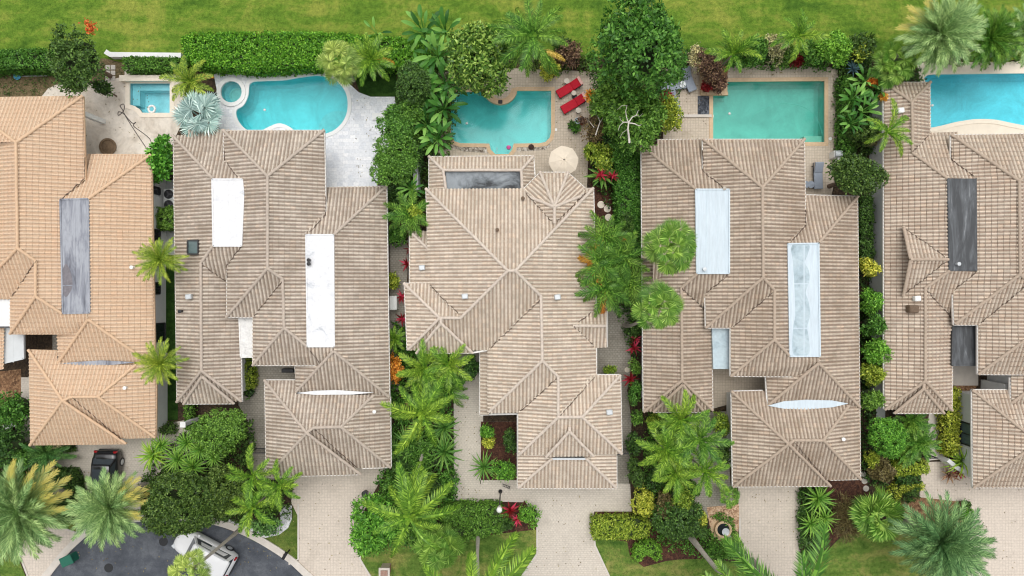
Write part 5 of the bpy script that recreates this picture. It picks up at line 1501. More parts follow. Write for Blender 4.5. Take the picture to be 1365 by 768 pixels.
palm('date', 1252, 46, 5.0, 50, L['date'], 'big grey green date palm at the top right, nearest the pool corner', 80, tr=.28, dry=(95, 175), drym=L['datetip'])
palm('date', 1318, 52, 4.0, 40, L['coco'], 'green date palm between the grey one and the right edge', 66, tr=.26)
palm('date', 1366, 46, 4.2, 36, L['date'], 'date palm with yellow tips cut by the right edge', 64, tr=.26, dryn=5, drym=L['datey'])
bush(1340, 70, 16, 1.2, L['ygreen'], 'yellow green shrub under the right hand date palms', 12)
bush(1205, 98, 12, 1.2, L['mid'], 'dark shrub between the fan palm and the blue pool', 12)

# ================================================================== between the first two houses
tree(215, 213, 16, 1.8, L['bright'], 'tufted bright green shrub by the corner of the peach house', 33, 1.3, .28, per=14, lobes=14, spread=(15, 65), wd=.6, cat='shrub', name='shrub')
hedge([(204, 278), (231, 277), (231, 303), (204, 304)], 1.4, L['mid'], 'small square clipped hedge below the air conditioners', .13, 60)
for y, lb in ((346, 'feathery palm over the peach house eave, upper one of the pair'), (485, 'feathery palm over the peach house eave, lower one of the pair')):
    palm('date', 214, y, 4.8, 31, L['ygreen'], lb, 30, tr=.08, group='palms in the gap beside the peach house', tiers=(0, 6))
hedge([(326, 478), (336, 478), (336, 516), (327, 518)], 1.0, L['ygreen'], 'short yellow green hedge in the court of the white roofed house', .13, 50)
hedge([(214, 566), (230, 566), (230, 578), (214, 578)], .7, L['dark'], 'tiny square clipped hedge by the peach garage corner', .12, 60)
hedge([(246, 540), (256, 540), (256, 572), (246, 572)], .8, L['mid'], 'little upright hedge beside the white gate post', .12, 50)

# ================================================================== front left
bush(20, 545, 26, 1.6, L['mid'], 'green shrub over orange leaf litter at the left edge', 28, .22, lobes=9)
bush(8, 590, 34, 1.7, L['dark'], 'dark green shrub mass below the short white wall', 30, .22, lobes=9)
bush(28, 615, 18, 1.3, L['mid'], 'mid green shrub beside the path of the peach garage', 18, .2)
hedge([(62, 630), (90, 628), (101, 640), (101, 690), (84, 694), (66, 680)], 1.1, L['dark'], 'dark clipped hedge between the left date palms and the peach driveway', .14, 60)
palm('cycad', 62, 604, .7, 34, L['cycad'], 'cycad against the peach garage, left of the black car', 22, trunk=False, cat='cycad', name='cycad', dryn=2, drym=L['pale'])
hedge([(56, 592), (96, 592), (96, 602), (58, 604)], .6, L['dark'], 'low dark hedge behind the cycad', .12, 50)
palm('date', 28, 680, 5.0, 60, L['date'], 'huge date palm with half its fronds golden, at the left edge', 96, tr=.3, dry=(0, 92), drym=L['datetip'], tiers=(0, 6))
palm('date', 148, 676, 4.6, 47, L['date'], 'date palm overhanging the black car\'s bonnet', 80, tr=.28, dry=(345, 360), drym=L['datetip'], dry2=(0, 58))
hedge([(-30, 640), (16, 634), (18, 660), (-30, 670)], 1.0, L['dark'], 'dark hedge under the huge golden date palm', .14, 50)
tree(298, 577, 42, 3.0, L['mid'], 'smooth domed green tree left of the white roofed garage', 33, 1.9, .15, per=14, lobes=26, spread=(5, 50), low=-.1)
tree(248, 668, 60, 4.2, L['olive'], 'wide olive green tree overhanging the white car', 50, 2.0, .18, per=14, lobes=26, trunk_r=.2)
tree(302, 655, 32, 3.6, L['olive'], 'olive tree joining the wide one, behind the yellow green palms', 40, 1.6, .18, per=14, lobes=14)
GT = 'tufted yucca like plants at the driveway curve'
for x, y, r, lb in ((206, 606, 21, 'tufted plant nearest the driveway curve, with pale forked stems'), (216, 594, 16, 'tufted plant behind the one nearest the driveway curve'), (238, 612, 19, 'tufted plant in the middle of the clump beside the domed tree'), (258, 622, 19, 'tufted plant lowest and right of the clump'), (250, 590, 16, 'tufted plant closest to the white gate post'), (268, 600, 16, 'tufted plant tucked under the domed tree'), (246, 655, 9, 'little tuft poking through the wide olive tree'), (286, 610, 14, 'tufted plant on the right under the domed tree')):
    palm('spider', x, y, 2.0 if r > 10 else 5.2, r, L['areca'] if x < 210 else L['coco'], lb, 40, tr=.05, trunkm=M['bark_white'], cat='yucca', name='yucca', part='leaf', group=GT)
for x, y, r, lb in ((338, 634, 34, 'yellow green palm nearest the domed tree'), (374, 648, 30, 'yellow green palm closest to the white roofed garage'), (338, 676, 32, 'yellow green palm above the white pebble ring')):
    palm('areca', x, y, 4.2, r, L['areca'], lb, 9, tr=.07, group='three yellow green palms by the second driveway')
bush(356, 700, 24, 1.0, L['cycad'], 'dark spreading shrub inside the white pebble ring', 14, .24)
bush(352, 668, 26, 1.4, L['mid'], 'green shrub below the yellow green palms', 22, .22)
palm('fan', 256, 759, 7.2, 30, L['fanpale'], 'tall fan palm leaning out over the white car', 22, base=(324, 702), tr=.13, part='fan_leaf', trunkm=M['wood_pale'])

# ================================================================== between the second and third house
palm('kentia', 548, 285, 3.2, 34, L['coco'], 'deep green palm in the gap beside the pale garden wall', 13, tr=.07)
bush(534, 262, 18, 1.2, L['dark'], 'dark shrub by the black pots', 20, .2)
bush(530, 316, 14, .9, L['mid'], 'small green shrub below the black pots', 14)
bush(552, 284, 9, 3.4, L['ygreen'], 'lime green tuft at the heart of the deep green palm', 9, .2, lobes=4)
for x, y, lb in ((548, 332, 'low maroon plant by the small side porch roof, upper'), (543, 352, 'low maroon plant by the small side porch roof, lower'), (536, 395, 'maroon plant along the narrow side path, beside the white bin'), (536, 425, 'maroon plant along the narrow side path, below the white bin')):
    palm('ti', x, y, .6, 10, L['red'], lb, 10, trunk=False, cat='plant', name='red_leaf_plant', part='leaf', group='maroon plants on the narrow side path')
bush(524, 375, 8, .7, L['ygreen'], 'little yellow green shrub above the white bin', 9)
palm('areca', 526, 452, 1.8, 18, L['areca'], 'small light palm squeezed beside the white roofed house', 12, tr=.04)
bush(528, 490, 14, 1.4, L['orange'], 'orange croton at the right eave of the white roofed house', 20, .2)
palm('areca', 566, 492, 3.6, 34, L['areca'], 'yellow green palm under the gable of the middle house, left', 13, tr=.07)
palm('areca', 598, 486, 3.6, 32, L['areca'], 'yellow green palm under the gable of the middle house, right', 12, tr=.07)
bush(628, 492, 16, 1.8, L['dark'], 'dark green shrub in the corner by the middle house path', 24, .18)
palm('coco', 562, 552, 5.5, 52, L['areca'], 'long fronded palm over the round stepping stones', 14, wind=(70, .4), tr=.11)
palm('kentia', 596, 520, 2.4, 30, L['coco'], 'green palm beside the pale paver path of the middle house', 12, tr=.06)
bush(570, 608, 34, 1.3, L['mid'], 'broad strap leaved mass beside the long paver path', 26, .3, wd=.25)
for x, y, r, lb in ((545, 590, 26, 'strap leaved plant by the round stepping stones'), (592, 602, 26, 'strap leaved plant touching the long paver path'), (560, 628, 26, 'strap leaved plant above the tall coconut palm'), (528, 600, 18, 'strap leaved plant by the second garage wall'), (592, 570, 22, 'strap leaved plant half way along the long paver path')):
    palm('spider', x, y, 1.0, r, L['kentia'], lb, 26, trunk=False, cat='plant', name='strap_leaf_plant', part='leaf', group='dark strap leaved plants beside the long path')
palm('coco', 546, 690, 7.5, 64, L['areca'], 'tall coconut palm leaning over the front shrubs, with a thin pale trunk', 17, wind=(95, .95), base=(567, 596), tr=.11, trunkm=M['wood_pale'])
tree(506, 698, 44, 2.2, L['bright'], 'loose light green shrub right of the second driveway', 40, 1.7, .26, per=10, lobes=16, cat='shrub', name='shrub', wd=.45)
tree(558, 705, 30, 1.8, L['mid'], 'green shrub under the tall coconut palm', 28, 1.3, .24, per=10, lobes=10, cat='shrub', name='shrub')
palm('fan', 586, 728, 2.6, 34, L['fan'], 'pale centred fan palm at the edge of the front lawn', 26, part='fan_leaf')
hedge([(592, 674), (664, 673), (676, 690), (672, 706), (640, 716), (604, 722), (592, 704)], 1.0, L['mid'], 'rounded green hedge on the front lawn left of the lamp post', .16, 55, wob=.25)
bush(706, 686, 17, 1.0, L['bright'], 'ball shaped bright green bush at the corner of the middle driveway', None, .15, lobes=14)
for x, y, r, lb in ((680, 680, 13, 'crimson plant right of the lamp post, upper'), (690, 692, 10, 'crimson plant right of the lamp post, lower')):
    palm('ti', x, y, .7, r, L['red'], lb, 16, trunk=False, cat='plant', name='red_leaf_plant', part='leaf', group='crimson plants by the lamp post')
bush(676, 698, 12, .7, L['dark'], 'dark low shrub under the crimson plants', 9, .16)
palm('coco', 640, 806, 8.5, 84, L['areca'], 'tall palm rising from the front lawn, its fronds entering at the bottom edge', 16, wind=(60, .35), base=(638, 710), tr=.13, trunkm=M['wood_pale'])
# bed in front of the middle house
bush(652, 574, 11, .8, L['bright'], 'light green shrub in the front bed, top left', 11, .18)
bush(651, 590, 8, .6, L['yellow'], 'small yellow shrub in the front bed')
bush(681, 588, 11, 1.2, L['dark'], 'dark shrub in the front bed against the garage wall', 20, .18)
palm('spider', 645, 622, .9, 20, L['kentia'], 'spiky strap leaved plant at the lower left of the front bed', 26, trunk=False, cat='plant', name='strap_leaf_plant', part='leaf')
bush(672, 626, 18, 1.3, L['bright'], 'dense round green shrub at the lower right of the front bed', 18, .16, lobes=12)

# ================================================================== between the third and fourth house
for k, (x, y, r, lb) in enumerate([(806, 318, 34, 'deep green palm, topmost of the dense cluster beside the middle house'), (828, 345, 34, 'deep green palm under the upper fan palm'), (800, 352, 36, 'deep green palm hanging over the middle house eave, with orange tips'), (806, 384, 36, 'deep green palm above the small gabled dormer'), (838, 378, 30, 'deep green palm left of the lower fan palm')]):
    palm('kentia', x, y, 4.4, r, L['coco'], lb, 14, tr=.07, group='palms between the two middle houses', dryn=2 if k in (0, 2, 3) else 0)
palm('fan', 893, 328, 9.5, 38, L['fan'], 'tall fan palm over the pale blue roof strip, upper one', 24, base=(846, 352), tr=.12, part='fan_leaf')
palm('fan', 876, 408, 9.5, 36, L['fan'], 'tall fan palm over the tan roof\'s left eave, lower one', 24, base=(832, 434), tr=.12, part='fan_leaf')
bush(812, 493, 12, .8, L['ygreen'], 'low rounded shrub at the end of the grey side patio', 6, .16)
for x, y, r, ry, lb in ((846, 490, 8, 12, 'small shrub under the left eave of the tan roofed house'), (846, 520, 9, 20, 'green shrub in the side hedge, level with the front gable'), (848, 556, 9, 12, 'brownish green shrub in the side hedge'), (847, 590, 13, 20, 'rounded dark shrub, upper one of two by the side gate'), (849, 630, 14, 20, 'rounded dark shrub, lower one of two by the side gate')):
    bush(x, y, r, 1.3, L['mid'] if y < 580 else L['dark'], lb, ry, .16, lobes=8, group='shrubs along the right side path of the middle house')
bush(856, 668, 17, 1.3, L['yellow'], 'big yellow croton at the top of the front hedge', 23, .17, lobes=9)
hedge([(791, 692), (850, 691), (866, 698), (862, 717), (792, 718)], 1.0, L['ygreen'], 'clipped rectangular green hedge right of the middle driveway', .13, 65, wob=.04)
kid = [(863 + 16 * math.cos(a) * (1.0), 737 + 14 * math.sin(a)) for a in [RAD(k) for k in range(125, 420, 18)]] + [(868, 742), (862, 740), (857, 744)]
hedge([(846, 746), (846, 734), (852, 726), (863, 723), (874, 725), (881, 733), (881, 744), (874, 748), (870, 742), (863, 739), (857, 742), (853, 750)], .9, L['bright'], 'horseshoe shaped clipped bush on the lawn', .09, 110, wob=.03)
for k, (x, y, r, lb) in enumerate([(908, 560, 36, 'palm under the front gable of the tan roofed house'), (888, 600, 36, 'palm left of centre in the entrance group, beside the dark side shrubs'), (932, 586, 36, 'palm on the right of the entrance group'), (940, 628, 32, 'lowest palm of the entrance group, above the small fan palm'), (900, 632, 30, 'palm at the bottom left of the entrance group')]):
    palm('areca', x, y, 4.0, r, [L['areca'], L['areca'], L['coco']][k % 3], lb, 13, tr=.07, group='palms at the entrance of the tan roofed house')
bush(872, 560, 12, 1.0, L['ygreen'], 'olive low shrub below the front gable corner', 12, .16)
bush(962, 565, 12, 1.4, L['ygreen'], 'yellow green shrub against the tan garage wall, upper', 18, .18)
bush(964, 606, 9, 1.2, L['olive'], 'olive shrub against the tan garage wall, lower', 20, .18)
palm('fan', 972, 661, 1.6, 17, L['fan'], 'small fan palm at the corner of the tan garage', 14, part='fan_leaf', tr=.07)
tree(902, 690, 34, 2.0, L['dark'], 'dark green shrub mass right of the clipped hedge', 34, 1.5, .2, per=11, lobes=14, cat='shrub', name='shrub')
bush(886, 676, 14, 2.0, L['twig'], 'brown twiggy bush beside the big yellow croton', 20, .16, core=False)
bush(906, 664, 18, 2.2, L['ygreen'], 'light olive shrub in front of the entrance palms', 22, .2)
bush(934, 690, 8, 1.0, L['yellow'], 'small yellow green shrub left of the stone fountain', 16, .16)
bush(928, 706, 16, 1.2, L['dark'], 'dark shrub by the fallen pale trunk', 16, .2)
ground_cover('ground_cover', [(948, 690), (962, 684), (976, 690), (982, 716), (980, 740), (960, 748), (940, 742), (950, 722), (960, 724), (974, 716), (972, 700), (960, 694)], .3, L['mid'], .16, 40, 7)
palm('coco', 992, 803, 7.0, 88, L['coco'], 'tall palm with a thick pale trunk, its fronds entering beside the stone fountain', 9, yaws=[138, 250, 122, 20, 98, 300, 165, 210, 335], tiers=(1, 4), base=(918, 712), tr=.2, trunkm=M['wood_pale'])
palm('coco', 1056, 812, 7.5, 106, L['coco'], 'palm whose two long fronds enter at the bottom edge over the fourth driveway', 8, yaws=[101, 230, 77, 330, 134, 270, 20, 190], tiers=(1, 4), tr=.16)

# ================================================================== right of the fourth house
ground_cover('ground_cover', [(1066, 650), (1100, 645), (1108, 680), (1100, 720), (1078, 750), (1066, 735)], .4, L['dark'], .22, 26, 8)
GS = 'star shaped strap leaved plants by the fourth driveway'
for x, y, r, lb in ((1090, 664, 22, 'star shaped plant nearest the tan garage'), (1098, 690, 18, 'star shaped plant in the middle, beside the brown grass'), (1080, 698, 18, 'star shaped plant closest to the driveway edge')):
    palm('spider', x, y, 1.0, r, L['coco'], lb, 24, trunk=False, cat='plant', name='strap_leaf_plant', part='leaf', group=GS)
tree(1126, 690, 20, 1.1, L['twig'], 'brown tufted ornamental grass left of the bright fan palm', 32, 1.0, .34, 420, 9, 9, cat='ornamental grass', name='ornamental_grass', wd=.1, spread=(20, 80), trunk_r=.05)
palm('fanbig', 1169, 686, 2.2, 36, L['fan'], 'bright green fan palm right of the brown grass', 26, part='fan_leaf', tr=.14)
palm('date', 1252, 722, 4.6, 57, L['datedark'], 'large dark blue green date palm on the front lawn at the right', 84, tr=.3)
tree(1179, 580, 30, 2.4, L['bright'], 'fine twiggy domed shrub below the right hand gable', 32, 1.6, .14, per=12, lobes=24, spread=(10, 60), cat='shrub', name='shrub')
for x, y, r, lb in ((1214, 562, 24, 'cycad under the gable of the pale tiled house'), (1222, 590, 26, 'cycad beside the narrow concrete path'), (1206, 604, 18, 'cycad behind the low clipped hedge')):
    palm('cycad', x, y, 1.2, r, L['coco'], lb, 24, trunk=False, cat='cycad', name='cycad', group='cycads beside the concrete path')
hedge([(1192, 618), (1236, 616), (1238, 630), (1194, 634)], .9, L['ygreen'], 'low clipped hedge left of the black gate', .13, 60, wob=.05)
hedge([(1196, 634), (1226, 633), (1228, 644), (1200, 645)], .7, L['dark'], 'dark low clipped hedge in front of the yellowish one', .12, 60, wob=.04)
hedge([(1186, 654), (1200, 646), (1230, 645), (1232, 652), (1204, 658), (1194, 672)], .6, L['yellow'], 'curving yellow green border hedge', .12, 60, wob=.05)
bush(1212, 662, 14, .7, L['dark'], 'dark ball shaped clipped bush by the path', 9, .12, lobes=12)
bush(1220, 652, 6, .5, L['dark'], 'tiny dark clipped bush at the path edge', 5, .11, lobes=8)
tree(1174, 628, 18, 1.0, L['twig'], 'brown bush beside the round stepping stones', 18, .9, .2, 300, 8, 8, cat='shrub', name='shrub')
bush(1160, 612, 10, 1.0, L['ygreen'], 'small yellowish shrub below the twiggy dome', 10, .16)
bush(1286, 672, 7, .6, L['dark'], 'small round dark bush at the end of the litter bed', 6, .12, lobes=8)
bush(1287, 686, 10, .6, L['bright'], 'light green rounded bush beside the right driveway', 11, .14, lobes=10)
for k, (x, y, r, ry, lm, lb) in enumerate([(1156, 358, 13, 14, 'yellow', 'yellow croton beside the long grey side path'), (1160, 400, 15, 22, 'bright', 'bright green shrub below the yellow croton'), (1162, 432, 14, 16, 'mid', 'mid green shrub in the side row, third from the top'), (1168, 468, 19, 24, 'bright', 'largest bright shrub of the side row, over the right eave'), (1160, 500, 15, 16, 'ygreen', 'yellowish shrub near the bottom of the side row'), (1160, 530, 14, 18, 'mid', 'lowest green shrub of the side row')]):
    tree(x, y, r, 2.0, L[lm], lb, ry, 1.4, .18, per=12, lobes=9, cat='shrub', name='shrub', group='shrubs between the tan and the pale tiled houses', trunk_r=.07)
hedge([(1146, 262), (1162, 262), (1164, 345), (1148, 346)], 1.4, L['dark'], 'tall dark hedge along the grey side path', .16, 50)
hedge([(1262, 520), (1278, 520), (1279, 560), (1276, 605), (1262, 605)], 1.1, L['yellow'], 'long yellow croton hedge by the right garage wall', .17, 50, wob=.15)
palm('spider', 1282, 614, .9, 22, L['areca'], 'light green feathery plant by the right garage wall', 34, trunk=False, cat='plant', name='strap_leaf_plant', part='leaf')
for x, y, r, lb in ((1264, 632, 13, 'bronze red bromeliad below the white entrance wall'), (1276, 628, 12, 'dark maroon bromeliad under the white entrance wall')):
    palm('ti', x, y, .5, r, L['red'] if x > 1270 else L['bronze'], lb, 16, trunk=False, cat='plant', name='red_leaf_plant', part='leaf')
# unruly low growth that nobody could count
ground_cover('ground_cover', [(532, 110), (600, 60), (612, 120), (600, 200), (568, 260), (520, 300), (512, 250), (520, 180)], .5, L['dark'], .22, 14, 8)
ground_cover('ground_cover', [(520, 430), (545, 440), (600, 470), (606, 660), (600, 720), (500, 735), (500, 640), (522, 600)], .45, L['mid'], .24, 11, 8)
ground_cover('ground_cover', [(786, 100), (900, 60), (930, 70), (884, 180), (852, 190), (850, 330), (850, 480), (842, 480), (800, 330), (826, 300), (790, 240)], .4, L['dark'], .2, 10, 8)
ground_cover('ground_cover', [(1120, 70), (1220, 80), (1232, 108), (1178, 110), (1178, 200), (1120, 215)], .5, L['dark'], .22, 12, 8)
ground_cover('ground_cover', [(865, 548), (920, 548), (924, 690), (990, 745), (900, 740), (850, 690), (856, 640)], .4, L['mid'], .2, 12, 8)
ground_cover('ground_cover', [(180, 660), (200, 620), (240, 575), (340, 560), (336, 640), (390, 640), (386, 690), (300, 700), (190, 692)], .4, L['dark'], .2, 12, 8)
ground_cover('ground_cover', [(700, 78), (800, 70), (800, 96), (700, 92)], .5, L['olive'], .2, 14, 8)
ground_cover('ground_cover', [(935, 64), (1130, 60), (1130, 92), (935, 88)], .5, L['mid'], .2, 14, 8)
ground_cover('ground_cover', [(1146, 350), (1166, 350), (1168, 560), (1200, 620), (1180, 650), (1150, 640), (1147, 560)], .4, L['dark'], .18, 14, 8)
ground_cover('ground_cover', [(-40, 80), (130, 86), (90, 108), (50, 128), (-40, 126)], .12, L['olive'], .12, 8, 5)
ground_cover('ground_cover', [(-30, 560), (32, 575), (60, 640), (60, 690), (-30, 720)], .4, L['mid'], .2, 10, 8)
ground_cover('ground_cover', [(1180, 95), (1440, 50), (1440, 82), (1222, 86)], .4, L['olive'], .2, 9, 8)

# fallen leaves blown over the paving, too many and too small to count
lp = []
for x0, y0, x1, y1, n_ in ((380, 640, 490, 760, 60), (610, 530, 640, 665, 40), (710, 660, 800, 760, 45), (990, 655, 1060, 760, 45), (1240, 645, 1360, 760, 60), (110, 600, 200, 690, 50), (740, 110, 785, 250, 70), (885, 95, 945, 190, 50), (890, 85, 1115, 100, 90), (1102, 100, 1118, 200, 40), (60, 115, 200, 200, 80), (470, 130, 520, 240, 40), (100, 705, 380, 765, 90)):
    lp.append(np.c_[rng.uniform(x0, x1, n_), rng.uniform(y0, y1, n_)])
lp = np.concatenate(lp)
cen = np.c_[(lp[:, 0] - 682.5) / PPM, (384 - lp[:, 1]) / PPM, np.full(len(lp), .03)]
dd = rng.normal(size=cen.shape); dd[:, 2] = .08
v, q = leaves(cen, dd, np.tile([0, 0, 1.0], (len(cen), 1)), rng.uniform(.07, .17, len(cen)), rng.uniform(.04, .08, len(cen)), .2)
tag(link('fallen_leaves', raw_mesh('fallen_leaves', v, q), L['twig']), kind='stuff')

# understorey shrubs that close the gaps in the narrow strips
for x, y, r, z_, lm, lb in ((534, 620, 18, 1.2, 'dark', 'dark shrub between the second garage wall and the strap leaved plants'), (598, 640, 14, 1.0, 'mid', 'green shrub at the bend of the long paver path'), (520, 655, 18, 1.2, 'mid', 'green shrub by the dark round pot at the second driveway'), (574, 650, 20, 1.2, 'dark', 'dark shrub behind the tall coconut palm'), (612, 505, 12, 1.2, 'mid', 'green shrub under the right hand gable palm'), (545, 520, 12, 1.2, 'dark', 'dark shrub under the left hand gable palm'),
                            (880, 640, 18, 1.2, 'dark', 'dark shrub below the entrance palms'), (918, 652, 14, 1.2, 'mid', 'green shrub next to the path of the entrance palms'), (868, 600, 12, 1.2, 'mid', 'green shrub between side shrubs and entrance palms'), (832, 300, 16, 1.4, 'dark', 'dark shrub at the head of the dense palm cluster'), (846, 440, 10, 1.0, 'dark', 'dark shrub at the foot of the lower fan palm'),
                            (570, 150, 18, 2.2, 'mid', 'green shrub among the paddle leaved clumps beside the white paving'), (562, 190, 18, 2.0, 'mid', 'green shrub behind the spreading fine leaved tree'), (548, 150, 20, 3.2, 'mid', 'leafy shrub joining the two fine leaved trees'), (822, 165, 20, 3.0, 'mid', 'green shrub filling the space left of the bleached branch'), (812, 178, 14, 2.0, 'dark', 'dark shrub behind the half bare bush')):
    bush(x, y, r, z_, L[lm], lb, None, .19, lobes=8)

# ================================================================== things that can be moved
def car(label, px, py, rz, L_, W_, paint, z_roof=1.5, suv=False):
    p = W(px, py)
    t = thing('parked_car', label, 'car', (p.x, p.y, 0.02), rz)
    h = L_ / 2; w = W_ / 2
    # lower body: lofted sections nose (+x) to tail (-x): x, half width, belt height
    st = [(h, .62 * w, .52, .30), (h - .12, .84 * w, .66, .22), (h - .55, .95 * w, .80, .2), (h - 1.25, w, .93, .2), (.35, w, .98, .2), (-.8, w, 1.0, .2), (-h + .55, .98 * w, 1.02, .2), (-h + .14, .90 * w, .98, .24), (-h, .76 * w, .80, .34)]
    m = MB(); m.smooth = True; rings = []
    for x, hw, bz, sz in st:
        rings.append([(x, -hw * .92, sz), (x, -hw, sz + .2), (x, -hw, bz - .16), (x, -hw * .93, bz - .03), (x, -hw * .6, bz + .03), (x, 0, bz + .045), (x, hw * .6, bz + .03), (x, hw * .93, bz - .03), (x, hw, bz - .16), (x, hw, sz + .2), (x, hw * .92, sz)])
    m.loft(rings).build('body', paint, t)
    xb = -h + (.16 if suv else .5); xr = -h + (.30 if suv else 1.0)
    xf, xfr = h - 1.25, h - (1.75 if suv else 2.0)
    wb, wt = (w * .95, w * .84) if suv else (w * .90, w * .74)
    cab = [[(xf, -wb * .92, .95), (xf, wb * .92, .95), (xb, wb, 1.0), (xb, -wb, 1.0)], [(xfr, -wt, z_roof - .06), (xfr, wt, z_roof - .06), (xr, wt * .97, z_roof - .05), (xr, -wt * .97, z_roof - .05)]]
    MB().loft(cab).build('cabin', paint if suv else M['black'], t)
    def quad(name, pts, mm, out):
        c = sum((Vector(q) for q in pts), Vector()) / 4; o = Vector(out)
        vs_ = [Vector(q) * .0 + c + (Vector(q) - c) * .90 + o for q in pts] 
        v2 = [v - o * 2 for v in vs_]
        b = MB(); b.add(vs_ + v2, [(0, 1, 2, 3), (7, 6, 5, 4), (0, 4, 5, 1), (1, 5, 6, 2), (2, 6, 7, 3), (3, 7, 4, 0)]); return b.build(name, mm, t)
    a, b_ = cab
    quad('windscreen', [a[0], a[1], b_[1], b_[0]], M['car_glass'], (.012, 0, .012))
    quad('rear_window', [a[2], a[3], b_[3], b_[2]], M['car_glass'], (-.012, 0, .01))
    xm = (xf + xb) / 2
    for sg in (1, -1):
        i0, i1 = (1, 2) if sg > 0 else (0, 3)
        lo0, lo1, hi0, hi1 = Vector(a[i0]), Vector(a[i1]), Vector(b_[i0]), Vector(b_[i1])
        for f0, f1 in ((.04, .46), (.54, .94)):
            quad('side_window', [lo0.lerp(lo1, f0), lo0.lerp(lo1, f1), hi0.lerp(hi1, f1), hi0.lerp(hi1, f0)], M['car_glass'], (0, sg * .012, .006))
        for f in (0.0, .5, 1.0):                                     # pillars
            q0, q1 = lo0.lerp(lo1, f), hi0.lerp(hi1, f)
            MB().tube([q0, q1], .035, 6).build('pillar', paint, t)
        MB().box((h - 1.55, sg * (w + .08), 1.0), (.18, .2, .13), 0, .03).build('wing_mirror', paint, t)
        MB().box((h - .2, sg * w * .66, .66), (.28, .34, .12), -sg * .35, .03).build('headlight', M['lamp_glass'], t)
        MB().box((-h + .07, sg * w * .76, .86), (.16, .26, .2), sg * .2, .03).build('tail_light', M['tail_red'], t)
        for xw in (h - .88, -h + .9):
            wh = MB()
            for (r0, r1, y0, y1, nm, mm) in ((.33, .33, 0, .2, 'tyre', M['black']),):
                k = 18
                ring = lambda r, y: [(xw + r * math.cos(2 * math.pi * q / k), sg * (w - .19 + y), .33 + r * math.sin(2 * math.pi * q / k)) for q in range(k)]
                wo = MB().loft([ring(.29, 0), ring(.33, .03), ring(.33, .17), ring(.29, .205)]).build('wheel', mm, t)
                MB().loft([ring(.20, .2), ring(.2, .215), ring(.05, .225)]).build('rim', M['pale_metal'], wo)
    r = MB(); r.smooth = True
    rr = []
    for x, ww, z in ((xfr + .12, wt * .86, z_roof - .05), (xfr, wt * 1.0, z_roof - .015), ((xfr + xr) / 2, wt * 1.02, z_roof + .02), (xr, wt, z_roof - .005), (xr - .15, wt * .86, z_roof - .06)):
        rr.append([(x, -ww, z - .035), (x, -ww * .9, z + .01), (x, 0, z + .03), (x, ww * .9, z + .01), (x, ww, z - .035), (x, 0, z - .06)])
    r.loft(rr).build('roof', paint, t)
    if suv:
        for sg in (1, -1):
            MB().tube([(xfr - .1, sg * wt * .9, z_roof + .06), (xr + .2, sg * wt * .9, z_roof + .07)], .02, 6).build('roof_rail', M['pale_metal'], t)
    else:
        MB().box(((xfr + xr) / 2, 0, z_roof + .055), (abs(xfr - xr) * .75, wt * 1.5, .02), 0, .008).build('sunroof', M['car_glass'], t)
    MB().box((-h + .02, 0, .5), (.14, w * 1.5, .2), 0, .04).build('bumper', M['black'] if suv else paint, t)
    return t


def paint_mat(name, c):
    k = NT(name); k.b.inputs['Base Color'].default_value = c; k.b.inputs['Roughness'].default_value = .25
    k.b.inputs['Coat Weight'].default_value = .6; k.b.inputs['Coat Roughness'].default_value = .06
    return k.m


M['paint_black'] = paint_mat('black car paint', (.012, .012, .014, 1))
M['paint_white'] = paint_mat('white car paint', (.8, .8, .8, 1))
M['car_glass'] = mat('tinted car glass', (.05, .06, .07), .06, spec=1.0, var=.1)
M['lamp_glass'] = mat('clear lamp glass', (.6, .62, .64), .1, spec=.8, var=.05)
M['tail_red'] = mat('red lamp glass', (.35, .01, .015), .15, spec=.7, var=.05)
car('black hatchback with a dark glass roof, parked nose out on the first driveway', 149, 637, RAD(-92), 4.4, 1.85, M['paint_black'], 1.46)
car('white estate car half hidden by the wide olive tree on the street', 278, 731, RAD(152), 4.7, 1.9, M['paint_white'], 1.68, True)

# loungers
M['red_cloth'] = mat('red lounger cushion', sr(190, 22, 44), .8, var=.12, scale=8, bump=.2)
M['pink_cloth'] = mat('pale pink headrest towel', sr(226, 178, 168), .85, var=.08, scale=8)
M['grey_cloth'] = mat('blue grey lounger sling', sr(150, 158, 170), .75, var=.08, scale=8, bump=.15)
M['steel_dark'] = mat('dark grey frame', (.06, .06, .065), .45, .3, var=.1)


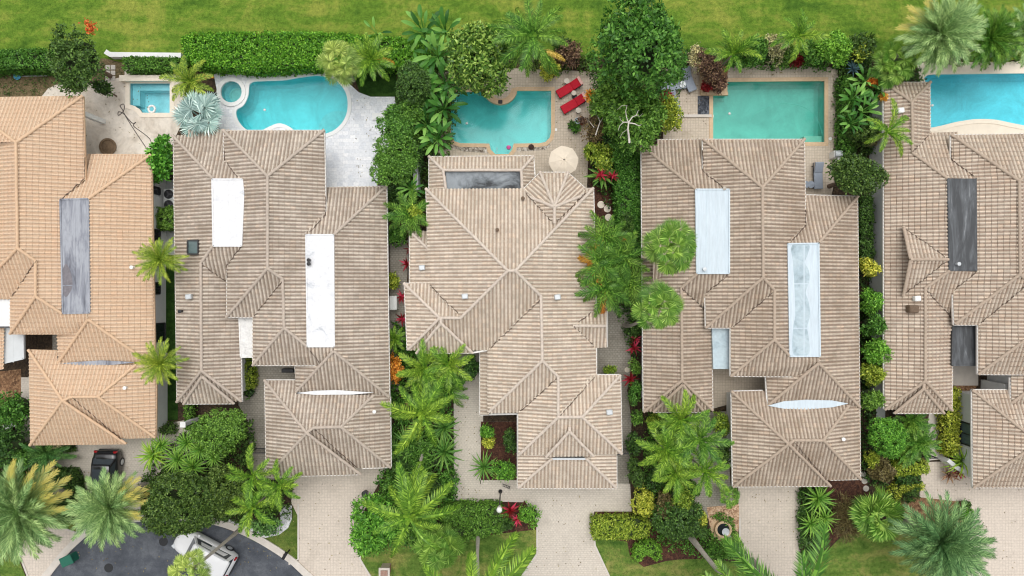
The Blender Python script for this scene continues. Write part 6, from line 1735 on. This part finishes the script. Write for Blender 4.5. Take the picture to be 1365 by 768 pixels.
def lounger(label, px, py, rz, cushion, group, head=None, Ln=1.95, back=24, z=.016):
    p = W(px, py, .4)
    t = thing('sun_lounger', label, 'sun lounger', (p.x, p.y, z), rz, group)
    f = MB()
    for sg in (1, -1): f.box((0, sg * .3, .27), (Ln, .05, .06), 0, .012)
    for x in (-Ln / 2 + .025, Ln / 2 - .025, .25): f.box((x, 0, .268), (.05, .55, .05))
    f.build('frame', M['steel_dark'], t)
    for x in (-Ln / 2 + .12, Ln / 2 - .25):
        for sg in (1, -1): MB().box((x, sg * .3, .12), (.05, .045, .24)).build('leg', M['steel_dark'], t)
    s = MB(); s.box((-.38 * Ln / 1.95, 0, .345), (1.2, .64, .09), 0, .03); s.build('seat', cushion, t)
    a = RAD(back); c, sn = math.cos(a), math.sin(a); L2 = .78
    pts = lambda q, hgt: (.23 + q * c - hgt * sn, .325 + q * sn + hgt * c)
    bk = MB(); rings = []
    for q, th in ((0, .07), (.03, .09), (L2 - .04, .09), (L2, .06)):
        (x0, z0), (x1, z1) = pts(q, 0), pts(q, th)
        rings.append([(x0, -.32, z0), (x1, -.30, z1), (x1, .30, z1), (x0, .32, z0)])
    bk.loft(rings).build('backrest', cushion, t)
    if head:
        rings = []
        for q, th in ((L2 - .14, .1), (L2 - .12, .14), (L2 + .02, .13), (L2 + .05, .03)):
            (x0, z0), (x1, z1) = pts(q, -.01), pts(q, th)
            rings.append([(x0, -.33, z0), (x1, -.31, z1), (x1, .31, z1), (x0, .33, z0)])
        MB().loft(rings).build('headrest', head, t)
    return t


lounger('red cushioned lounger nearest the yellow croton', 759, 117, RAD(30), M['red_cloth'], 'red loungers by the notched pool', M['pink_cloth'], 2.0)
lounger('red cushioned lounger nearer the orange bromeliad', 765, 138, RAD(30), M['red_cloth'], 'red loungers by the notched pool', M['pink_cloth'], 2.0)
GL = 'blue grey loungers beside the green pool'
lounger('blue grey lounger right under the tallest tree, left of the round table', 897, 114, RAD(188), M['grey_cloth'], GL)
lounger('blue grey lounger right of the round table, with raised dark backrest', 918, 106, RAD(112), M['grey_cloth'], GL, None, 1.5, 40)
lounger('lone blue grey lounger below the other two, half under the shrub', 898, 134, RAD(110), M['grey_cloth'], GL)
lounger('blue grey lounger by the narrow back roof, next to the olive tree', 1091, 234, RAD(92), M['grey_cloth'], GL)


def round_table(label, px, py, r, m, h=.48, group=None):
    p = W(px, py, h); t = thing('side_table', label, 'table', (p.x, p.y, .016), group=group)
    MB().lathe((0, 0, h), [(r, -.025), (r + .005, -.01), (r, 0), (0, 0)], 20).build('table_top', m, t)
    MB().lathe((0, 0, 0), [(r * .6, 0), (r * .6, .02), (.03, .04), (.03, h - .02)], 12).build('pedestal', M['steel_dark'], t)


M['tan_table'] = mat('pale tan table top', sr(206, 196, 180), .6, var=.06)
round_table('round pale side table above the first red lounger', 755.5, 108, .2, M['tan_table'])
round_table('round pale side table between the two red loungers', 765, 124, .18, M['tan_table'])
round_table('round tan side table below the second red lounger', 771, 147, .2, M['tan_table'])
round_table('round grey table between the blue grey loungers', 910, 112.5, .24, M['pale_metal'])
for x, lb in ((1074, 'round grey stool against the tan roof eave'), (1081, 'round grey stool next to the lone lounger by the olive tree')):
    p = W(x, 246, .45); t = thing('stool', lb, 'stool', (p.x, p.y, .016))
    MB().lathe((0, 0, .42), [(.26, 0), (.27, .04), (0, .06)], 18).build('seat', M['grey_cloth'], t)
    for k in range(4):
        a = k * math.pi / 2 + .4; MB().tube([(.2 * math.cos(a), .2 * math.sin(a), .42), (.24 * math.cos(a), .24 * math.sin(a), 0)], .018, 6).build('leg', M['steel_dark'], t)
p = W(766, 129.5, .1); tag(MB().box((p.x, p.y, .12), (.34, .26, .2), .4, .04).build('bag', M['black']), 'small black bag on the paving between the red loungers', 'bag')

# parasol
p = W(751.5, 213.5, 2.6); t = thing('parasol', 'open cream parasol with eight panels beside the faceted turret', 'parasol', (p.x, p.y, .016))
M['canvas'] = mat('cream canvas', sr(232, 218, 198), .85, var=.05, scale=3)
cnp = MB(); R_ = 1.07; rings = []
for rr_, z_ in ((1.0, 2.35), (.97, 2.37), (.55, 2.62), (.1, 2.80)):
    ring = []
    for k in range(16):
        a = RAD(22.5 * k + 8); rr2 = R_ * rr_ * (1.0 if k % 2 == 0 else .955); ring.append((rr2 * math.cos(a), rr2 * math.sin(a), z_ - (.03 if k % 2 else 0)))
    rings.append(ring)
cnp.loft(rings, False); b0 = len(cnp.v); cnp.v.append((0, 0, 2.82)); cnp.f += [(48 + k, 48 + (k + 1) % 16, b0) for k in range(16)]
cnp.build('canopy', M['canvas'], t)
MB().tube([(0, 0, 0), (0, 0, 2.8)], .03, 8).build('pole', M['steel_dark'], t)
MB().lathe((0, 0, 2.8), [(.05, 0), (.05, .06), (0, .09)], 10).build('finial', M['black'], t)
MB().lathe((0, 0, 0), [(.3, 0), (.3, .06), (.05, .1)], 16).build('base', M['steel_dark'], t)
for k in range(8):
    a = RAD(45 * k + 8); MB().tube([(.02, 0, 2.76), (R_ * .96 * math.cos(a), R_ * .96 * math.sin(a), 2.36)], .012, 5).build('rib', M['steel_dark'], t)


def pot(label, px, py, r, m, h=.4, leafm=None, group=None):
    p = W(px, py, h); t = thing('plant_pot', label, 'plant pot', (p.x, p.y, .014), group=group)
    MB().lathe((0, 0, 0), [(r * .7, 0), (r, h), (r * 1.06, h), (r * .9, h - .02), (r * .85, h - .08), (0, h - .08)], 16).build('pot', m, t)
    if leafm:
        c = np.c_[rng.normal(size=(14, 2)) * r * .5, np.full(14, h + .1)]
        v, q = rosettes(c, np.tile([0, 0, 1.0], (14, 1)), 8, .22, .1)
        link('foliage', raw_mesh('foliage', v, q), leafm, t)


M['terracotta'] = mat('terracotta', sr(150, 88, 62), .85, var=.15)
M['pot_blue'] = mat('pale blue glazed pot', sr(178, 200, 206), .3, var=.1)
pot('pale blue pot among the pots beside the tan paving', 770, 161, .22, M['pot_blue'], .4)
pot('potted purple leaved plant beside the tan paving', 776, 162, .26, M['terracotta'], .35, L['bronze'])
pot('dark pot with a sprawling green plant on the tan paving', 767, 173, .24, M['black'], .35, L['mid'])
pot('dark pot left of the pale blue one', 764, 166, .2, M['black'], .3, L['dark'])
GP = 'black pots in the gap right of the white roofed house'
for x, y, r in ((521, 262, .22), (527, 268, .2), (522, 274, .24), (521, 316, .26)):
    pot('round black plant pot on the soil beside the white roofed house' if y < 300 else 'largest black pot, alone below the deep green palm', x, y, r, M['black'], .35, None, GP if y < 300 else None)

# floats and pool things
p = W(201.5, 145); t_ = MB(); t_.smooth = True
rings = []
for k in range(24):
    a = 2 * math.pi * k / 24; c = Vector((math.cos(a), math.sin(a), 0))
    rings.append([tuple(c * (.24 + .085 * math.cos(2 * math.pi * q / 10)) + Vector((0, 0, .085 * math.sin(2 * math.pi * q / 10)))) for q in range(10)])
rings.append(rings[0])
t_.loft(rings, False)
tag(t_.build('life_ring', M['white_plastic'], None, (p.x, p.y, -.09)), 'white swim ring floating in the small plunge pool', 'swim ring')
M['pink'] = mat('pink vinyl', sr(222, 96, 160), .4, var=.05)
p = W(678, 196.5); m = MB(); m.smooth = True
m.lathe((0, 0, 0), [(0, -.12), (.12, -.1), (.17, 0), (.12, .1), (0, .13)], 14)
tag(m.build('beach_ball', M['pink'], None, (p.x, p.y, -.05)), 'pink ball floating in the notched pool', 'ball')
m = MB(); m.tube([W(662.5, 204, .02), W(662.5, 204, .75), W(662.5, 197, .75), W(662.5, 197, -.1)], .025, 8)
tag(m.build('pool_handrail', M['pale_metal']), 'thin metal handrail at the notched pool steps', 'handrail')
for (x, y, lb) in ((741, 173, 'square white skimmer lid right of the notched pool'), (1106.5, 185, 'round white skimmer lid right of the green pool'), (949, 155, 'white skimmer lid beside the slate pebble strip')):
    p = W(x, y); tag(MB().lathe((p.x, p.y, .016), [(.13, 0), (.13, .02), (0, .022)], 4 if x == 741 else 14, .78).build('skimmer_lid', M['white_plastic']), lb, 'pool lid')
for x, y, lb in ((622, 164, 'white float in the left half of the notched pool'), (352, 146, 'small white float in the turquoise freeform pool'), (973, 151, 'white float in the green pool'), (1244, 140, 'white float near the left wall of the blue pool')):
    p = W(x, y); m = MB(); m.smooth = True; m.lathe((0, 0, 0), [(0, -.05), (.09, -.03), (.1, .02), (.05, .06), (0, .07)], 12)
    tag(m.build('chlorine_float', M['white_plastic'], None, (p.x, p.y, -.12)), lb, 'pool float')
p = W(727, 195, .15); m = MB(); m.smooth = True; m.lathe((p.x, p.y, .03), [(.12, 0), (.2, .12), (.15, .28), (0, .32)], 10)
p = W(708, 196.5)
m = MB(); m.smooth = True; m.lathe((p.x, p.y, .03), [(.16, 0), (.22, .1), (.15, .24), (0, .28)], 9)
tag(m.build('boulder', mat('dark brown rock', sr(70, 50, 44), .9, var=.3, scale=9, bump=.6)), 'dark round rock in the mixed pebbles by the notched pool', 'rock')
m = MB(); c = W(667, 119)
arcp = [(c.x + 1.12 * math.cos(RAD(k)), c.y + 1.06 * math.sin(RAD(k))) for k in range(188, 353, 8)]
tag(band('planter_wall', arcp, .3, 0, .32, M['coping_tan'], None), 'curved low stone planter wall biting into the notched pool', 'wall')
p = W(667, 137.5); tag(MB().box((p.x, p.y, .24), (.34, .3, .22), 0, .04).build('water_spout', M['steel_dark']), 'dark water spout on the curved planter wall', 'water spout')
# skimmer pole with blue net on the bare ground
t = thing('pool_net', 'blue pool net on a long pale pole, lying on the bare ground', 'pool net', W(24, 102) + Vector((0, 0, .06)))
MB().tube([(.15, 0, 0), (2.2, .03, 0)], .03, 6).build('pole', M['pale_metal'], t)
MB().lathe((0, 0, -.03), [(.05, 0), (.26, .03), (.28, .07), (.22, .05), (0, .02)], 14).build('net', mat('blue net', sr(90, 170, 206), .7, var=.1), t)
# hose on the old patio
m = MB(); m.smooth = True
hp = smooth_poly([(200, 205), (190, 190), (178, 172), (168, 156), (163, 146), (160, 141), (165, 139), (165, 147), (158, 154), (158, 149), (165, 152), (176, 164), (181, 163), (178, 168), (190, 177), (200, 186), (202, 196)], 5, False)
m.tube([W(x, y, .03) for x, y in hp], .028, 6)
tag(m.build('garden_hose', mat('dark grey hose', sr(92, 84, 80), .6)), 'dark hose looping across the old pale patio', 'hose')
p = W(144.5, 196); m = MB()
m.lathe((p.x, p.y, .016), [(.62, 0), (.64, .1), (.5, .12), (.46, .06), (.3, .1), (0, .14)], 22)
tag(m.build('fire_pit', mat('rough brown stone', sr(120, 100, 78), .95, var=.35, scale=6, bump=.8)), 'oval stone pit filled with soil on the old pale patio', 'fire pit')
m = MB(); b = W(138, 162.5); tp = W(112, 147, 3.4)
m.box((b.x, b.y, 1.72), (.34, .34, 3.4), 0, .03)
tag(m.build('porch_column', M['stucco_white']), 'square white porch column under the peach roof corner', 'column')
GQ = 'square stepping stones by the white wall'
for i in range(3):
    for j in range(2):
        p = W(144 + j * 7, 90 + i * 7.5); tag(MB().box((p.x, p.y, .03), (.33, .34, .05), 0, .01).build('stepping_stone', M['concrete']), 'square pale stepping stone behind the old patio', 'stepping stone', GQ)

# garden walls
def wall(label, pts, th, z, m, name='garden_wall', cat='wall'):
    return tag(band(name, [tuple(W(*p)[:2]) for p in pts], th, 0, z, m, None), label, cat)


wall('white low garden wall along the fairway behind the plunge pool', [(146, 72), (152, 76), (246, 77)], .35, .55, M['stucco_white'])
wall('pale garden wall running down between plunge pool and wide hedge', [(249.5, 80), (249.5, 104)], .25, .7, M['stucco_grey'])
wall('cream raised back wall of the small plunge pool', [(163.5, 106.5), (228.5, 106.5)], .42, .45, M['coping_cream'])
wall('tall pale garden wall between the white roofed and middle houses', [(558.5, 205), (558.5, 258)], .35, 1.7, M['stucco_grey'])
wall('grey wall end under the tree left of the tan roof', [(855, 138), (856, 158)], .3, 1.5, M['stucco_grey'])
wall('short white wall stub at the left edge beside the orange litter', [(12, 568), (32, 562)], .35, .8, M['stucco_white'])
wall('white entrance wall angled beside the black gate', [(1250, 608), (1262, 618), (1296, 636)], .28, 1.2, M['stucco_white'])
wall('white wall return joining the entrance court of the pale tiled house', [(1310, 506), (1310, 520)], .3, 2.4, M['stucco_white'])
wall('low stone planter edge between raised bed and green pool', [(934.5, 86), (934.5, 126), (969, 126)], .26, .28, M['coping_tan'])
wall('low tan ledge between loungers and the lower paving', [(902, 155), (948, 155)], .2, .14, M['concrete'])
wall('white marble bench slab at the edge of the white paving', [(497, 156), (519, 156)], .5, .2, M['coping_white'], 'bench_slab', 'bench')


def gate(label, a, b, z=1.5):
    A, B = W(*a, z), W(*b, z); A.z = B.z = 0
    t = thing('gate', label, 'gate', A); d = B - A; n = max(4, int(d.length / .12))
    f = MB(); f.tube([(0, 0, z), d + Vector((0, 0, z))], .035, 6); f.tube([(0, 0, .15), d + Vector((0, 0, .15))], .03, 6)
    f.tube([(0, 0, 0), (0, 0, z)], .04, 6); f.tube([d, d + Vector((0, 0, z))], .04, 6)
    f.build('frame', M['steel_dark'], t)
    m = MB()
    for k in range(1, n): q = d * (k / n); m.tube([q + Vector((0, 0, .15)), q + Vector((0, 0, z))], .014, 5)
    m.build('bars', M['steel_dark'], t)


gate('black metal gate across the concrete path beside the white entrance wall', (1236, 611), (1250, 611))
gate('black gate between the middle garage and the side shrubs', (824, 606), (842, 604))
gate('dark gate in the path of the entrance palms', (918, 628), (938, 628))
gate('dark gate at the end of the white roofed house court', (332, 604), (354, 604))
m = MB(); b = W(263.5, 558); m.box((b.x, b.y, 1.1), (.28, .28, 2.2), 0, .03); m.box((b.x, b.y, 2.25), (.4, .4, .1), 0, .02)
tag(m.build('gate_post', M['stucco_white']), 'white square gate post below the white roofed house', 'post')
for x, y, lb in ((332, 523, 'black shrub tub in the court of the white roofed house'),):
    pot(lb, x, y, .35, M['black'], .4, L['dark'])

# lamp post: seen from above the globe lies outward of its foot
ft = W(667, 655); t = thing('lamp_post', 'black lamp post with a white globe at the corner of the middle path', 'lamp post', ft)
MB().tube([(0, 0, 0), (0, 0, 4.0)], .05, 8).build('pole', M['black'], t)
m = MB(); m.smooth = True; m.lathe((0, 0, 3.5), [(.1, 0), (.17, .5), (.2, .75), (.12, .86), (0, .9)], 16)
m.build('lamp_globe', M['white_plastic'], t)
MB().lathe((0, 0, 0), [(.16, 0), (.14, .12), (.05, .2)], 12).build('base', M['black'], t)
m = MB(); p = W(675, 649, .5)
tg = thing('trellis', 'small black ladder trellis leaning in the front bed', 'trellis', (p.x, p.y, 0))
m.box((0, .09, .45), (.6, .03, .03), -.4); m.box((0, -.09, .35), (.6, .03, .03), -.4)
m.build('rail', M['black'], tg)
m = MB()
for k in range(5):
    x = -.24 + .12 * k; m.box((x * .92, -x * .39, .4), (.025, .22, .025), -.4)
m.build('rung', M['black'], tg)
for sg in (1, -1): MB().tube([(sg * .26, -sg * .1, .4), (sg * .26, -sg * .1, 0)], .015, 5).build('leg', M['black'], tg)

# boxes by the road
M['bin_green'] = mat('dark green painted steel', sr(34, 104, 84), .5, var=.12)
p = W(89, 747.5, .7); t = thing('utility_box', 'dark green utility box at the edge of the asphalt', 'utility box', (p.x, p.y, 0), RAD(24))
MB().box((0, 0, .36), (.82, .62, .72), 0, .04).build('cabinet', M['bin_green'], t)
MB().box((0, 0, .76), (.9, .7, .07), 0, .03).build('lid', M['bin_green'], t)
MB().box((.2, -.36, .4), (.1, .06, .12), 0, .02).build('lock', M['black'], t)


def mailbox(label, px, py, rz, m):
    p = W(px, py, 1.1); t = thing('mailbox', label, 'mailbox', (p.x, p.y, 0), rz)
    MB().box((0, 0, .5), (.1, .1, 1.0)).build('post', m, t)
    b = MB(); rings = []
    for x in (-.26, .26): rings.append([(x, -.11, 1.0), (x, -.11, 1.12)] + [(x, .11 * math.cos(a), 1.12 + .1 * math.sin(a)) for a in [RAD(q) for q in (150, 120, 90, 60, 30)]] + [(x, .11, 1.12), (x, .11, 1.0)])
    b.loft(rings).build('box', m, t)
    MB().box((.05, .13, 1.14), (.03, .02, .18)).build('flag', M['tail_red'], t)


mailbox('black mailbox at the kerb beside the second driveway', 379.5, 741, RAD(60), M['black'])
mailbox('black mailbox at the bottom edge left of the middle driveway', 686, 766, RAD(80), M['black'])
M['brick'] = paver_mat('red brown brick', sr(150, 92, 74), sr(126, 74, 60), sr(190, 176, 162), .2, .07, sr(90, 60, 50), .3, size=.012)
p = W(512, 764, 1.1); t = thing('brick_pillar', 'square red brown brick mailbox pillar at the bottom edge', 'pillar', (p.x, p.y, 0))
MB().box((0, 0, .5), (.62, .55, 1.0)).build('shaft', M['brick'], t)
m = MB(); m.box((0, 0, 1.05), (.8, .72, .1), 0, .02); m.build('cap', M['concrete'], t)
MB().box((0, 0, 1.14), (.5, .42, .08), 0, .02).build('inset', M['brick'], t)

# fountain
p = W(962.5, 704); t = thing('fountain', 'round stone fountain bowl ringed by pink pebbles', 'fountain', (p.x, p.y, .02))
MB().lathe((0, 0, 0), [(.62, 0), (.62, .34), (.54, .38), (.46, .34), (.44, .1), (0, .1)], 24).build('basin', M['coping_tan'], t)
MB().lathe((0, 0, .26), [(.45, 0), (0, 0.002)], 24).build('water', M['glass_dark'], t)
MB().lathe((.05, -.03, .1), [(.08, 0), (.07, .4), (.26, .56), (.28, .6), (.2, .57), (0, .55)], 18).build('bowl', M['pale_metal'], t)
tag(sheet('ring_paving', px2w([(962.5 + 15 * math.cos(a), 704 + 15 * math.sin(a)) for a in [k * math.pi / 12 for k in range(24)]]), .034, M['coping_tan'], world=True), kind='structure')
m = MB(); m.loft([[tuple(W(x, y, z)) for x, y in ((966, 707), (971, 703), (975, 716), (970, 721))] for z in (.03, .14)])
tag(m.build('stone_slab', M['slab_grey']), 'grey stone slab lying at the lower right of the fountain', 'stone slab')

# stepping stones
GS1 = 'pale round stepping stones beside the middle house'
for x, y in ((801, 273), (809.5, 278.5), (811, 290)):
    p = W(x, y); tag(MB().lathe((p.x, p.y, .01), [(.27, 0), (.27, .05), (0, .06)], 18).build('stepping_stone', M['coping_cream']), 'pale round stepping stone on brown mulch beside the middle house', 'stepping stone', GS1)
p = W(836, 493); tag(MB().lathe((p.x, p.y, .01), [(.2, 0), (.2, .05), (0, .06)], 16).build('stepping_stone', M['coping_cream']), 'lone pale round stone at the end of the grey side patio', 'stepping stone')
M['rust_stone'] = mat('rust coloured stone', sr(176, 136, 96), .9, var=.12)
for x, y in ((540, 540), (541, 569), (539.5, 583)):
    p = W(x, y); tag(MB().lathe((p.x, p.y, .01), [(.3, 0), (.3, .05), (0, .06)], 18).build('stepping_stone', M['rust_stone']), 'rust coloured round stepping stone under the long fronded palm', 'stepping stone', 'rust coloured stepping stones')
for x, y in ((1150, 632), (1152, 641), (1154, 651)):
    p = W(x, y); tag(MB().lathe((p.x, p.y, .015), [(.22, 0), (.22, .05), (0, .06)], 16).build('stepping_stone', M['concrete']), 'grey round stepping stone on dark mulch by the tan garage', 'stepping stone', 'grey stepping stones by the tan garage')

# air conditioners, bin, grill
def aircon(label, px, py):
    p = W(px, py, .8); t = thing('air_conditioner', label, 'air conditioner', (p.x, p.y, .016), group='air conditioners beside the peach house')
    MB().box((0, 0, .4), (.8, .8, .8), 0, .03).build('case', M['slab_grey'], t)
    MB().lathe((0, 0, .8), [(.34, .002), (.34, .02), (.3, .022), (.3, .006), (0, .006)], 20).build('fan_ring', M['black'], t)
    m = MB()
    for k in range(3): m.box((.13 * math.cos(k * 2.09), .13 * math.sin(k * 2.09), .818), (.26, .09, .012), k * 2.09)
    m.lathe((0, 0, .815), [(.07, 0), (.07, .02), (0, .025)], 10)
    m.build('fan_blade', M['steel_dark'], t)


aircon('grey air conditioner with a black fan, upper one beside the peach house', 225, 259)
aircon('grey air conditioner with a black fan, lower one beside the peach house', 225, 273)
p = W(524, 404, .9); t = thing('storage_bin', 'white storage bin on the narrow side path', 'storage bin', (p.x, p.y, .014))
MB().box((0, 0, .42), (.5, .98, .84), 0, .04).build('box', M['white_plastic'], t)
MB().box((0, 0, .87), (.54, 1.02, .07), 0, .03).build('lid', M['white_plastic'], t)
p = W(1118, 205, .9); t = thing('grill', 'white and steel outdoor grill beside the green pool paving', 'grill', (p.x, p.y, .016))
MB().box((0, 0, .42), (.56, .5, .84), 0, .03).build('cabinet', M['white_plastic'], t)
m = MB(); m.smooth = True; m.loft([[(x, -.24 * s, .84), (x, -.2 * s, .98), (x, 0, 1.04), (x, .2 * s, .98), (x, .24 * s, .84)] for x, s in ((-.25, .9), (-.2, 1), (.2, 1), (.25, .9))])
m.build('hood', M['pale_metal'], t)
MB().tube([(-.18, -.24, .95), (.18, -.24, .95)], .015, 6).build('handle', M['steel_dark'], t)
p = W(1119, 213, .5); tag(MB().box((p.x, p.y, .3), (.4, .3, .56), 0, .04).build('cooler', M['white_plastic']), 'small white cooler below the grill', 'cooler')
p = W(443, 497, .6); 
p = W(384, 494, .4); tag(MB().box((p.x, p.y, .3), (.9, .28, .5), 0, .03).build('planter_box', M['black']), 'long black planter box in the court of the white roofed house', 'planter box')
p = W(485.5, 659, .6); m = MB(); m.lathe((p.x, p.y, .02), [(.16, 0), (.22, .5), (.2, .5), (.17, .42), (0, .42)], 14)
tag(m.build('bollard_pot', M['steel_dark']), 'dark grey round pot at the right edge of the second driveway', 'plant pot')
m = MB(); m.smooth = True; m.tube([W(91, 450, .05), W(97, 448, .06), W(96, 455, .06), W(90, 457, .06), (W(88, 452, .07)), W(95, 450, .08), W(98, 455, .08)], .02, 6)
tag(m.build('garden_hose', M['black']), 'black hose coiled in the small court of the peach house', 'hose')

M['iron'] = mat('dark cast iron', (.035, .036, .038), .7, .3, var=.3, scale=20, bump=.4)
for x, y, lb in ((218, 722, 'round dark manhole cover in the asphalt near the wide olive tree'), (145, 757, 'round dark manhole cover in the asphalt near the green utility box')):
    p = W(x, y); tag(MB().lathe((p.x, p.y, .012), [(.33, 0), (.33, .012), (.28, .014), (.27, .008), (0, .008)], 20).build('manhole_cover', M['iron']), lb, 'manhole cover')
